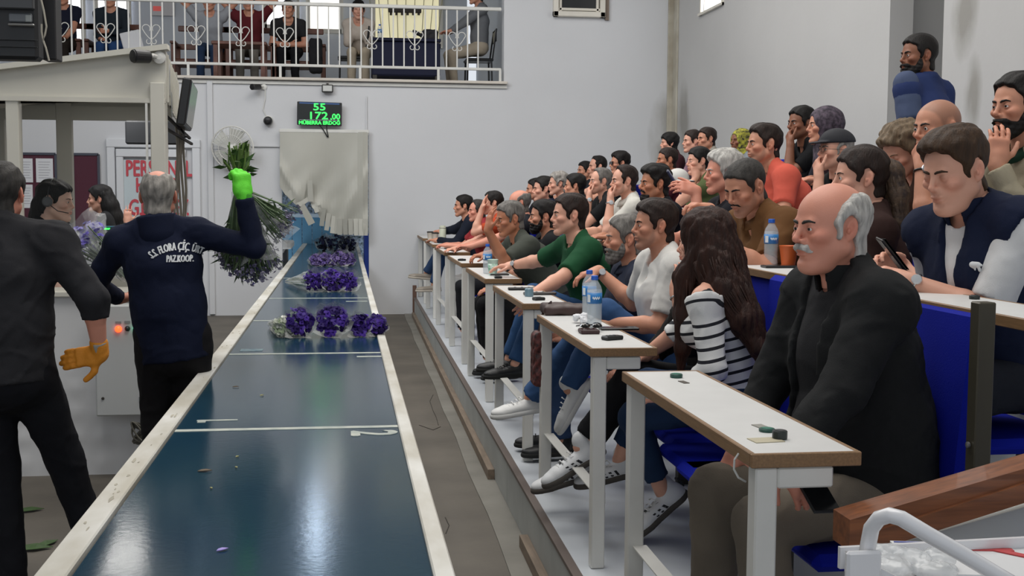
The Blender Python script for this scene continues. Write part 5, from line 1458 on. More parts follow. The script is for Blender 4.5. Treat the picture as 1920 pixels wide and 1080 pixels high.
Ft = Field(); p = atZ(1093, 606, ZD)
for i in range(9): Ft.add(Pell(p + V(rg.uniform(-.03, .03), rg.uniform(-.03, .03), .012 + rg.uniform(0, .02)), (rg.uniform(.008, .022), rg.uniform(.006, .02), rg.uniform(.008, .018))), .004)
Ft.disp = lambda P: .003 * noise3(P, 190, 2)
a, b = nets(Ft, .003); tag(mesh_obj('tissue', a, b, mat('tissue', 'e2e3e6', .9), None, False, origin=p), 'crumpled white tissue beside the two water bottles', 'tissue')
# brown leather pouch and red bag hanging below the second desk
Fp = Field(); p = atZ(1060, 589, ZD); Fp.add(Pbox(p + V(0, 0, .022), V(.11, .075, .022), None, .018), 0).add(Pbox(p + V(-.03, .02, .035), V(.075, .07, .014), None, .012), .01); Fp.disp = lambda P: .003 * noise3(P, 40, 5)
a, b = nets(Fp, .006); po_ = mesh_obj('pouch', a, b, mat('brown leather', '3f2a26', .5, var=.2, vscale=9), None, True, origin=p); tag(po_, 'brown leather pouch at the far end of the second desk', 'bag')
# far green cup, cups and flask
def cup(p, h, r, label, c, band=None, lid=None, straw=None):
    o = empty('cup', p, label, 'cup'); p = np.asarray(p, float)
    MB().lathe(p, [(r * .72, 0), (r * .74, .004), (r, h), (r * 1.05, h + .002), (r * .98, h + .003), (r * .9, h - .02), (.001, h - .022)], 20).build('body', mat('cup ' + c, c, .5), o, True)
    if band: MB().lathe(p + V(0, 0, h * .25), [(r * .84, 0), (r * .97, h * .5)], 20).build('print', mat('cup print ' + band, band, .5, var=.8, vscale=60, c2='dfe9e2'), o, True)
    if lid: MB().lathe(p + V(0, 0, h), [(r * 1.08, 0), (r * 1.08, .01), (r * .9, .014)], 20).build('lid', mat('lid ' + lid, lid, .4), o)
cup(atZ(924, 516, ZD), .105, .036, 'paper cup with green leaf print beside the water bottle', 'b9d4c8', '4fa67e')
cup(atZ(1478, 497, ZD2), .085, .042, 'orange paper cup with dark print beside a water bottle', 'd2642c', None)
p = atZ(1478, 497, ZD2); m = MB()
for a_, z_ in ((-.3, .045), (.15, .06), (.05, .03), (.5, .05)): m.lathe(p + V(.036 * math.sin(a_), -.0365 * math.cos(a_), z_), [(.007, 0), (.006, .002)], 8, (math.sin(a_), -math.cos(a_), .1))
tag(m.build('cup_print', mat('dark print', '2a2422', .5), origin=p), 'dark printed dots on the orange cup', 'print') if False else None
cup(V(1.005, 14.15, ZD), .095, .036, 'pale paper cup with dark lid, left of the two on the seventh desk', 'cfc5b8', None, '2a2624')
cup(V(1.035, 13.75, ZD), .095, .038, 'pale paper cup with dark lid, right of the two on the seventh desk', 'cdc2b6', None, '2a2624')
p = atZ(830, 452, ZD); fo = empty('flask', p, 'cream flask with dark ring on the seventh desk', 'flask'); MB().lathe(p, [(.038, 0), (.040, .005), (.040, .15), (.034, .165)], 20).build('body', mat('cream flask', 'd0d2bd', .4), fo, True); MB().lathe(p + V(0, 0, .150), [(.041, 0), (.041, .006)], 20).build('ring', M_dark, fo); MB().lathe(p + V(0, 0, .165), [(.034, 0), (.034, .012), (.028, .015)], 20).build('lid', mat('cream flask', 'd0d2bd', .4), fo)
MB_ = MB().lathe(atZ(992, 556, ZD), [(.022, 0), (.024, .004), (.024, .040), (.020, .045), (.018, .046)], 18); tag(MB_.build('jar', mat('blue grey glass', '6c8794', .2), origin=atZ(992, 556, ZD)), 'small blue grey jar between the remotes', 'jar')
slab_item(atZ(936, 516, ZD), .13, .065, .010, 'dark phone lying beside the leaf print cup', '2a292b', 0)
remote(atZ(934, 522, ZD), .05, 'tiny black remote at the near end of the fourth desk', 0)
remote(atZ(866, 489, ZD), .06, 'black remote under the hands of the grey shirted man', 30)
slab_item(atZ(848, 467, ZD), .16, .09, .010, 'dark green notebook on the sixth narrow desk', '27312f', 0, 'notebook', 'notebook', .6)
slab_item(atZ(1462, 502, ZD2), .15, .075, .011, 'black phone lying in front of the orange cup', '17181b', 0)
rg = random.Random(9); kk = MB(); p = atZ(818, 455, ZD)
for i in range(5): kk.box(p + V(rg.uniform(-.03, .03), rg.uniform(-.03, .03), .006), (.04, .012, .004), rot_axis((0, 0, 1), rg.random() * 3))
tag(kk.build('keys', mat('key metal', '77787c', .3, .8), origin=p), 'bunch of keys between the cups and the flask', 'keys')
# thin white cable looping under the near desk
mb = MB(); mb.tube([atY(*q) for q in ((1385, 850, 2.50), (1377, 862, 2.50), (1376, 880, 2.50), (1384, 895, 2.50), (1398, 903, 2.52))], .0025, 5); mb.tube([atY(*q) for q in ((1480, 880, 2.52), (1462, 888, 2.50), (1445, 900, 2.50), (1440, 915, 2.5))], .0025, 5)
tag(mb.build('cable', mat('white cable', 'c9c9c4', .5), origin=atY(1385, 870, 2.5)), 'thin white cable looping under the nearest desk', 'cable')
# red knitted bag hanging from desk two
Fr = Field(); p = atY(1012, 672, 5.42)
Fr.add(Pbox(p, V(.035, .06, .125), None, .02), 0); Fr.disp = lambda P: .006 * noise3(P, 60, 5)
hb = empty('handbag', p, 'dark red beaded bag hanging from the second desk', 'bag')
a, b = nets(Fr, .007); mesh_obj('body', a, b, mat('dark red beads', '703530', .6, var=.7, vscale=60, c2='241416'), hb, True)
MB().tube([p + V(0, .03, .12), p + V(.02, .02, .22), p + V(.05, 0, .26), p + V(.03, -.02, .20), p + V(0, -.03, .12)], .006, 6).build('strap', mat('dark leather', '33201e', .6), hb)
# ------------------------------------------------------------------ flowers
M_film = mat('clear film', 'e6e9ea', .12, alpha=.26, spec=.9)
M_film2 = mat('milky film', 'dadcd8', .20, alpha=.42, spec=.9)
M_stem = mat('green stem', '4d6a33', .6, var=.3, vscale=8)
M_leaf = mat('leaf', '3f5f2a', .55, var=.3, vscale=9)
PUR = {'deep': ['35187a', '472596', '2a1262'], 'pale': ['7a6fc4', '9a90d6', '6257ab'], 'grey': ['8d88a2', '76708e', 'a5a0b2'], 'white': ['c9cfc0', '9fae90', 'dadcd4'], 'dusk': ['5d4c8c', '756498', '4a3a72'], 'navy': ['1a1c40', '252a52', '10122a']}
def blossoms(pts, rad, rg, per=9, axis=None):
    vs = []; fs = []; mi = []
    for p in pts:
        ax = unit(np.array([rg.gauss(0, 1), rg.gauss(0, 1), rg.gauss(0, 1)]) * .5 + (axis if axis is not None else V(0, -1, .6)))
        x, y, d = frame(ax); c = rg.randrange(3); r = rad * rg.uniform(.7, 1.2)
        for k in range(per):
            a = 2 * PI * k / per * 2.6 + rg.random() * .4; lay = .45 + .55 * k / per; q = x * math.cos(a) + y * math.sin(a); w_ = np.cross(d, q) * r * .42
            n = len(vs); b0 = p; b1 = p + q * r * .6 * lay + d * r * (.55 - .25 * lay); b2 = p + q * r * lay + d * r * (.75 - .7 * lay)
            vs += [b0, b1 - w_, b1 + w_, b2 - w_ * .8 + d * r * .08 * rg.random(), b2 + w_ * .8, b2 + q * r * .12]
            fs += [[n, n + 1, n + 2], [n + 1, n + 3, n + 4, n + 2], [n + 3, n + 5, n + 4]]; mi += [c] * 3
    return vs, fs, mi
def add_blossoms(nm, pts, rad, rg, tone, par, per=9, axis=None):
    vs, fs, mi = blossoms(pts, rad, rg, per, axis)
    o = mesh_obj(nm, vs, fs, [mat('petal ' + c, c, .7) for c in PUR[tone]], par)
    o.data.polygons.foreach_set('material_index', np.array(mi, np.int32)); o['kind'] = 'stuff'
    return o
def wrapper(par, p0, p1, r0, r1, rg, m=None, flare=1.25, n=26):
    """crinkled film cone from p0 (radius r0) to p1 (radius r1) with a ragged flared mouth"""
    x, y, d = frame(p1 - p0); mb = MB(); ph = [rg.random() * 6 for _ in range(6)]
    def f(u_, v_):
        a = 2 * PI * u_; t = v_; r = r0 + (r1 - r0) * t
        if t > .85: r *= 1 + (flare - 1) * (t - .85) / .15
        r *= 1 + .10 * math.sin(a * 5 + ph[0] + t * 4) + .07 * math.sin(a * 9 + ph[1] - t * 9) + .05 * math.sin(a * 3 + t * 22 + ph[2])
        q = p0 + (p1 - p0) * t * (1 + .05 * math.sin(a * 4 + ph[3]) * (t > .9))
        return q + (x * math.cos(a) + y * math.sin(a)) * r
    mb.grid(f, n, 14); return mb.build('wrapper', m or M_film, par)
def bouquet_lying(head, tail, r, tone, label, seed, group=None, nb=60, whitebase=False):
    rg = random.Random(seed); root = empty('bouquet', (head[0], head[1], BZ - .007), label, 'bouquet', group)
    head = np.asarray(head, float); tail = np.asarray(tail, float); d = unit(head - tail); x, y, _ = frame(d)
    pts = []
    for _ in range(nb):
        a = rg.random() * 2 * PI; s_ = rg.random() ** .5; q = head + (x * math.cos(a) + y * math.sin(a)) * r * s_ * .85 + d * r * (.45 * math.sqrt(max(0, 1 - s_ * s_)) + rg.uniform(-.9, .2) * .8)
        q[2] = max(q[2], BZ + .012); pts.append(q)
    add_blossoms('blossoms', pts, .027, rg, tone, root, 10, d * .8 + V(0, 0, .5))
    mb = MB()
    for i in range(14):
        a = rg.random() * 2 * PI; s_ = rg.random() * r * .7; q = head + (x * math.cos(a) + y * math.sin(a)) * s_; e = tail + (x * math.cos(a) + y * math.sin(a)) * .012
        q[2] = max(q[2], BZ + .01); mb.tube([q, (q + e) / 2, e], [.003, .003, .0028], 4)
    s_ = mb.build('stems', M_stem, root); s_['kind'] = 'stuff'
    w_ = wrapper(root, tail, head + d * r * .75, .022, r * .98, rg, M_film2, 1.15)
    v = w_.data.vertices
    for q in v:
        zz = q.co.z + root.location.z
        if zz < BZ - .005: q.co.z = BZ - .005 - root.location.z
    return root
def row(cs, Y, tone, names, ln=.50, seed=1, dx=0, h=.062):
    for i, (px, py, r, tn) in enumerate(cs):
        hd = atY(px, py, Y); hd[2] = BZ + r * .85
        bouquet_lying(hd, hd + V(dx - .10 + .03 * i, ln, -r * .55), r, tn or tone, names[i], seed * 10 + i)
row([(530, 600, .062, 'white'), (560, 598, .092, None), (622, 596, .102, None), (672, 600, .072, None), (706, 598, .064, None)], 7.25, 'deep',
    ['greenish white wrapped bouquet at the left end of the nearest belt row', 'purple bouquet beside the greenish white one in the nearest belt row', 'largest purple bouquet in the middle of the nearest belt row', 'purple bouquet second from the right in the nearest belt row', 'purple bouquet overhanging the right rail in the nearest belt row'], seed=1)
row([(588, 522, .100, None), (622, 520, .105, None), (651, 522, .092, None)], 10.6, 'deep', ['purple bouquet at the left of the second belt row', 'purple bouquet in the middle of the second belt row', 'purple bouquet at the right of the second belt row'], ln=.7, seed=2, dx=-.16)
row([(592, 476, .075, None), (606, 476, .08, None), (622, 476, .075, None), (640, 474, .10, None), (654, 474, .08, None)], 14.3, 'dusk', ['muted purple bouquet at the left end of the third belt row', 'second muted purple bouquet from the left in the third belt row', 'middle muted purple bouquet of the third belt row', 'tall muted purple bouquet right of centre in the third belt row', 'muted purple bouquet at the right end of the third belt row'], ln=.6, seed=3)
row([(608, 455, .13, None), (632, 453, .15, None), (652, 453, .13, None)], 17.6, 'navy', ['dark silvery bouquet left in the farthest belt row', 'dark silvery bouquet in the middle of the farthest belt row', 'dark silvery bouquet right in the farthest belt row'], ln=.7, seed=4)
# fallen petals and leaves
def leafbit(p, s_, m, label, rz, nm='leaf', cat='leaf'):
    p = np.asarray(p, float); a = rot_axis((0, 0, 1), rz)
    mb = MB(); pts = [(-1, 0, 0), (-.5, .35, .12), (.2, .42, .16), (1, 0, .04), (.2, -.42, .10), (-.5, -.35, .06)]
    vs = [p + a @ (V(*q) * s_) + V(0, 0, .001) for q in pts] + [p + a @ (V(*q) * s_) + V(0, 0, .003) for q in pts]
    mb.add(vs, [[0, 1, 2, 3, 4, 5][::-1], [6, 7, 8, 9, 10, 11]] + [[i, (i + 1) % 6, 6 + (i + 1) % 6, 6 + i] for i in range(6)])
    tag(mb.build(nm, m, origin=p), label, cat)
Mpet = mat('fallen petal', '9a8ad0', .6); Mbit = mat('dry leaf bit', '8f8d5a', .7); Mdk = mat('brown leaf bit', '5c4c38', .7)
ZB = BZ - .006
leafbit(atZ(417, 1032, ZB), .016, Mpet, 'pale violet petal alone on the near part of the belt', .6, 'petal', 'petal')
leafbit(atZ(442, 726, ZB), .014, Mdk, 'small dark petal on the belt near the left rail', .2, 'petal', 'petal')
leafbit(atZ(384, 884, ZB), .022, Mdk, 'brown leaf scrap left of the centre of the nearest belt section', .1)
leafbit(atZ(445, 857, ZB), .009, Mbit, 'tiny yellowish scrap, upper of two on the nearest belt section', 1)
leafbit(atZ(443, 877, ZB), .009, Mbit, 'tiny yellowish scrap, lower of two on the nearest belt section', 2)
leafbit(atZ(396, 916, ZB), .008, Mbit, 'tiny pale scrap below the brown leaf scrap on the belt', 2)
leafbit(atZ(491, 742, ZB), .012, Mbit, 'thin pale scrap on the belt beyond the first white line', .9)
leafbit(atZ(55, 958, .003), .07, M_leaf, 'green leaf lying on the concrete between the legs of the left man', .3)
leafbit(atZ(60, 1030, .003), .09, M_leaf, 'darker green leaf nearer the camera on the concrete', .1)
leafbit(atZ(90, 1020, .003), .06, M_leaf, 'small green leaf touching the darker leaf on the concrete', 1.0)
# crack lines in the aisle screed
mb = MB(); rg = random.Random(2)
for (pts) in ([(786, 797), (812, 806), (826, 800)], [(812, 740), (806, 752), (812, 770), (818, 782), (822, 797)], [(835, 970), (842, 985), (836, 1000)]):
    pts = [atZ(a, b, .002) for a, b in pts]
    for a, b in zip(pts[:-1], pts[1:]): mb.bar(a, b, .004, .002)
c_ = st(mb.build('trim_11', mat('crack', '3c3833', .9)))
# ------------------------------------------------------------------ the people
def hair_chain(P_, pts, name='long_hair', rough=.004, v=.006, strands=0, smat=None, k=.03, seed=1, blend_cap=True):
    """pts: [(world point, half width, half depth)], drapes from the head"""
    F = Field()
    for (a, w0, d0), (b, w1, d1) in zip(pts[:-1], pts[1:]): F.add(Pecone(a, b, (w0, d0), (w1, d1), P_['RH'][:, 1]), k)
    F.disp = lambda P: rough * (np.sin(P[:, 1] * 210 + P[:, 0] * 90 + 5 * np.sin(P[:, 2] * 9)) * .5 + .6 * np.sin(P[:, 0] * 260 + 4 * np.sin(P[:, 2] * 7 + 1)) * .6 + .9 * noise3(P * V(1, 1, .25), 40, seed))
    a, b = nets(F, v); o = mesh_obj(name, a, b, smat or P_['hm'], P_['root'], True)
    if strands:
        rg = random.Random(seed); mb = MB(); fr_ = [frame(P_['RH'][:, 2])[0]] 
        sd = P_['RH'][:, 1]
        for i in range(strands):
            ang = rg.random() * 2 * PI; path = []; wob = rg.random() * 6; t0 = rg.random() * .35
            for j, (p, w_, d_) in enumerate(pts):
                t = j / (len(pts) - 1)
                if t < t0: continue
                ax = unit(pts[min(j + 1, len(pts) - 1)][0] - pts[max(j - 1, 0)][0]); s_ = unit(sd - ax * (sd @ ax)); f_ = np.cross(ax, s_)
                a_ = ang + .25 * math.sin(wob + t * 3); path.append(p + (s_ * math.cos(a_) * w_ + f_ * math.sin(a_) * d_) * 1.03)
            if len(path) > 2:
                # smooth the path
                q = []
                for a_, b_ in zip(path[:-1], path[1:]): q += [a_, a_ * .5 + b_ * .5]
                q.append(path[-1] + (path[-1] - path[-2]) * rg.random() * .3)
                q = [q[0]] + [(q[i_ - 1] + q[i_] * 2 + q[i_ + 1]) / 4 for i_ in range(1, len(q) - 1)] + [q[-1]]
                m_ = len(q); mb.tube(q, [.0045 * (1 - .75 * i_ / (m_ - 1)) for i_ in range(m_)], 4)
        s = mb.build('strands', smat or P_['hm'], P_['root'], True); s['kind'] = 'stuff'
    return o
def hd(P_, *c): return P_['H'] + (P_['RH'] @ V(*c)) * P_['k']
def glove(P_, sd, c1, c2, grow=.003, name='glove'):
    E, Wp, d, n, curl, o = P_['arms'][sd]; F = Field()
    for pr, kk in hand_prims(Wp, d, n, sd, curl, P_['ks'], grow=grow, thumb=o.get('thumb'), curls=o.get('curls')): F.add(pr, kk)
    ad = unit(Wp - E); F.add(Pcone(Wp - ad * .045, Wp, .034, .031), .01)
    F.disp = lambda P: .0015 * noise3(P, 60, 3)
    a, b = nets(F, .0045); g = mesh_obj(name, a, b, mat('glove ' + c1, c1, .7, bump=.3, bscale=200), P_['root'], True)
    F2 = Field(); F2.add(cut(cut(Pcone(Wp - ad * .065, Wp + d * .03, .0365, .035), Wp - ad * .055, -ad), Wp + d * .005, d), 0)
    a, b = nets(F2, .0045); mesh_obj('cuff', a, b, mat('glove cuff ' + c2, c2, .8, bump=.3, bscale=200), g, True)
Z1, Z2, Z3, Z4 = TZ
SEATS = []
def seated(lab, box, X, z0, **kw):
    kw.setdefault('hiX', {Z1: 1.50, Z2: 2.20, Z3: 2.91, Z4: 3.62}[z0])
    P_ = person(lab, box, X=X, z0=z0, **kw)
    if z0 in TZ: SEATS.append((P_['Pv'][1], P_['Pv'][0], z0, lab))
    return P_
# ---- two porters left of the belt
def upd(**k): return k
lm = person('standing man in a charcoal sweater with an orange glove on his hip', (4, 303, 418), Y=4.75, z0=0, hy=-92, by=-95, pose='stand', hair='short', hc='dkgrey', hs=dict(htop=.006, skin='red'),
            shirt='push', sc='2b2b2e', trousers='191a1f', shoes='black', near=2, width=1.22, belly=.02, lean=2,
            armL=('side', {}), armR=('pt', dict(w=atY(188, 664, 4.70), d=V(-.97, .12, -.16), n=V(0, .95, -.2), hint=V(.75, -.75, .1), curl=.12, thumb=V(-.15, -.1, -1))),
            legs={1: dict(aw=atY(28, 1120, 4.75)), -1: dict(aw=atY(205, 1105, 4.95)), 'w': 1.15}, extra=dict(frac=1.30))
glove(lm, -1, 'd98a24', '9a978f')
m2 = person('standing man in a lettered navy jacket holding up an inverted bouquet', (297, 316, 414), Y=5.85, z0=0, hy=-88, by=-88, pose='stand', hair='crown', hc='ltgrey', hs=dict(hthick=.008, htop=.004, skin='red', fade=.2, spot=1),
            shirt='long', sc='131a30', trousers='1d1c1e', shoes='black', near=2, width=1.03, belly=.03, lean=1, hipoff=-.06,
            armL=('pt', dict(w=atY(222, 560, 6.15), d=V(.9, .3, .1), n=V(0, .2, 1), hint=V(-.9, -.3, -.5), curl=.6)),
            armR=('pt', dict(w=atY(457, 366, 5.72), d=V(-.10, .05, 1), n=V(-.55, .8, .1), hint=V(.9, -.2, -.45), curl=1.0, thumb=V(-.15, .75, .5))),
            legs={1: dict(a=(0, .08, .09)), -1: dict(a=(0.02, -.10, .09)), 'w': 1.15}, extra=dict(hem=-.22))
glove(m2, -1, '62d832', '3f9a24', .0055)
# collar of the jacket
Fc = Field(); T_ = m2['T']
Fc.add(cut(Pecone(T_(.94, -.01), T_(1.02, -.005) + m2['u'] * .045, (.098, .098), (.090, .092), m2['l']), T_(1.02, 0) + m2['u'] * .045, m2['u']), 0)
Fc.sub(Pecone(T_(.80, -.01), T_(1.4, .0), (.070, .074), (.072, .076), m2['l']), .004)
a, b = nets(Fc, .006); mesh_obj('collar', a, b, mat('cloth 131a30', '131a30'), m2['root'], True)
# arched lettering laid on the back of the jacket
def project(P_, pts, dirv, off=.0025):
    pts = np.asarray(pts, float).copy()
    for _ in range(40):
        d = P_['shirt'](pts) + (P_['shirt'].disp(pts) * 0)
        pts += np.outer(np.clip(d - off, -.02, .03), dirv)
    return pts
def back_text(P_, body, size, cx, cy, width, arc=0.0):
    W_ = []; Fs_ = []; vs, fs = text_mesh(body, size, 0, res=2, space=1.05)
    Y = P_['Pv'][1] - .16; c = atY(cx, cy, Y); x = vs[:, 0] * width / (vs[:, 0].max() - vs[:, 0].min())
    if arc:
        an = x / arc; px_ = np.sin(an) * (arc + vs[:, 1]); pz = np.cos(an) * (arc + vs[:, 1]) - arc
    else: px_, pz = x, vs[:, 1]
    pts = np.stack([c[0] + px_, np.full(len(x), c[1]), c[2] + pz], 1)
    pts[:, 1] = Y - .10
    pts = project(P_, pts, V(0, 1, 0), .004)
    allv = [pts]; allf = list(fs); n = len(pts)
    for i_, (dx, dz) in enumerate(((.0022, 0), (-.0022, 0), (0, .0016))):
        allv.append(pts + V(dx, -.0003 * (i_ + 1), dz)); allf += [[k + n * (i_ + 1) for k in f] for f in fs]
    mesh_obj('lettering', np.concatenate(allv), allf, mat('white thread', 'd3d6d8', .7), P_['root'])
back_text(m2, 'S.S. FLORA ÇİÇ. ÜRT. &', .050, 332, 470, .245, arc=.19)
back_text(m2, 'PAZ.KOOP.', .044, 335, 492, .112)
# raised bouquet, stems up
rg = random.Random(21); hb0 = atY(450, 344, 5.86)
bq = empty('bouquet', hb0, 'large inverted bouquet with green stems held up by the jacketed man', 'bouquet')
mb = MB(); leaves = MB()
for i in range(46):
    t = rg.random(); a = rg.gauss(0, 1) * .35; top = atY(rg.uniform(418, 468), rg.uniform(266, 310), 5.88 + rg.uniform(-.05, .05)); h0 = hb0 + V(rg.uniform(-.03, .03), rg.uniform(-.03, .03), 0)
    mb.tube([h0, (h0 + top) / 2 + V(rg.gauss(0, .008), rg.gauss(0, .008), 0), top], [.004, .0042, .0045], 5)
    q = h0 + (top - h0) * rg.uniform(.3, 1); dd = unit(V(rg.gauss(0, 1), rg.gauss(0, .6), rg.uniform(-.2, 1.1))); l_ = rg.uniform(.04, .085); sd_ = unit(np.cross(dd, V(rg.random(), rg.random(), rg.random()))) * .011
    leaves.add([q, q + dd * l_ * .5 + sd_, q + dd * l_, q + dd * l_ * .5 - sd_], [[0, 1, 2, 3]])
s_ = mb.build('upper_stems', mat('bright stem', '5d7a35', .6, var=.3, vscale=9), bq); s_['kind'] = 'stuff'
s_ = leaves.build('leaves', M_leaf, bq); s_['kind'] = 'stuff'
mb = MB(); ends = []
for i in range(260):
    u_ = rg.random(); ex = 408 + 142 * u_ + rg.gauss(0, 6); ey = 470 + 62 * math.sin(min(1, max(0, (ex - 400) / 165)) * PI) ** .6 * rg.uniform(.35, 1) - (ex > 520) * 45 - (ex - 480 > 0) * (ex - 480) * .5
    e = atY(ex, ey, 6.02 + rg.uniform(-.12, .16)); h0 = hb0 + V(rg.uniform(-.02, .02), rg.uniform(-.02, .03), -.02); m_ = h0 * .45 + e * .55 + V(rg.gauss(0, .008), rg.gauss(0, .02), rg.gauss(0, .01))
    mb.tube([h0, m_, e], [.0042, .0038, .002], 4); ends.append(e)
    for k in range(2):
        q = h0 + (e - h0) * rg.uniform(.35, .95); dd = unit(e - h0 + V(rg.gauss(0, .3), rg.gauss(0, .3), rg.gauss(0, .2))); sd_ = unit(np.cross(dd, V(rg.random(), rg.random(), rg.random()))) * .006
        mb.add([q, q + dd * .03 + sd_, q + dd * .07, q + dd * .03 - sd_], [[0, 1, 2, 3]])
s_ = mb.build('lower_stems', mat('dark stem', '5d7350', .65, var=.35, vscale=7), bq); s_['kind'] = 'stuff'
fp = []
for e in ends:
    for k in range(2): fp.append(e + V(rg.gauss(0, .012), rg.gauss(0, .015), rg.uniform(-.01, .05)))
add_blossoms('blossoms', fp, .014, rg, 'grey', bq, 6, V(0, -.3, -1))
add_blossoms('blossoms', [atY(rg.uniform(455, 495), rg.uniform(495, 532), 6.0 + rg.uniform(-.08, .08)) for _ in range(36)], .012, rg, 'pale', bq, 6, V(0, -.3, -1))
wrapper(bq, hb0 + V(0, 0, -.03), atY(488, 452, 6.03), .035, .155, rg, M_film, 1.1, 30)
# second bouquet under his left arm
hb1 = atY(240, 520, 6.20); hh = atY(160, 445, 6.30)
b2_ = empty('bouquet', hb1, 'pale violet wrapped bouquet tucked under the left arm of the jacketed man', 'bouquet')
x_, y_, d_ = frame(hh - hb1); pts = []
for _ in range(150):
    a = rg.random() * 2 * PI; s_ = rg.random() ** .5; pts.append(hh + (x_ * math.cos(a) + y_ * math.sin(a)) * .105 * s_ + d_ * (.05 * math.sqrt(1 - s_ * s_) - rg.random() * .10))
add_blossoms('blossoms', pts, .020, rg, 'pale', b2_, 8, d_ * .7 + V(0, -.6, .3))
mb = MB()
for i in range(60):
    e = hh + (x_ * rg.gauss(0, .05) + y_ * rg.gauss(0, .05)) - d_ * .05; mb.tube([hb1 + V(rg.gauss(0, .01), rg.gauss(0, .01), 0), e * .5 + hb1 * .5 + V(0, 0, rg.gauss(0, .02)), e], .003, 4)
    q = hb1 + (e - hb1) * rg.uniform(.3, .9); dd = unit(V(rg.gauss(0, 1), rg.gauss(0, 1), rg.gauss(0, 1))); sd_ = unit(np.cross(dd, V(.3, .5, .8))) * .007; mb.add([q, q + dd * .03 + sd_, q + dd * .06, q + dd * .03 - sd_], [[0, 1, 2, 3]])
s_ = mb.build('stems', mat('dark stem', '47603a'), b2_); s_['kind'] = 'stuff'
wrapper(b2_, hb1, hh + d_ * .05, .03, .125, rg, M_film, 1.15, 28)
# ---- women at the booth
w1 = person('dark haired woman wearing a headset inside the booth', (104, 336, 414), Y=7.62, z0=0, hipz=.86, shoes='black', hy=172, by=165, hp=4, hair='long_top', hc='black', hs=dict(fem=1, skin='pale', htop=.004, jaw=.9, nose=.8, cover_ears=1, hthick=.012), shirt='tee', sc='17171b', near=1, trousers='18181c', desk=.8, armL=('lap',), armR=('lap',))
hair_chain(w1, [(hd(w1, -.05, 0, .04), .075, .06), (hd(w1, -.085, 0, -.03), .07, .05), (hd(w1, -.10, 0, -.10), .06, .045), (hd(w1, -.105, 0, -.19), .045, .035), (hd(w1, -.10, 0, -.27), .02, .018)], rough=.003)
mb = MB(); mb.tube([hd(w1, -.012 + .0 * math.cos(a), .094 * math.cos(a), .012 + .128 * math.sin(a)) for a in np.linspace(0, PI, 17)], .004, 6)
hs_ = mb.build('headset', M_black, w1['root'])
for y_ in (1, -1): MB().lathe(hd(w1, -.012, y_ * .088, .0), [(.030, 0), (.032, .010), (.022, .020)], 16, w1['RH'][:, 1] * y_).build('ear_pad', mat('pad grey', '55585a', .6), hs_)
MB().tube([hd(w1, -.005, -.100, -.01), hd(w1, .05, -.090, -.05), hd(w1, .100, -.050, -.060)], .003, 6).build('microphone_arm', M_black, hs_)
MB().tube([hd(w1, -.005, .100, -.01), hd(w1, .05, .090, -.05), hd(w1, .100, .055, -.060)], .003, 6).build('microphone_arm', M_black, hs_) if False else None
w2 = person('woman with sunglasses on her long dark hair raising her hand behind the booth', (187, 347, 398), Y=10.4, z0=0, hy=5, by=10, pose='stand', hair='long_top', hc='black', hs=dict(fem=1, skin='fair', htop=.008, jaw=.9, cover_ears=1, hthick=.014), shirt='long', sc='232324', near=0, armL=('side', {}), armR=('side', {}), trousers='1a1a1c', glasses='head', extra=None) if False else \
     person('woman with sunglasses on her long dark hair raising her hand behind the booth', (187, 347, 398), Y=10.4, z0=0, hy=5, by=10, pose='stand', hair='long_top', hc='black', hs=dict(fem=1, skin='fair', htop=.008, jaw=.9, cover_ears=1, hthick=.014), shirt='long', sc='232324', near=0, glasses='head',
            armL=('pt', dict(w=atY(239, 418, 10.3), d=V(0, .1, 1), n=V(0, 1, 0), hint=V(.6, -.2, -1), curl=.15)), armR=('side', {}), trousers='1a1a1c', shoes='black')
hair_chain(w2, [(hd(w2, -.05, 0, .04), .085, .07), (hd(w2, -.09, 0, -.06), .10, .07), (hd(w2, -.12, 0, -.16), .10, .07), (hd(w2, -.16, 0, -.27), .08, .05), (hd(w2, -.18, 0, -.36), .03, .02)], rough=.004)
q = w1['Pv']; sr = empty('stool', (q[0], q[1], 0), 'black stool under the woman wearing the headset', 'stool')
MB().lathe((q[0], q[1], .66), [(.19, 0), (.20, .02), (.19, .05)], 20).build('seat', M_black, sr); MB().cyl((q[0], q[1], .03), (q[0], q[1], .66), .03).build('column', M_steel, sr); MB().lathe((q[0], q[1], 0), [(.22, 0), (.22, .015), (.03, .03)], 20).build('base', M_steel, sr)
# ---- man standing at the top
sm = person('standing bearded man in a two tone blue tee at the upper right', (1722, 63, 144), X=3.36, z0=Z4, hy=6, by=-58, pose='stand', hair='short', hc='black', hs=dict(skin='dark', hrough=.0008, htop=.006), beard=BEARD, shirt='tee', sc='2b3862', near=1, trousers='23252c', shoes='black', armL=('side', {}), armR=('side', {}), width=1.05, extra=dict(sleeve='4a5570'))
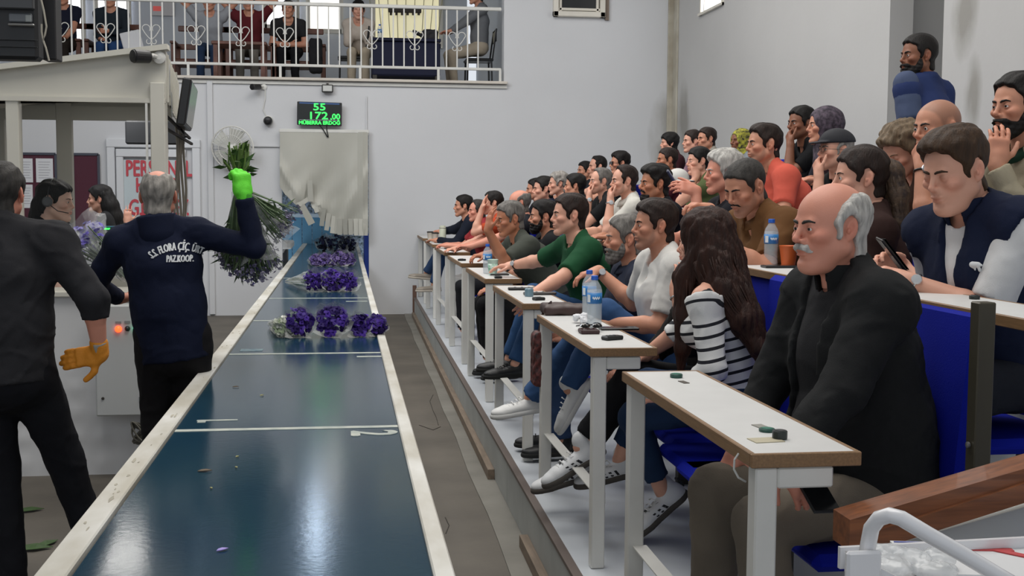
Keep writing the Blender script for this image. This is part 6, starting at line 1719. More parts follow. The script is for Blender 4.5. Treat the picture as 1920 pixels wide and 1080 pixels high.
# ------------------------------------------------------------------ front row
A_ = seated('white moustached man in a black jacket nearest the camera', (1556, 345, 507), 1.37, Z1, hy=13, by=6, hp=2, hair='ring', hc='white', hs=dict(skin='red', fat=.5, jaw=1.06, nose=1.25, hthick=.014, ebc='dkgrey', fade=.1, htop=0), must=1.35,
            shirt='jacket', sc='1e1f20', sc2='262628', trousers='766d61', shoes='black', near=2, width=1.16, belly=.05, hiX=1.52, hipz=.49, scale=.98,
            armL=('pt', dict(w=atY(1472, 874, 2.93), d=V(.45, -.15, -.85), n=V(.3, .8, -.5), hint=V(.8, -.35, -.5), curl=.5)), armR=('pt', dict(w=atY(1388, 836, 3.42), d=V(-.50, -.15, -.85), n=V(.6, .3, -.6), hint=V(.2, 1, -.5), curl=.5)),
            legs={1: dict(aw=V(1.13, 3.00, .32), h=(-1, -.1, .5)), -1: dict(aw=V(1.10, 3.44, .32), h=(-1, .1, .5)), 'w': 1.22, 'hem': 0.0}, extra=dict(open=.070, ch=.05, olat=.0))
# phone in his hand
q = atY(1530, 922, 2.90)
Mz = np.stack([unit(V(.9, -.1, .2)), unit(V(.1, .95, .1)), V(0, 0, 1)], 1)
ph = empty('phone', q, 'black phone held by the man in the black jacket', 'phone'); Mp = rot_axis((0, 1, 0), R(6)) @ rot_axis((1, 0, 0), R(30)) @ rot_axis((0, 0, 1), R(8))
MB().box(q, (.078, .150, .009), Mp, bev=.003).build('case', mat('item 17181b', '17181b', .25), ph); MB().box(q + Mp @ V(0, 0, .0052), (.070, .140, .001), Mp).build('screen', mat('screen gloss', '0b0c0e', .06), ph)
# striped woman
def stripes(P, T, l_, f_, u, SH, arms):
    q = P - T(0); t = q @ u; lat = q @ l_
    s = t * 1.0
    # on sleeves follow the arm
    up_ = np.clip((t - .36) / .05, 0, 1)
    s = s + up_ * -.42 * np.abs(np.abs(lat) - .105)
    return {'stripe': s}
def stripe_mat():
    m = mat('striped knit', 'dcdcda', .85, bump=.3, bscale=400)
    nt = m.node_tree; N = nt.nodes; L = nt.links; b = N['Principled BSDF']
    at = N.new('ShaderNodeAttribute'); at.attribute_name = 'stripe'
    mu = N.new('ShaderNodeMath'); mu.operation = 'MULTIPLY'; mu.inputs[1].default_value = 1 / .041
    fr = N.new('ShaderNodeMath'); fr.operation = 'FRACT'; lt = N.new('ShaderNodeMath'); lt.operation = 'LESS_THAN'; lt.inputs[1].default_value = .28
    mx = N.new('ShaderNodeMix'); mx.data_type = 'RGBA'; mx.inputs['A'].default_value = (*srgb('dcdcda'), 1); mx.inputs['B'].default_value = (*srgb('14161f'), 1)
    L.new(at.outputs['Fac'], mu.inputs[0]); L.new(mu.outputs[0], fr.inputs[0]); L.new(fr.outputs[0], lt.inputs[0]); L.new(lt.outputs[0], mx.inputs['Factor']); L.new(mx.outputs['Result'], b.inputs['Base Color'])
    return m
B_ = seated('long haired woman in an off shoulder black and white striped knit', (1322, 395, 508), 1.34, Z1, hy=-40, by=-36, hair='full', hc='redbrown', hs=dict(fem=1, skin='fair', htop=.012, hthick=.020, cover_ears=1), shirt='tee', sc='dcdcda', trousers='1f3350', shoes='sneaker', near=2, width=1.0, hiX=1.48, hipz=.60,
            armL=('pt', dict(w=V(1.20, 4.30, .86), d=V(-1, .3, -.2), n=V(0, 0, -1), hint=V(.2, -.5, -1), curl=.4)), armR=('pt', dict(w=V(1.18, 4.75, .92), d=V(-1, 0, 0), n=V(0, 0, -1), hint=V(.2, .6, -1), curl=.4)),
            legs={-1: dict(aw=atY(1162, 862, 4.74), f=V(-.95, -.2, -.15), u=V(-.15, 0, 1), h=(-.8, .1, 1.4)), 1: dict(aw=atY(1242, 922, 4.56), f=V(-.80, -.25, -.55), u=V(-.5, 0, .8), h=(-1, -.1, .9)), 'w': .95, 'hem': .22},
            extra=dict(mat=stripe_mat(), attr=stripes, v=.007, frac=1.35, subs=[lambda T, l, f, u, SH: Pell(SH[1] + u * .045 - l * .03 + f * .01, (.085, .085, .075)), lambda T, l, f, u, SH: Pell(T(.97, .03), (.12, .12, .06))]))
hp0 = B_['H']
hair_chain(B_, [(hp0 + V(.01, -.01, .035), .098, .105), (hp0 + V(.035, -.035, -.06), .105, .098), (atY(1362, 540, 4.28), .098, .085), (atY(1398, 600, 4.20), .062, .060), (atY(1424, 650, 4.16), .040, .036), (atY(1438, 690, 4.15), .022, .020), (atY(1444, 720, 4.15), .012, .010)], rough=.0045, v=.0055, strands=140, seed=3)
hair_chain(B_, [(hp0 + V(-.02, -.05, -.02), .05, .05), (atY(1287, 520, 4.36), .045, .045), (atY(1284, 590, 4.36), .040, .035), (atY(1280, 650, 4.36), .030, .026), (atY(1276, 700, 4.36), .012, .010)], name='front_lock', rough=.004, v=.0055, strands=50, seed=8)
B2 = seated('woman in black with a bracelet hidden behind the striped woman', (1312, 412, 500), 1.46, Z1, hy=5, hair='full', hc='black', hs=dict(fem=1, skin='fair', cover_ears=1), shirt='loose', sc='1b1917', trousers='17171a', shoes='sneaker', near=1, width=.95, hiX=1.55,
            armL=('pt', dict(w=atY(1268, 548, 4.75), d=V(.3, .1, 1), n=V(0, 1, 0), hint=V(-.3, -.3, -1), curl=.5)), armR='lap', watch=(1, 'steel'),
            legs={1: dict(aw=atY(1088, 838, 4.72), f=V(-.85, -.1, -.45), u=V(-.3, 0, .9), h=(-1, 0, 1)), -1: dict(aw=atY(1078, 870, 5.0), f=V(-.9, -.1, -.2), u=V(-.1, 0, 1), h=(-1, 0, 1)), 'w': 1.15, 'hem': .12}, extra=dict(frac=1.45))
C_ = seated('man in a white short sleeved shirt with one leg crossed high', (1228, 372, 468), 1.43, Z1, hy=2, by=4, hair='short', hc='brown', hs=dict(skin='mid', stubble=.35, nose=1.1, hfront=.006), shirt='v', sc='d8d6d1', trousers='34517a', shoes='white', near=2, width=1.08, hiX=1.50,
            armL=('pt', dict(w=atY(1140, 606, 5.35), d=V(-1, 0, -.1), n=V(0, 0, -1), hint=V(.2, -.5, -1), curl=.4)), armR=('pt', dict(w=atY(1122, 508, 5.88), d=V(-1, 0, -.25), n=V(0, 0, -1), hint=V(.4, .2, -1), curl=.45)),
            legs={1: dict(aw=atY(1068, 728, 5.45), f=V(-.5, 0, -.85), u=V(-.8, 0, .5), h=(-1, 0, 1.4)), -1: dict(aw=atY(995, 745, 5.75), f=V(-.95, -.2, -.1), u=V(0, 0, 1), h=(-1, 0, 1.2)), 'w': 1.05, 'hem': .03}, watch=(-1, 'black'), extra=dict(frac=.80))
D_ = seated('grey bearded man in a navy polo beside the man in white', (1173, 401, 491), 1.45, Z1, hy=-3, by=0, hair='short', hc='grey', hs=dict(skin='mid', stubble=.15, hthick=.008), beard=BEARD, bc='grey', shirt='polo', sc='2b3040', trousers='2b3f60', near=1, width=1.0, armL='lap', armR='lap', shoes='black')
E_ = seated('man in a dark green tee stretching his arm to the bottle', (1068, 362, 441), 1.37, Z1, hy=4, by=8, hair='short', hc='brown', hs=dict(skin='fair', hthick=.009, stubble=.15), shirt='tee', sc='1d4d30', trousers='2f4f78', shoes='black', near=1, width=1.08, lean=28, hiX=1.58,
            armR=('pt', dict(w=atY(946, 503, 8.0), d=V(-.9, .3, -.1), n=V(0, 0, -1), hint=V(.2, .2, -1), curl=.3)), armL=('pt', dict(w=atY(988, 560, 6.75), d=V(-.6, .1, -.9), n=V(0, 1, 0), hint=V(.3, -.4, -1), curl=.4)), watch=(-1, 'black'),
            legs={1: dict(a=(.58, .12, .34)), -1: dict(a=(.55, -.12, .34)), 'w': 1.0}, extra=dict(frac=.85))
G_ = seated('man in a grey green tee resting his forehead on his hand', (956, 376, 442), 1.20, Z1, hy=14, by=8, hp=8, hair='short', hc='grey', hs=dict(skin='tan', hthick=.008, ebc='dkgrey'), shirt='tee', sc='474b44', trousers='1c1d20', shoes='black', near=1, width=1.08, hiX=1.56,
            armL=('pt', dict(w=atY(915, 432, 8.3), d=V(.12, .1, 1), n=V(1, .3, 0), hint=V(-.1, -.3, -1), curl=.25)), armR=('pt', dict(w=atZ(892, 484, 1.085), d=V(-.9, -.2, -.1), n=V(0, 0, -1), hint=V(.3, .4, -1), curl=.6)), extra=dict(frac=.9))
F_ = seated('black haired man with a full beard in a black tee', (1019, 374, 436), 1.52, Z1, hy=-2, hair='short', hc='black', hs=dict(skin='mid', hfront=.004), beard=BEARD, shirt='tee', sc='1b1b1e', near=1, armL='lap', armR='lap', trousers='1a1a1c')
H4 = seated('balding man with grey hair seen behind the grey green tee', (973, 357, 404), 1.60, Z1, hy=0, hair='ring', hc='grey', hs=dict(skin='red'), shirt='tee', sc='1f2026', near=0, armL='desk', armR='desk')
H3 = seated('person in orange holding a hand to the head beside the wall rows', (924, 358, 402), 1.38, Z1, hy=0, hair='short', hc='black', hs=dict(skin='fair'), shirt='tee', sc='b5482a', near=0, armL='brow', armR='desk')
H2 = seated('ruddy older man in a red and white top leaning over the narrow desk', (895, 374, 415), 1.34, Z1, hy=10, hair='recede', hc='dkgrey', hs=dict(skin='red'), shirt='loose', sc='8f2f33', near=0, armL='desk', armR='desk', trousers='cfcdc8')
H1 = seated('farthest front row man in a dark jacket leaning on the last desks', (869, 365, 406), 1.34, Z1, hy=0, hair='short', hc='black', hs=dict(skin='mid'), shirt='long', sc='1a1f2c', near=0, armL='desk', armR=('pt', dict(w=V(1.0, 14.5, 1.09), d=V(-1, 0, 0), n=V(0, 0, -1), hint=V(.2, .3, -1))), trousers='33496b', shoes='tan',
            legs={-1: dict(aw=atY(800, 512, 13.9), f=V(-1, -.1, .1), h=(-1, 0, 1.2)), 1: dict(a=(.5, .1, .34))})
# ------------------------------------------------------------------ second row
V_ = seated('young man in a navy padded vest over a white tee looking down', (1790, 238, 393), 1.97, Z2, hy=20, by=20, hp=16, hair='short', hc='midbrown', hs=dict(skin='fair', hfront=.010, htop=.012, fat=.4, closed=1, nose=.9, fade=.75), shirt='vest', sc='161e36', sc2='dfdfdf', near=2, width=1.10, belly=.02, scale=1.03, desk=.84,
            armL=('pt', dict(w=atY(1706, 528, 3.72), d=V(-.85, .45, .25), n=V(0, .6, -.8), hint=V(.75, -.6, -.45), curl=.6)), armR=('pt', dict(w=atY(1690, 498, 4.15), d=V(-.9, -.2, .3), n=V(0, -.5, -.6), hint=V(.2, .9, -1), curl=.6)), watch=(1, 'steel'), extra=dict(frac=.85, open=.020, ch=.055), trousers='23262e')
# polar bear emblem on the vest chest
def vest_badge():
    VJ = VJF[-1]
    t = V_['T'](.74, .34) + V_['l'] * .100; n_ = V_['f']; xx = -V_['l']; 
    F = Field(); c = t + V(0, 0, 0)
    for _ in range(60):
        dd = float(VJ(c[None])[0]); c = c - n_ * max(dd - .001, .0) if dd > .0005 else c
    for (a, b, r1, r2) in (((-.010, .003), (.008, .004), .0075, .0085), ((.008, .002), (.009, -.013), .0045, .0040), ((-.010, 0), (-.012, -.013), .0045, .004), ((.002, .0), (.002, -.012), .004, .0036), ((-.012, .004), (-.021, .001), .005, .0032)):
        F.add(Pcone(c + xx * a[0] * 1.2 + V_['u'] * a[1] * 1.2, c + xx * b[0] * 1.2 + V_['u'] * b[1] * 1.2, r1 * 1.2, r2 * 1.2), .002)
    a, b = nets(F, .0022); mesh_obj('emblem', a, b, mat('white thread', 'd3d6d8'), V_['root'], True)
vest_badge()
q = atY(1672, 478, 4.0); p_ = empty('phone', q, 'phone in the hands of the man in the navy vest', 'phone'); Mp = rot_axis((0, 1, 0), R(-40)); MB().box(q, (.075, .01, .15), Mp @ rot_axis((0, 0, 1), R(80)), bev=.003).build('case', mat('item 1b1a1c', '1b1a1c'), p_); MB().box(q + Mp @ V(.006, 0, 0), (.002, .066, .14), Mp).build('screen', mat('item face 1b1a1c', '1b1a1c'), p_)
PT = seated('woman in a brown top with a long brown ponytail', (1613, 272, 390), 2.06, Z2, hy=-8, by=-14, hair='long_top', hc='brown', hs=dict(fem=1, skin='fair', htop=.006, hthick=.010, jaw=.92, nose=.85), shirt='long', sc='33221f', near=1, width=.92, armL='lap', armR='lap', trousers='222226')
hair_chain(PT, [(hd(PT, -.085, 0, .055), .035, .035), (hd(PT, -.125, 0, .030), .042, .040), (hd(PT, -.145, 0, -.06), .052, .042), (hd(PT, -.155, 0, -.17), .055, .040), (hd(PT, -.165, 0, -.28), .045, .034), (hd(PT, -.175, 0, -.38), .02, .015)], name='ponytail', smat=mat('hair blondbrown', '5a4633', .62, bump=.5, bscale=140, var=.4, vscale=40, c2='2b1d17'), strands=40, seed=5)
MB().lathe(hd(PT, -.088, 0, .052), [(.03, -.006), (.034, 0), (.03, .006)], 14, PT['RH'] @ V(-1, 0, -.2)).build('hair_tie', mat('tie', '7a5a52', .7), PT['root'])
BP = seated('man in a brown polo bending over his hands with downcast eyes', (1397, 296, 400), 1.90, Z2, hy=26, by=10, hp=22, hair='short', hc='dkgrey', hs=dict(skin='mid', hthick=.005, htop=.003, stubble=.30, closed=1, ebc='black', fade=.7, hrough=.0005), must=.6, bc='black', shirt='polo', sc='6b4a2c', near=2, width=1.16, desk=.84, hiX=2.25,
            armL=('pt', dict(w=atY(1338, 452, 5.25), d=V(-.9, .3, -.05), n=V(0, .2, -1), hint=V(.4, -.6, -1), curl=.5)), armR=('pt', dict(w=atY(1330, 392, 5.9), d=V(-.9, -.2, .2), n=V(0, 0, -1), hint=V(.2, .8, -.8), curl=.6)), extra=dict(frac=.85))
WH = seated('white haired man in dark clothes holding up a phone', (1357, 281, 364), 2.15, Z2, hy=0, hair='short', hc='white', hs=dict(skin='red', hthick=.014, htop=.012, hrough=.002), shirt='tee', sc='1d1e24', near=1, width=1.05, desk=.84,
            armL=('pt', dict(w=atY(1305, 357, 6.7), d=V(-1, -.1, .25), n=V(0, .7, -.4), hint=V(.3, -.5, -1), curl=.5)), armR='desk')
q = atY(1264, 341, 6.95); p_ = empty('phone', q, 'dark phone held up by the white haired man', 'phone'); Mp = rot_axis((0, 1, 0), R(-33)) @ rot_axis((0, 0, 1), R(-18)); MB().box(q, (.012, .075, .16), Mp, bev=.003).build('case', mat('item 1d2340', '1d2340', .3), p_); MB().box(q + Mp @ V(.007, 0, 0), (.002, .068, .148), Mp).build('screen', mat('phone screen', '2a3a66', .1, emit=.2), p_)
MU = seated('man with a black goatee in a black tee between white shirts', (1228, 309, 377), 2.07, Z2, hy=8, by=5, hair='short', hc='black', hs=dict(skin='tan', htop=.014, hfront=.008, hthick=.012, hrough=.002, stubble=.2, nose=1.15), must=1.0, beard=[(.060, -.070), (.060, -.125), (.13, -.13), (.13, -.070)], shirt='tee', sc='17191f', near=1, width=1.1, desk=.84, armL='desk', armR='desk')
WP = seated('smiling man in a white polo with his fist at his mouth and a steel watch', (1170, 309, 368), 2.06, Z2, hy=6, hair='recede', hc='brown', hs=dict(skin='fair', stubble=.35), shirt='polo', sc='d2cfc6', near=1, width=1.08, desk=.84, armL='mouth', armR='desk', watch=(1, 'steel'), extra=dict(frac=.8))
GB = seated('grey haired man in black resting his chin on his fist, wearing a black watch', (1126, 314, 364), 2.06, Z2, hy=8, hair='recede', hc='grey', hs=dict(skin='fair', stubble=.35, hthick=.007), shirt='tee', sc='18191b', near=1, width=1.05, desk=.84, armL='mouth', armR='desk', watch=(1, 'black'))
R5 = seated('black haired man facing away in the second row, left of the chin resting man', (1078, 325, 371), 2.02, Z2, hy=-12, hair='short', hc='black', hs=dict(skin='mid', hthick=.012), shirt='tee', sc='1c1d21', near=0, armL='desk', armR='desk', desk=.84)
R6 = seated('curly grey haired man partly hidden in the second row', (1047, 322, 366), 2.02, Z2, hy=0, hair='short', hc='ltgrey', hs=dict(skin='fair', hthick=.014, hrough=.003), shirt='tee', sc='2a2c33', near=0, armL='desk', armR='desk', desk=.84)
R7 = seated('dark haired man in a navy shirt at the far end of the second row', (1019, 330, 378), 1.96, Z2, hy=4, hair='short', hc='black', hs=dict(skin='fair', stubble=.2), shirt='long', sc='1b2138', near=0, armL='desk', armR='desk', desk=.84)
R8 = seated('man almost hidden behind the navy shirted man in the far second row', (1004, 334, 376), 2.05, Z2, hy=0, hair='short', hc='black', hs=dict(skin='mid'), shirt='tee', sc='20222a', near=0, armL='desk', armR='desk', desk=.84)
# ------------------------------------------------------------------ third row
BG = seated('bearded man in a beige shirt resting his cheek on his hand', (1910, 134, 258), 2.60, Z3, hy=12, hp=2, hair='short', hc='black', hs=dict(skin='mid', hthick=.008, fade=.7), beard=BEARD, shirt='long', sc='a39a84', near=2, width=1.1, armL=('pt', dict(w=atY(1868, 308, 4.25), d=V(.15, .1, 1), n=V(.3, 1, 0), hint=V(-.3, -.2, -1), curl=.4)), armR='desk', collar='1c3a2c')
BA = seated('bald man covering his mouth with his hand', (1757, 188, 292), 2.52, Z3, hy=14, hp=4, hair='ring', hc='dkgrey', hs=dict(skin='mid', hthick=.003, htop=0, shaved=.35, fade=.1), shirt='tee', sc='3b2a22', near=1, width=1.05, armL='mouth', armR='desk', ebc=None) if False else \
     seated('bald man covering his mouth with his hand', (1757, 188, 292), 2.52, Z3, hy=14, hp=4, hair='none', hc='dkgrey', hs=dict(skin='mid', shaved=.4), shirt='tee', sc='3b2a22', near=1, width=1.05, armL='mouth', armR='desk', watch=(1, 'black'))
GW = seated('short haired woman with grey blond highlights looking down', (1693, 232, 330), 2.52, Z3, hy=18, hp=26, hair='long_top', hc='blond', hs=dict(fem=1, skin='fair', htop=.016, hthick=.014, closed=1, hrough=.004), shirt='long', sc='4a342a', near=1, width=.95, armL='desk', armR='desk')
CM = seated('man with glasses and a dark cap holding his chin', (1566, 246, 320), 2.62, Z3, hy=10, hp=-4, hair='ring', hc='ltgrey', hs=dict(skin='fair', stubble=.12, hthick=.006, ebc='grey'), shirt='tee', sc='14191b', near=1, glasses=True, armL='mouth', armR='desk', width=1.05)
Fc = Field(); Hc = CM
Fc.add(Pell(hd(Hc, -.012, 0, .055), V(.112, .092, .085) * Hc['k'], Hc['RH']), 0)
n_ = Hc['RH'] @ V(-.12, 0, -1); pt = hd(Hc, 0, 0, .052); Fc.inter(lambda P: (P - pt) @ n_, .004)
Fc.add(Pell(hd(Hc, .115, 0, .045), V(.062, .065, .008) * Hc['k'], Hc['RH'] @ rot_axis((0, 1, 0), R(10))), .006)
a, b = nets(Fc, .005); mesh_obj('cap', a, b, mat('dark cap', '1f2026', .8, bump=.2), Hc['root'], True)
CO = seated('man in a bright coral tee in the third row', (1433, 230, 308), 2.56, Z3, hy=3, hair='short', hc='brown', hs=dict(skin='mid', stubble=.35, hthick=.006, hfront=.01), shirt='tee', sc='d4604f', near=1, width=1.12, armL='desk', armR='desk')
OL = seated('woman in olive resting her cheek on her hand', (1310, 275, 328), 2.76, Z3, hy=6, hair='long_top', hc='black', hs=dict(fem=1, skin='fair', htop=.008), shirt='tee', sc='55603c', near=1, width=.9, armL='cheek', armR=('pt', dict(w=atY(1271, 334, 8.9) + V(.10, .02, -.07), d=V(-.9, -.1, .25), n=V(0, 0, 1), hint=V(.3, .3, -1), curl=.3)))
hair_chain(OL, [(hd(OL, -.08, 0, .06), .03, .03), (hd(OL, -.125, 0, .05), .04, .04), (hd(OL, -.15, 0, .0), .03, .03)], name='hair_bun')
OR = seated('sunburnt man with close cropped hair in a maroon top', (1251, 277, 321), 2.78, Z3, hy=2, hair='short', hc='brown', hs=dict(skin='tan', hthick=.005), shirt='tee', sc='5a2630', near=0, armL='desk', armR='desk')
T1 = seated('man wearing dark sunglasses in the far third row', (1162, 284, 327), 2.9, Z3, hy=4, hair='short', hc='black', hs=dict(skin='mid', hthick=.014, htop=.012), shirt='tee', sc='222328', near=0, armL='desk', armR='desk')
mb = MB(); 
for y_ in (1, -1): mb.lathe(hd(T1, .100, y_ * .032, .003), [(.021, -.002), (.022, 0), (.015, .005)], 12, T1['RH'][:, 0])
mb.tube([hd(T1, .102, -.02, .004), hd(T1, .104, 0, .006), hd(T1, .102, .02, .004)], .003, 5); mb.tube([hd(T1, .10, .050, .006), hd(T1, 0, .085, .01)], .002, 5); mb.build('sunglasses', mat('black gloss', '101012', .1), T1['root'])
T2 = seated('dark haired man with a high forehead in the far third row', (1120, 292, 332), 2.95, Z3, hy=6, hair='recede', hc='black', hs=dict(skin='fair'), shirt='tee', sc='2a2b30', near=0, armL='desk', armR='desk')
T3 = seated('farthest man of the third row with short black hair', (1097, 302, 338), 2.98, Z3, hy=14, hair='short', hc='black', hs=dict(skin='mid'), shirt='tee', sc='25262c', near=0, armL='desk', armR='desk')
# ------------------------------------------------------------------ fourth row
U1 = seated('black haired man in a printed black tee with a fist at his chin', (1502, 199, 262), 3.30, Z4, hy=16, hair='short', hc='black', hs=dict(skin='dark', htop=.010, stubble=.3), shirt='tee', sc='151618', near=1, width=1.0, armL='mouth', armR='desk')
mb = MB(); Tq = U1['T']
for i in range(5):
    c = Tq(.62 - .07 * i, .142) + U1['l'] * .05; mb.box(c, (.03, .05, .012), np.stack([U1['f'], U1['l'], U1['u']], 1))
    c = Tq(.60 - .07 * i, .142) + U1['l'] * -.01; mb.box(c, (.03, .03, .010), np.stack([U1['f'], U1['l'], U1['u']], 1))
mb.build('shirt_print', mat('white print', 'b5b5b2', .7), U1['root'])
HJ = seated('woman in a grey patterned headscarf beside the man in black', (1545, 202, 270), 3.2, Z4, hy=-4, hair='none', hc='black', hs=dict(fem=1, skin='mid'), shirt='long', sc='2c2a33', near=1, width=.95, armL='desk', armR='desk')
def scarf(P_, c, c2, nm='headscarf'):
    F = Field(); F.add(Pell(hd(P_, -.020, 0, .030), V(.118, .095, .106) * P_['k'], P_['RH']), 0); F.add(Pecone(hd(P_, -.02, 0, -.03), hd(P_, -.05, 0, -.20), (.085, .085), (.13, .12), P_['RH'][:, 1]), .04)
    F.sub(Pell(hd(P_, .120, 0, -.015), V(.080, .062, .092) * P_['k'], P_['RH']), .01); F.disp = lambda P: .003 * noise3(P, 30, 4)
    a, b = nets(F, .007); mesh_obj(nm, a, b, mat('scarf ' + c, c, .8, var=.6, vscale=45, c2=c2), P_['root'], True)
scarf(HJ, '5b4f5c', '2a242e')
YS = seated('person in a yellow and black headscarf and grey top', (1388, 247, 282), 3.42, Z4, hy=20, hair='none', hc='black', hs=dict(fem=1, skin='dark'), shirt='long', sc='7c8288', near=0, width=.95, armL='desk', armR='desk')
scarf(YS, 'b5b03a', '23211c')
BJ = seated('man in a beige jacket at the far end of the top row', (1325, 239, 281), 3.32, Z4, hy=12, hair='short', hc='brown', hs=dict(skin='mid', hthick=.008), shirt='long', sc='8f8b82', near=0, armL='desk', armR='desk')
U4 = seated('man with a fair face left of the beige jacket in the top row', (1298, 243, 286), 3.32, Z4, hy=6, hair='short', hc='brown', hs=dict(skin='fair', hthick=.008), shirt='tee', sc='a07f8c', near=0, armL='desk', armR='desk')
U5 = seated('woman with bobbed black hair at the far end of the top row', (1255, 249, 287), 3.36, Z4, hy=0, hair='full', hc='black', hs=dict(fem=1, skin='fair', hthick=.018, cover_ears=1), shirt='long', sc='37191f', near=0, armL='desk', armR='desk')
# white cap with a dark brim on the desk in the second row
q = atY(1271, 334, 8.9); Fc = Field(); Fc.add(Pell(q, (.085, .09, .075)), 0); Fc.inter(lambda P: (q[2] - .02) - P[:, 2], .004); Fc.add(Pell(q + V(.03, -.10, -.022), (.07, .07, .008)), .004)
cp = empty('cap', q + V(0, 0, -.03), 'white cap with a dark brim beside the olive dressed woman', 'cap'); a, b = nets(Fc, .006); mesh_obj('crown', a, b, mat('white cap', 'c9c7c2', .8), cp, True)
Fd = Field(); Fd.add(Pell(q + V(.03, -.11, -.026), (.072, .075, .006)), 0); a, b = nets(Fd, .005); mesh_obj('brim', a, b, mat('dark brim', '2a262c', .7), cp, True)
# ------------------------------------------------------------------ balcony visitors
ZB_ = 3.06
def bal_p(lab, box, **kw):
    kw.setdefault('Y', 17.5); kw.setdefault('hy', 88); kw.setdefault('by', 88)
    return person(lab, box, z0=ZB_, near=0, **kw)
bal_p('balcony visitor in a dark shirt beside the hanging display', (118, -24, 10), hair='short', hc='black', shirt='tee', sc='1c1f30', sc2=None, trousers='2a2420', armL='lap', armR='lap')
bal_p('balcony visitor in a dark vest and blue jeans', (206, -20, 14), hair='short', hc='black', shirt='long', sc='242c34', trousers='2c4a78', armL='cross', armR='lap')
bal_p('balcony visitor with raised arms in a pale tee and jeans', (392, -12, 21), hair='short', hc='brown', shirt='tee', sc='9a9da2', trousers='2b3d58', armL='behind', armR='behind')
bal_p('balcony visitor in a maroon top with hands behind the head', (466, -14, 20), hair='short', hc='black', shirt='tee', sc='5e2228', trousers='77736c', armL='behind', armR='behind')
bal_p('balcony visitor in a dark vest with folded arms', (540, 0, 34), hair='short', hc='dkgrey', shirt='tee', sc='2a2a2c', trousers='1a1a1e', armL='cross', armR='cross')
bc_ = bal_p('balcony woman in cream looking at her phone', (672, 0, 35), hp=12, hair='full', hc='black', hs=dict(fem=1, skin='fair', cover_ears=1), shirt='long', sc='c4b8ac', trousers='bfb19c', width=.9, armL=('mouth', dict(wb=(.24, .05, .86), db=(.2, -.3, .9), nb=(-1, 0, .2))), armR=('mouth', dict(wb=(.24, -.05, .86), db=(.2, .3, .9), nb=(-1, 0, .2))), shoes='tan')
q = bc_['Pv'] + bc_['fb'] * .28 + V(0, 0, .42); p_ = empty('phone', q, 'phone in the hands of the balcony woman in cream', 'phone'); MB().box(q, (.15, .012, .08), bev=.003).build('case', mat('item 1b1a1c', '1b1a1c'), p_); MB().box(q + V(0, -.007, 0), (.035, .003, .035)).build('lens_plate', M_black, p_)
bal_p('balcony man in a grey checked shirt sitting sideways at the dark table', (893, -26, 8), hy=10, by=10, hair='short', hc='dkgrey', shirt='long', sc='77797c', trousers='b7aa97', armL='desk', armR='desk', shoes='brown')
# balcony furniture
Mwd = mat('reddish wood', '6b4030', .5, var=.3, vscale=7)
def armchair(px, Y, lab, w_=.74):
    c = atY(px, 100, Y); c[2] = ZB_; r = empty('armchair', c, lab, 'armchair')
    for sx in (-1, 1):
        for sy in (-.25, .25): MB().box(c + V(sx * w_ / 2, sy, .30), (.06, .06, .60), bev=.005).build('leg', Mwd, r)
        MB().box(c + V(sx * w_ / 2, 0, .62), (.08, .62, .035), bev=.008).build('armrest', Mwd, r)
    MB().box(c + V(0, 0, .36), (w_, .55, .08), bev=.02).build('seat', Mwd, r); 
    MB().box(c + V(0, .28, .88), (w_, .035, .08), bev=.01).build('top_slat', Mwd, r); MB().box(c + V(0, .27, .62), (w_, .03, .08), bev=.01).build('slat', Mwd, r)
armchair(118, 17.75, 'wooden armchair under the dark shirted balcony visitor'); armchair(206, 17.75, 'wooden armchair under the balcony visitor in jeans')
armchair(380, 17.75, 'wooden armchair under the pale shirted balcony visitor'); armchair(466, 17.75, 'wooden armchair under the maroon topped balcony visitor'); armchair(560, 17.75, 'wooden armchair under the balcony visitor with folded arms', .7)
def table(px0, px1, ytop, Y, lab, m, d=.55, skirt=False):
    a = atY(px0, ytop, Y); b = atY(px1, ytop, Y); c = (a + b) / 2; r = empty('table', (c[0], c[1], ZB_), lab, 'table'); w_ = b[0] - a[0]; h = c[2] - ZB_
    MB().box((c[0], c[1], c[2] - .02), (w_, d, .04), bev=.006).build('top', m, r)
    if skirt:
        mb = MB(); mb.box((c[0], c[1], c[2] - .04 - .24), (w_ * .98, d * .96, .46), bev=.02).build('cloth', m, r)
    for sx in (-1, 1):
        for sy in (-1, 1): MB().box((c[0] + sx * (w_ / 2 - .05), c[1] + sy * (d / 2 - .05), ZB_ + (h - .04) / 2), (.055, .055, h - .04)).build('leg', m if not skirt else M_dark, r)
table(400, 502, 82, 16.55, 'low reddish wooden table on the balcony', Mwd); table(695, 824, 76, 16.9, 'dark blue covered table on the balcony', mat('navy cloth', '151a36', .8, bump=.2, bscale=40), skirt=True)
def stool(px, Y, lab):
    c = atY(px, 100, Y); c[2] = ZB_; r = empty('chair', c, lab, 'chair')
    MB().box(c + V(0, 0, .46), (.40, .40, .04), bev=.015).build('seat', M_black, r)
    for sx in (-1, 1):
        for sy in (-1, 1): MB().cyl(c + V(sx * .18, sy * .18, 0), c + V(sx * .17, sy * .17, .44), .013, n=8).build('leg', M_black, r)
    MB().tube([c + V(.18, .17, .44), c + V(.24, .17, .9), c + V(.24, -.17, .9), c + V(.18, -.17, .44)], .013, 6).build('back_frame', M_black, r)
    MB().box(c + V(.235, 0, .80), (.02, .34, .16), bev=.01).build('backrest', M_black, r)
stool(897, 17.55, 'black metal chair under the balcony man in grey'); stool(660, 17.62, 'black metal chair under the balcony woman in cream')
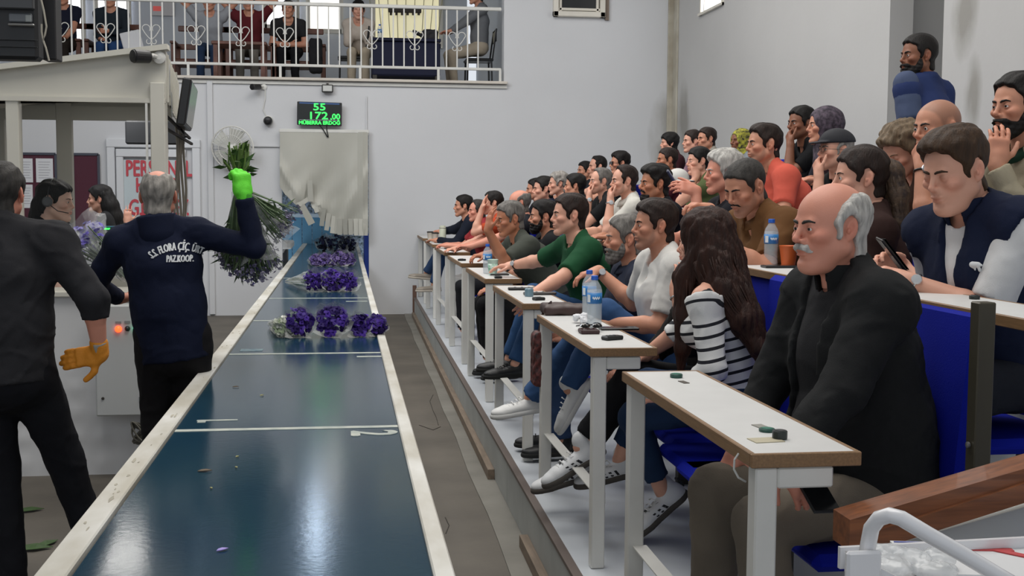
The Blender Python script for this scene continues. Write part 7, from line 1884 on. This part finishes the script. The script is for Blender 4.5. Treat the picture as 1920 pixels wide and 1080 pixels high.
bottle(atY(712, 76, 16.9) + V(0, 0, .002), 'water bottle on the dark blue balcony table', .22)
sg = empty('wall_sign', atY(305, 16, YW + 1.2), 'small white sign with red print in the balcony', 'sign')
a = atY(284, -6, YW + 5.2); b = atY(328, 30, YW + 5.2); MB().box((a + b) / 2, (b[0] - a[0], .02, a[2] - b[2])).build('panel', mat('sign white', 'c8c4c4', .5), sg); MB().box((a + b) / 2 + V(-.1, -.012, -.04), (.13, .004, .08)).build('print', mat('red print', 'c0504a', .5, emit=.3), sg)
q = atY(806, 68, 16.9); Fg = Field(); Fg.add(Pbox(q, V(.11, .07, .09), None, .04), 0).add(Pcone(q + V(-.10, 0, -.01), q + V(-.22, -.02, .06), .03, .022), .02); Fg.disp = lambda P: .008 * noise3(P, 30, 2)
a, b = nets(Fg, .012); tag(mesh_obj('bag', a, b, mat('black nylon', '1b1c22', .7), None, True, origin=q), 'black bag lying on the dark blue balcony table', 'bag')
q = atY(248, 80, 16.6); tag(MB().box(q, (.26, .03, .30), rot_axis((0, 1, 0), R(-14)), bev=.01).build('white_board', mat('white plastic', 'd8d8da', .5), origin=q), 'leaning white plastic board behind the booth roof', 'board')
q = atY(592, 105, 17.3); Fg = Field(); Fg.add(Pbox(q, V(.09, .10, .24), None, .05), 0); Fg.disp = lambda P: .015 * noise3(P, 22, 4)
a, b = nets(Fg, .015); tag(mesh_obj('jacket', a, b, mat('black cloth hung', '17171b', .9), None, True, origin=q), 'black jacket hanging on the armchair right of the folded arms', 'jacket')
# ------------------------------------------------------------------ seats under the front and upper rows
names = {}
for i, (y, x, z, lab) in enumerate(SEATS):
    short = lab.split(' with ')[0].split(' in the ')[0]
    words_ = ('blue seat of the ' + lab).split()[:14]
    xs = x + .20
    seat(y, xs, z, ' '.join(words_), None)
seat(2.30, 1.665, Z1, 'empty blue seat cut by the right frame edge', None)
seat(4.02, 1.665, Z1, 'empty blue seat between the black jacket and the striped knit', None)
seat(3.2, 3.10, Z3, 'blue seat back standing behind the man in beige', None)
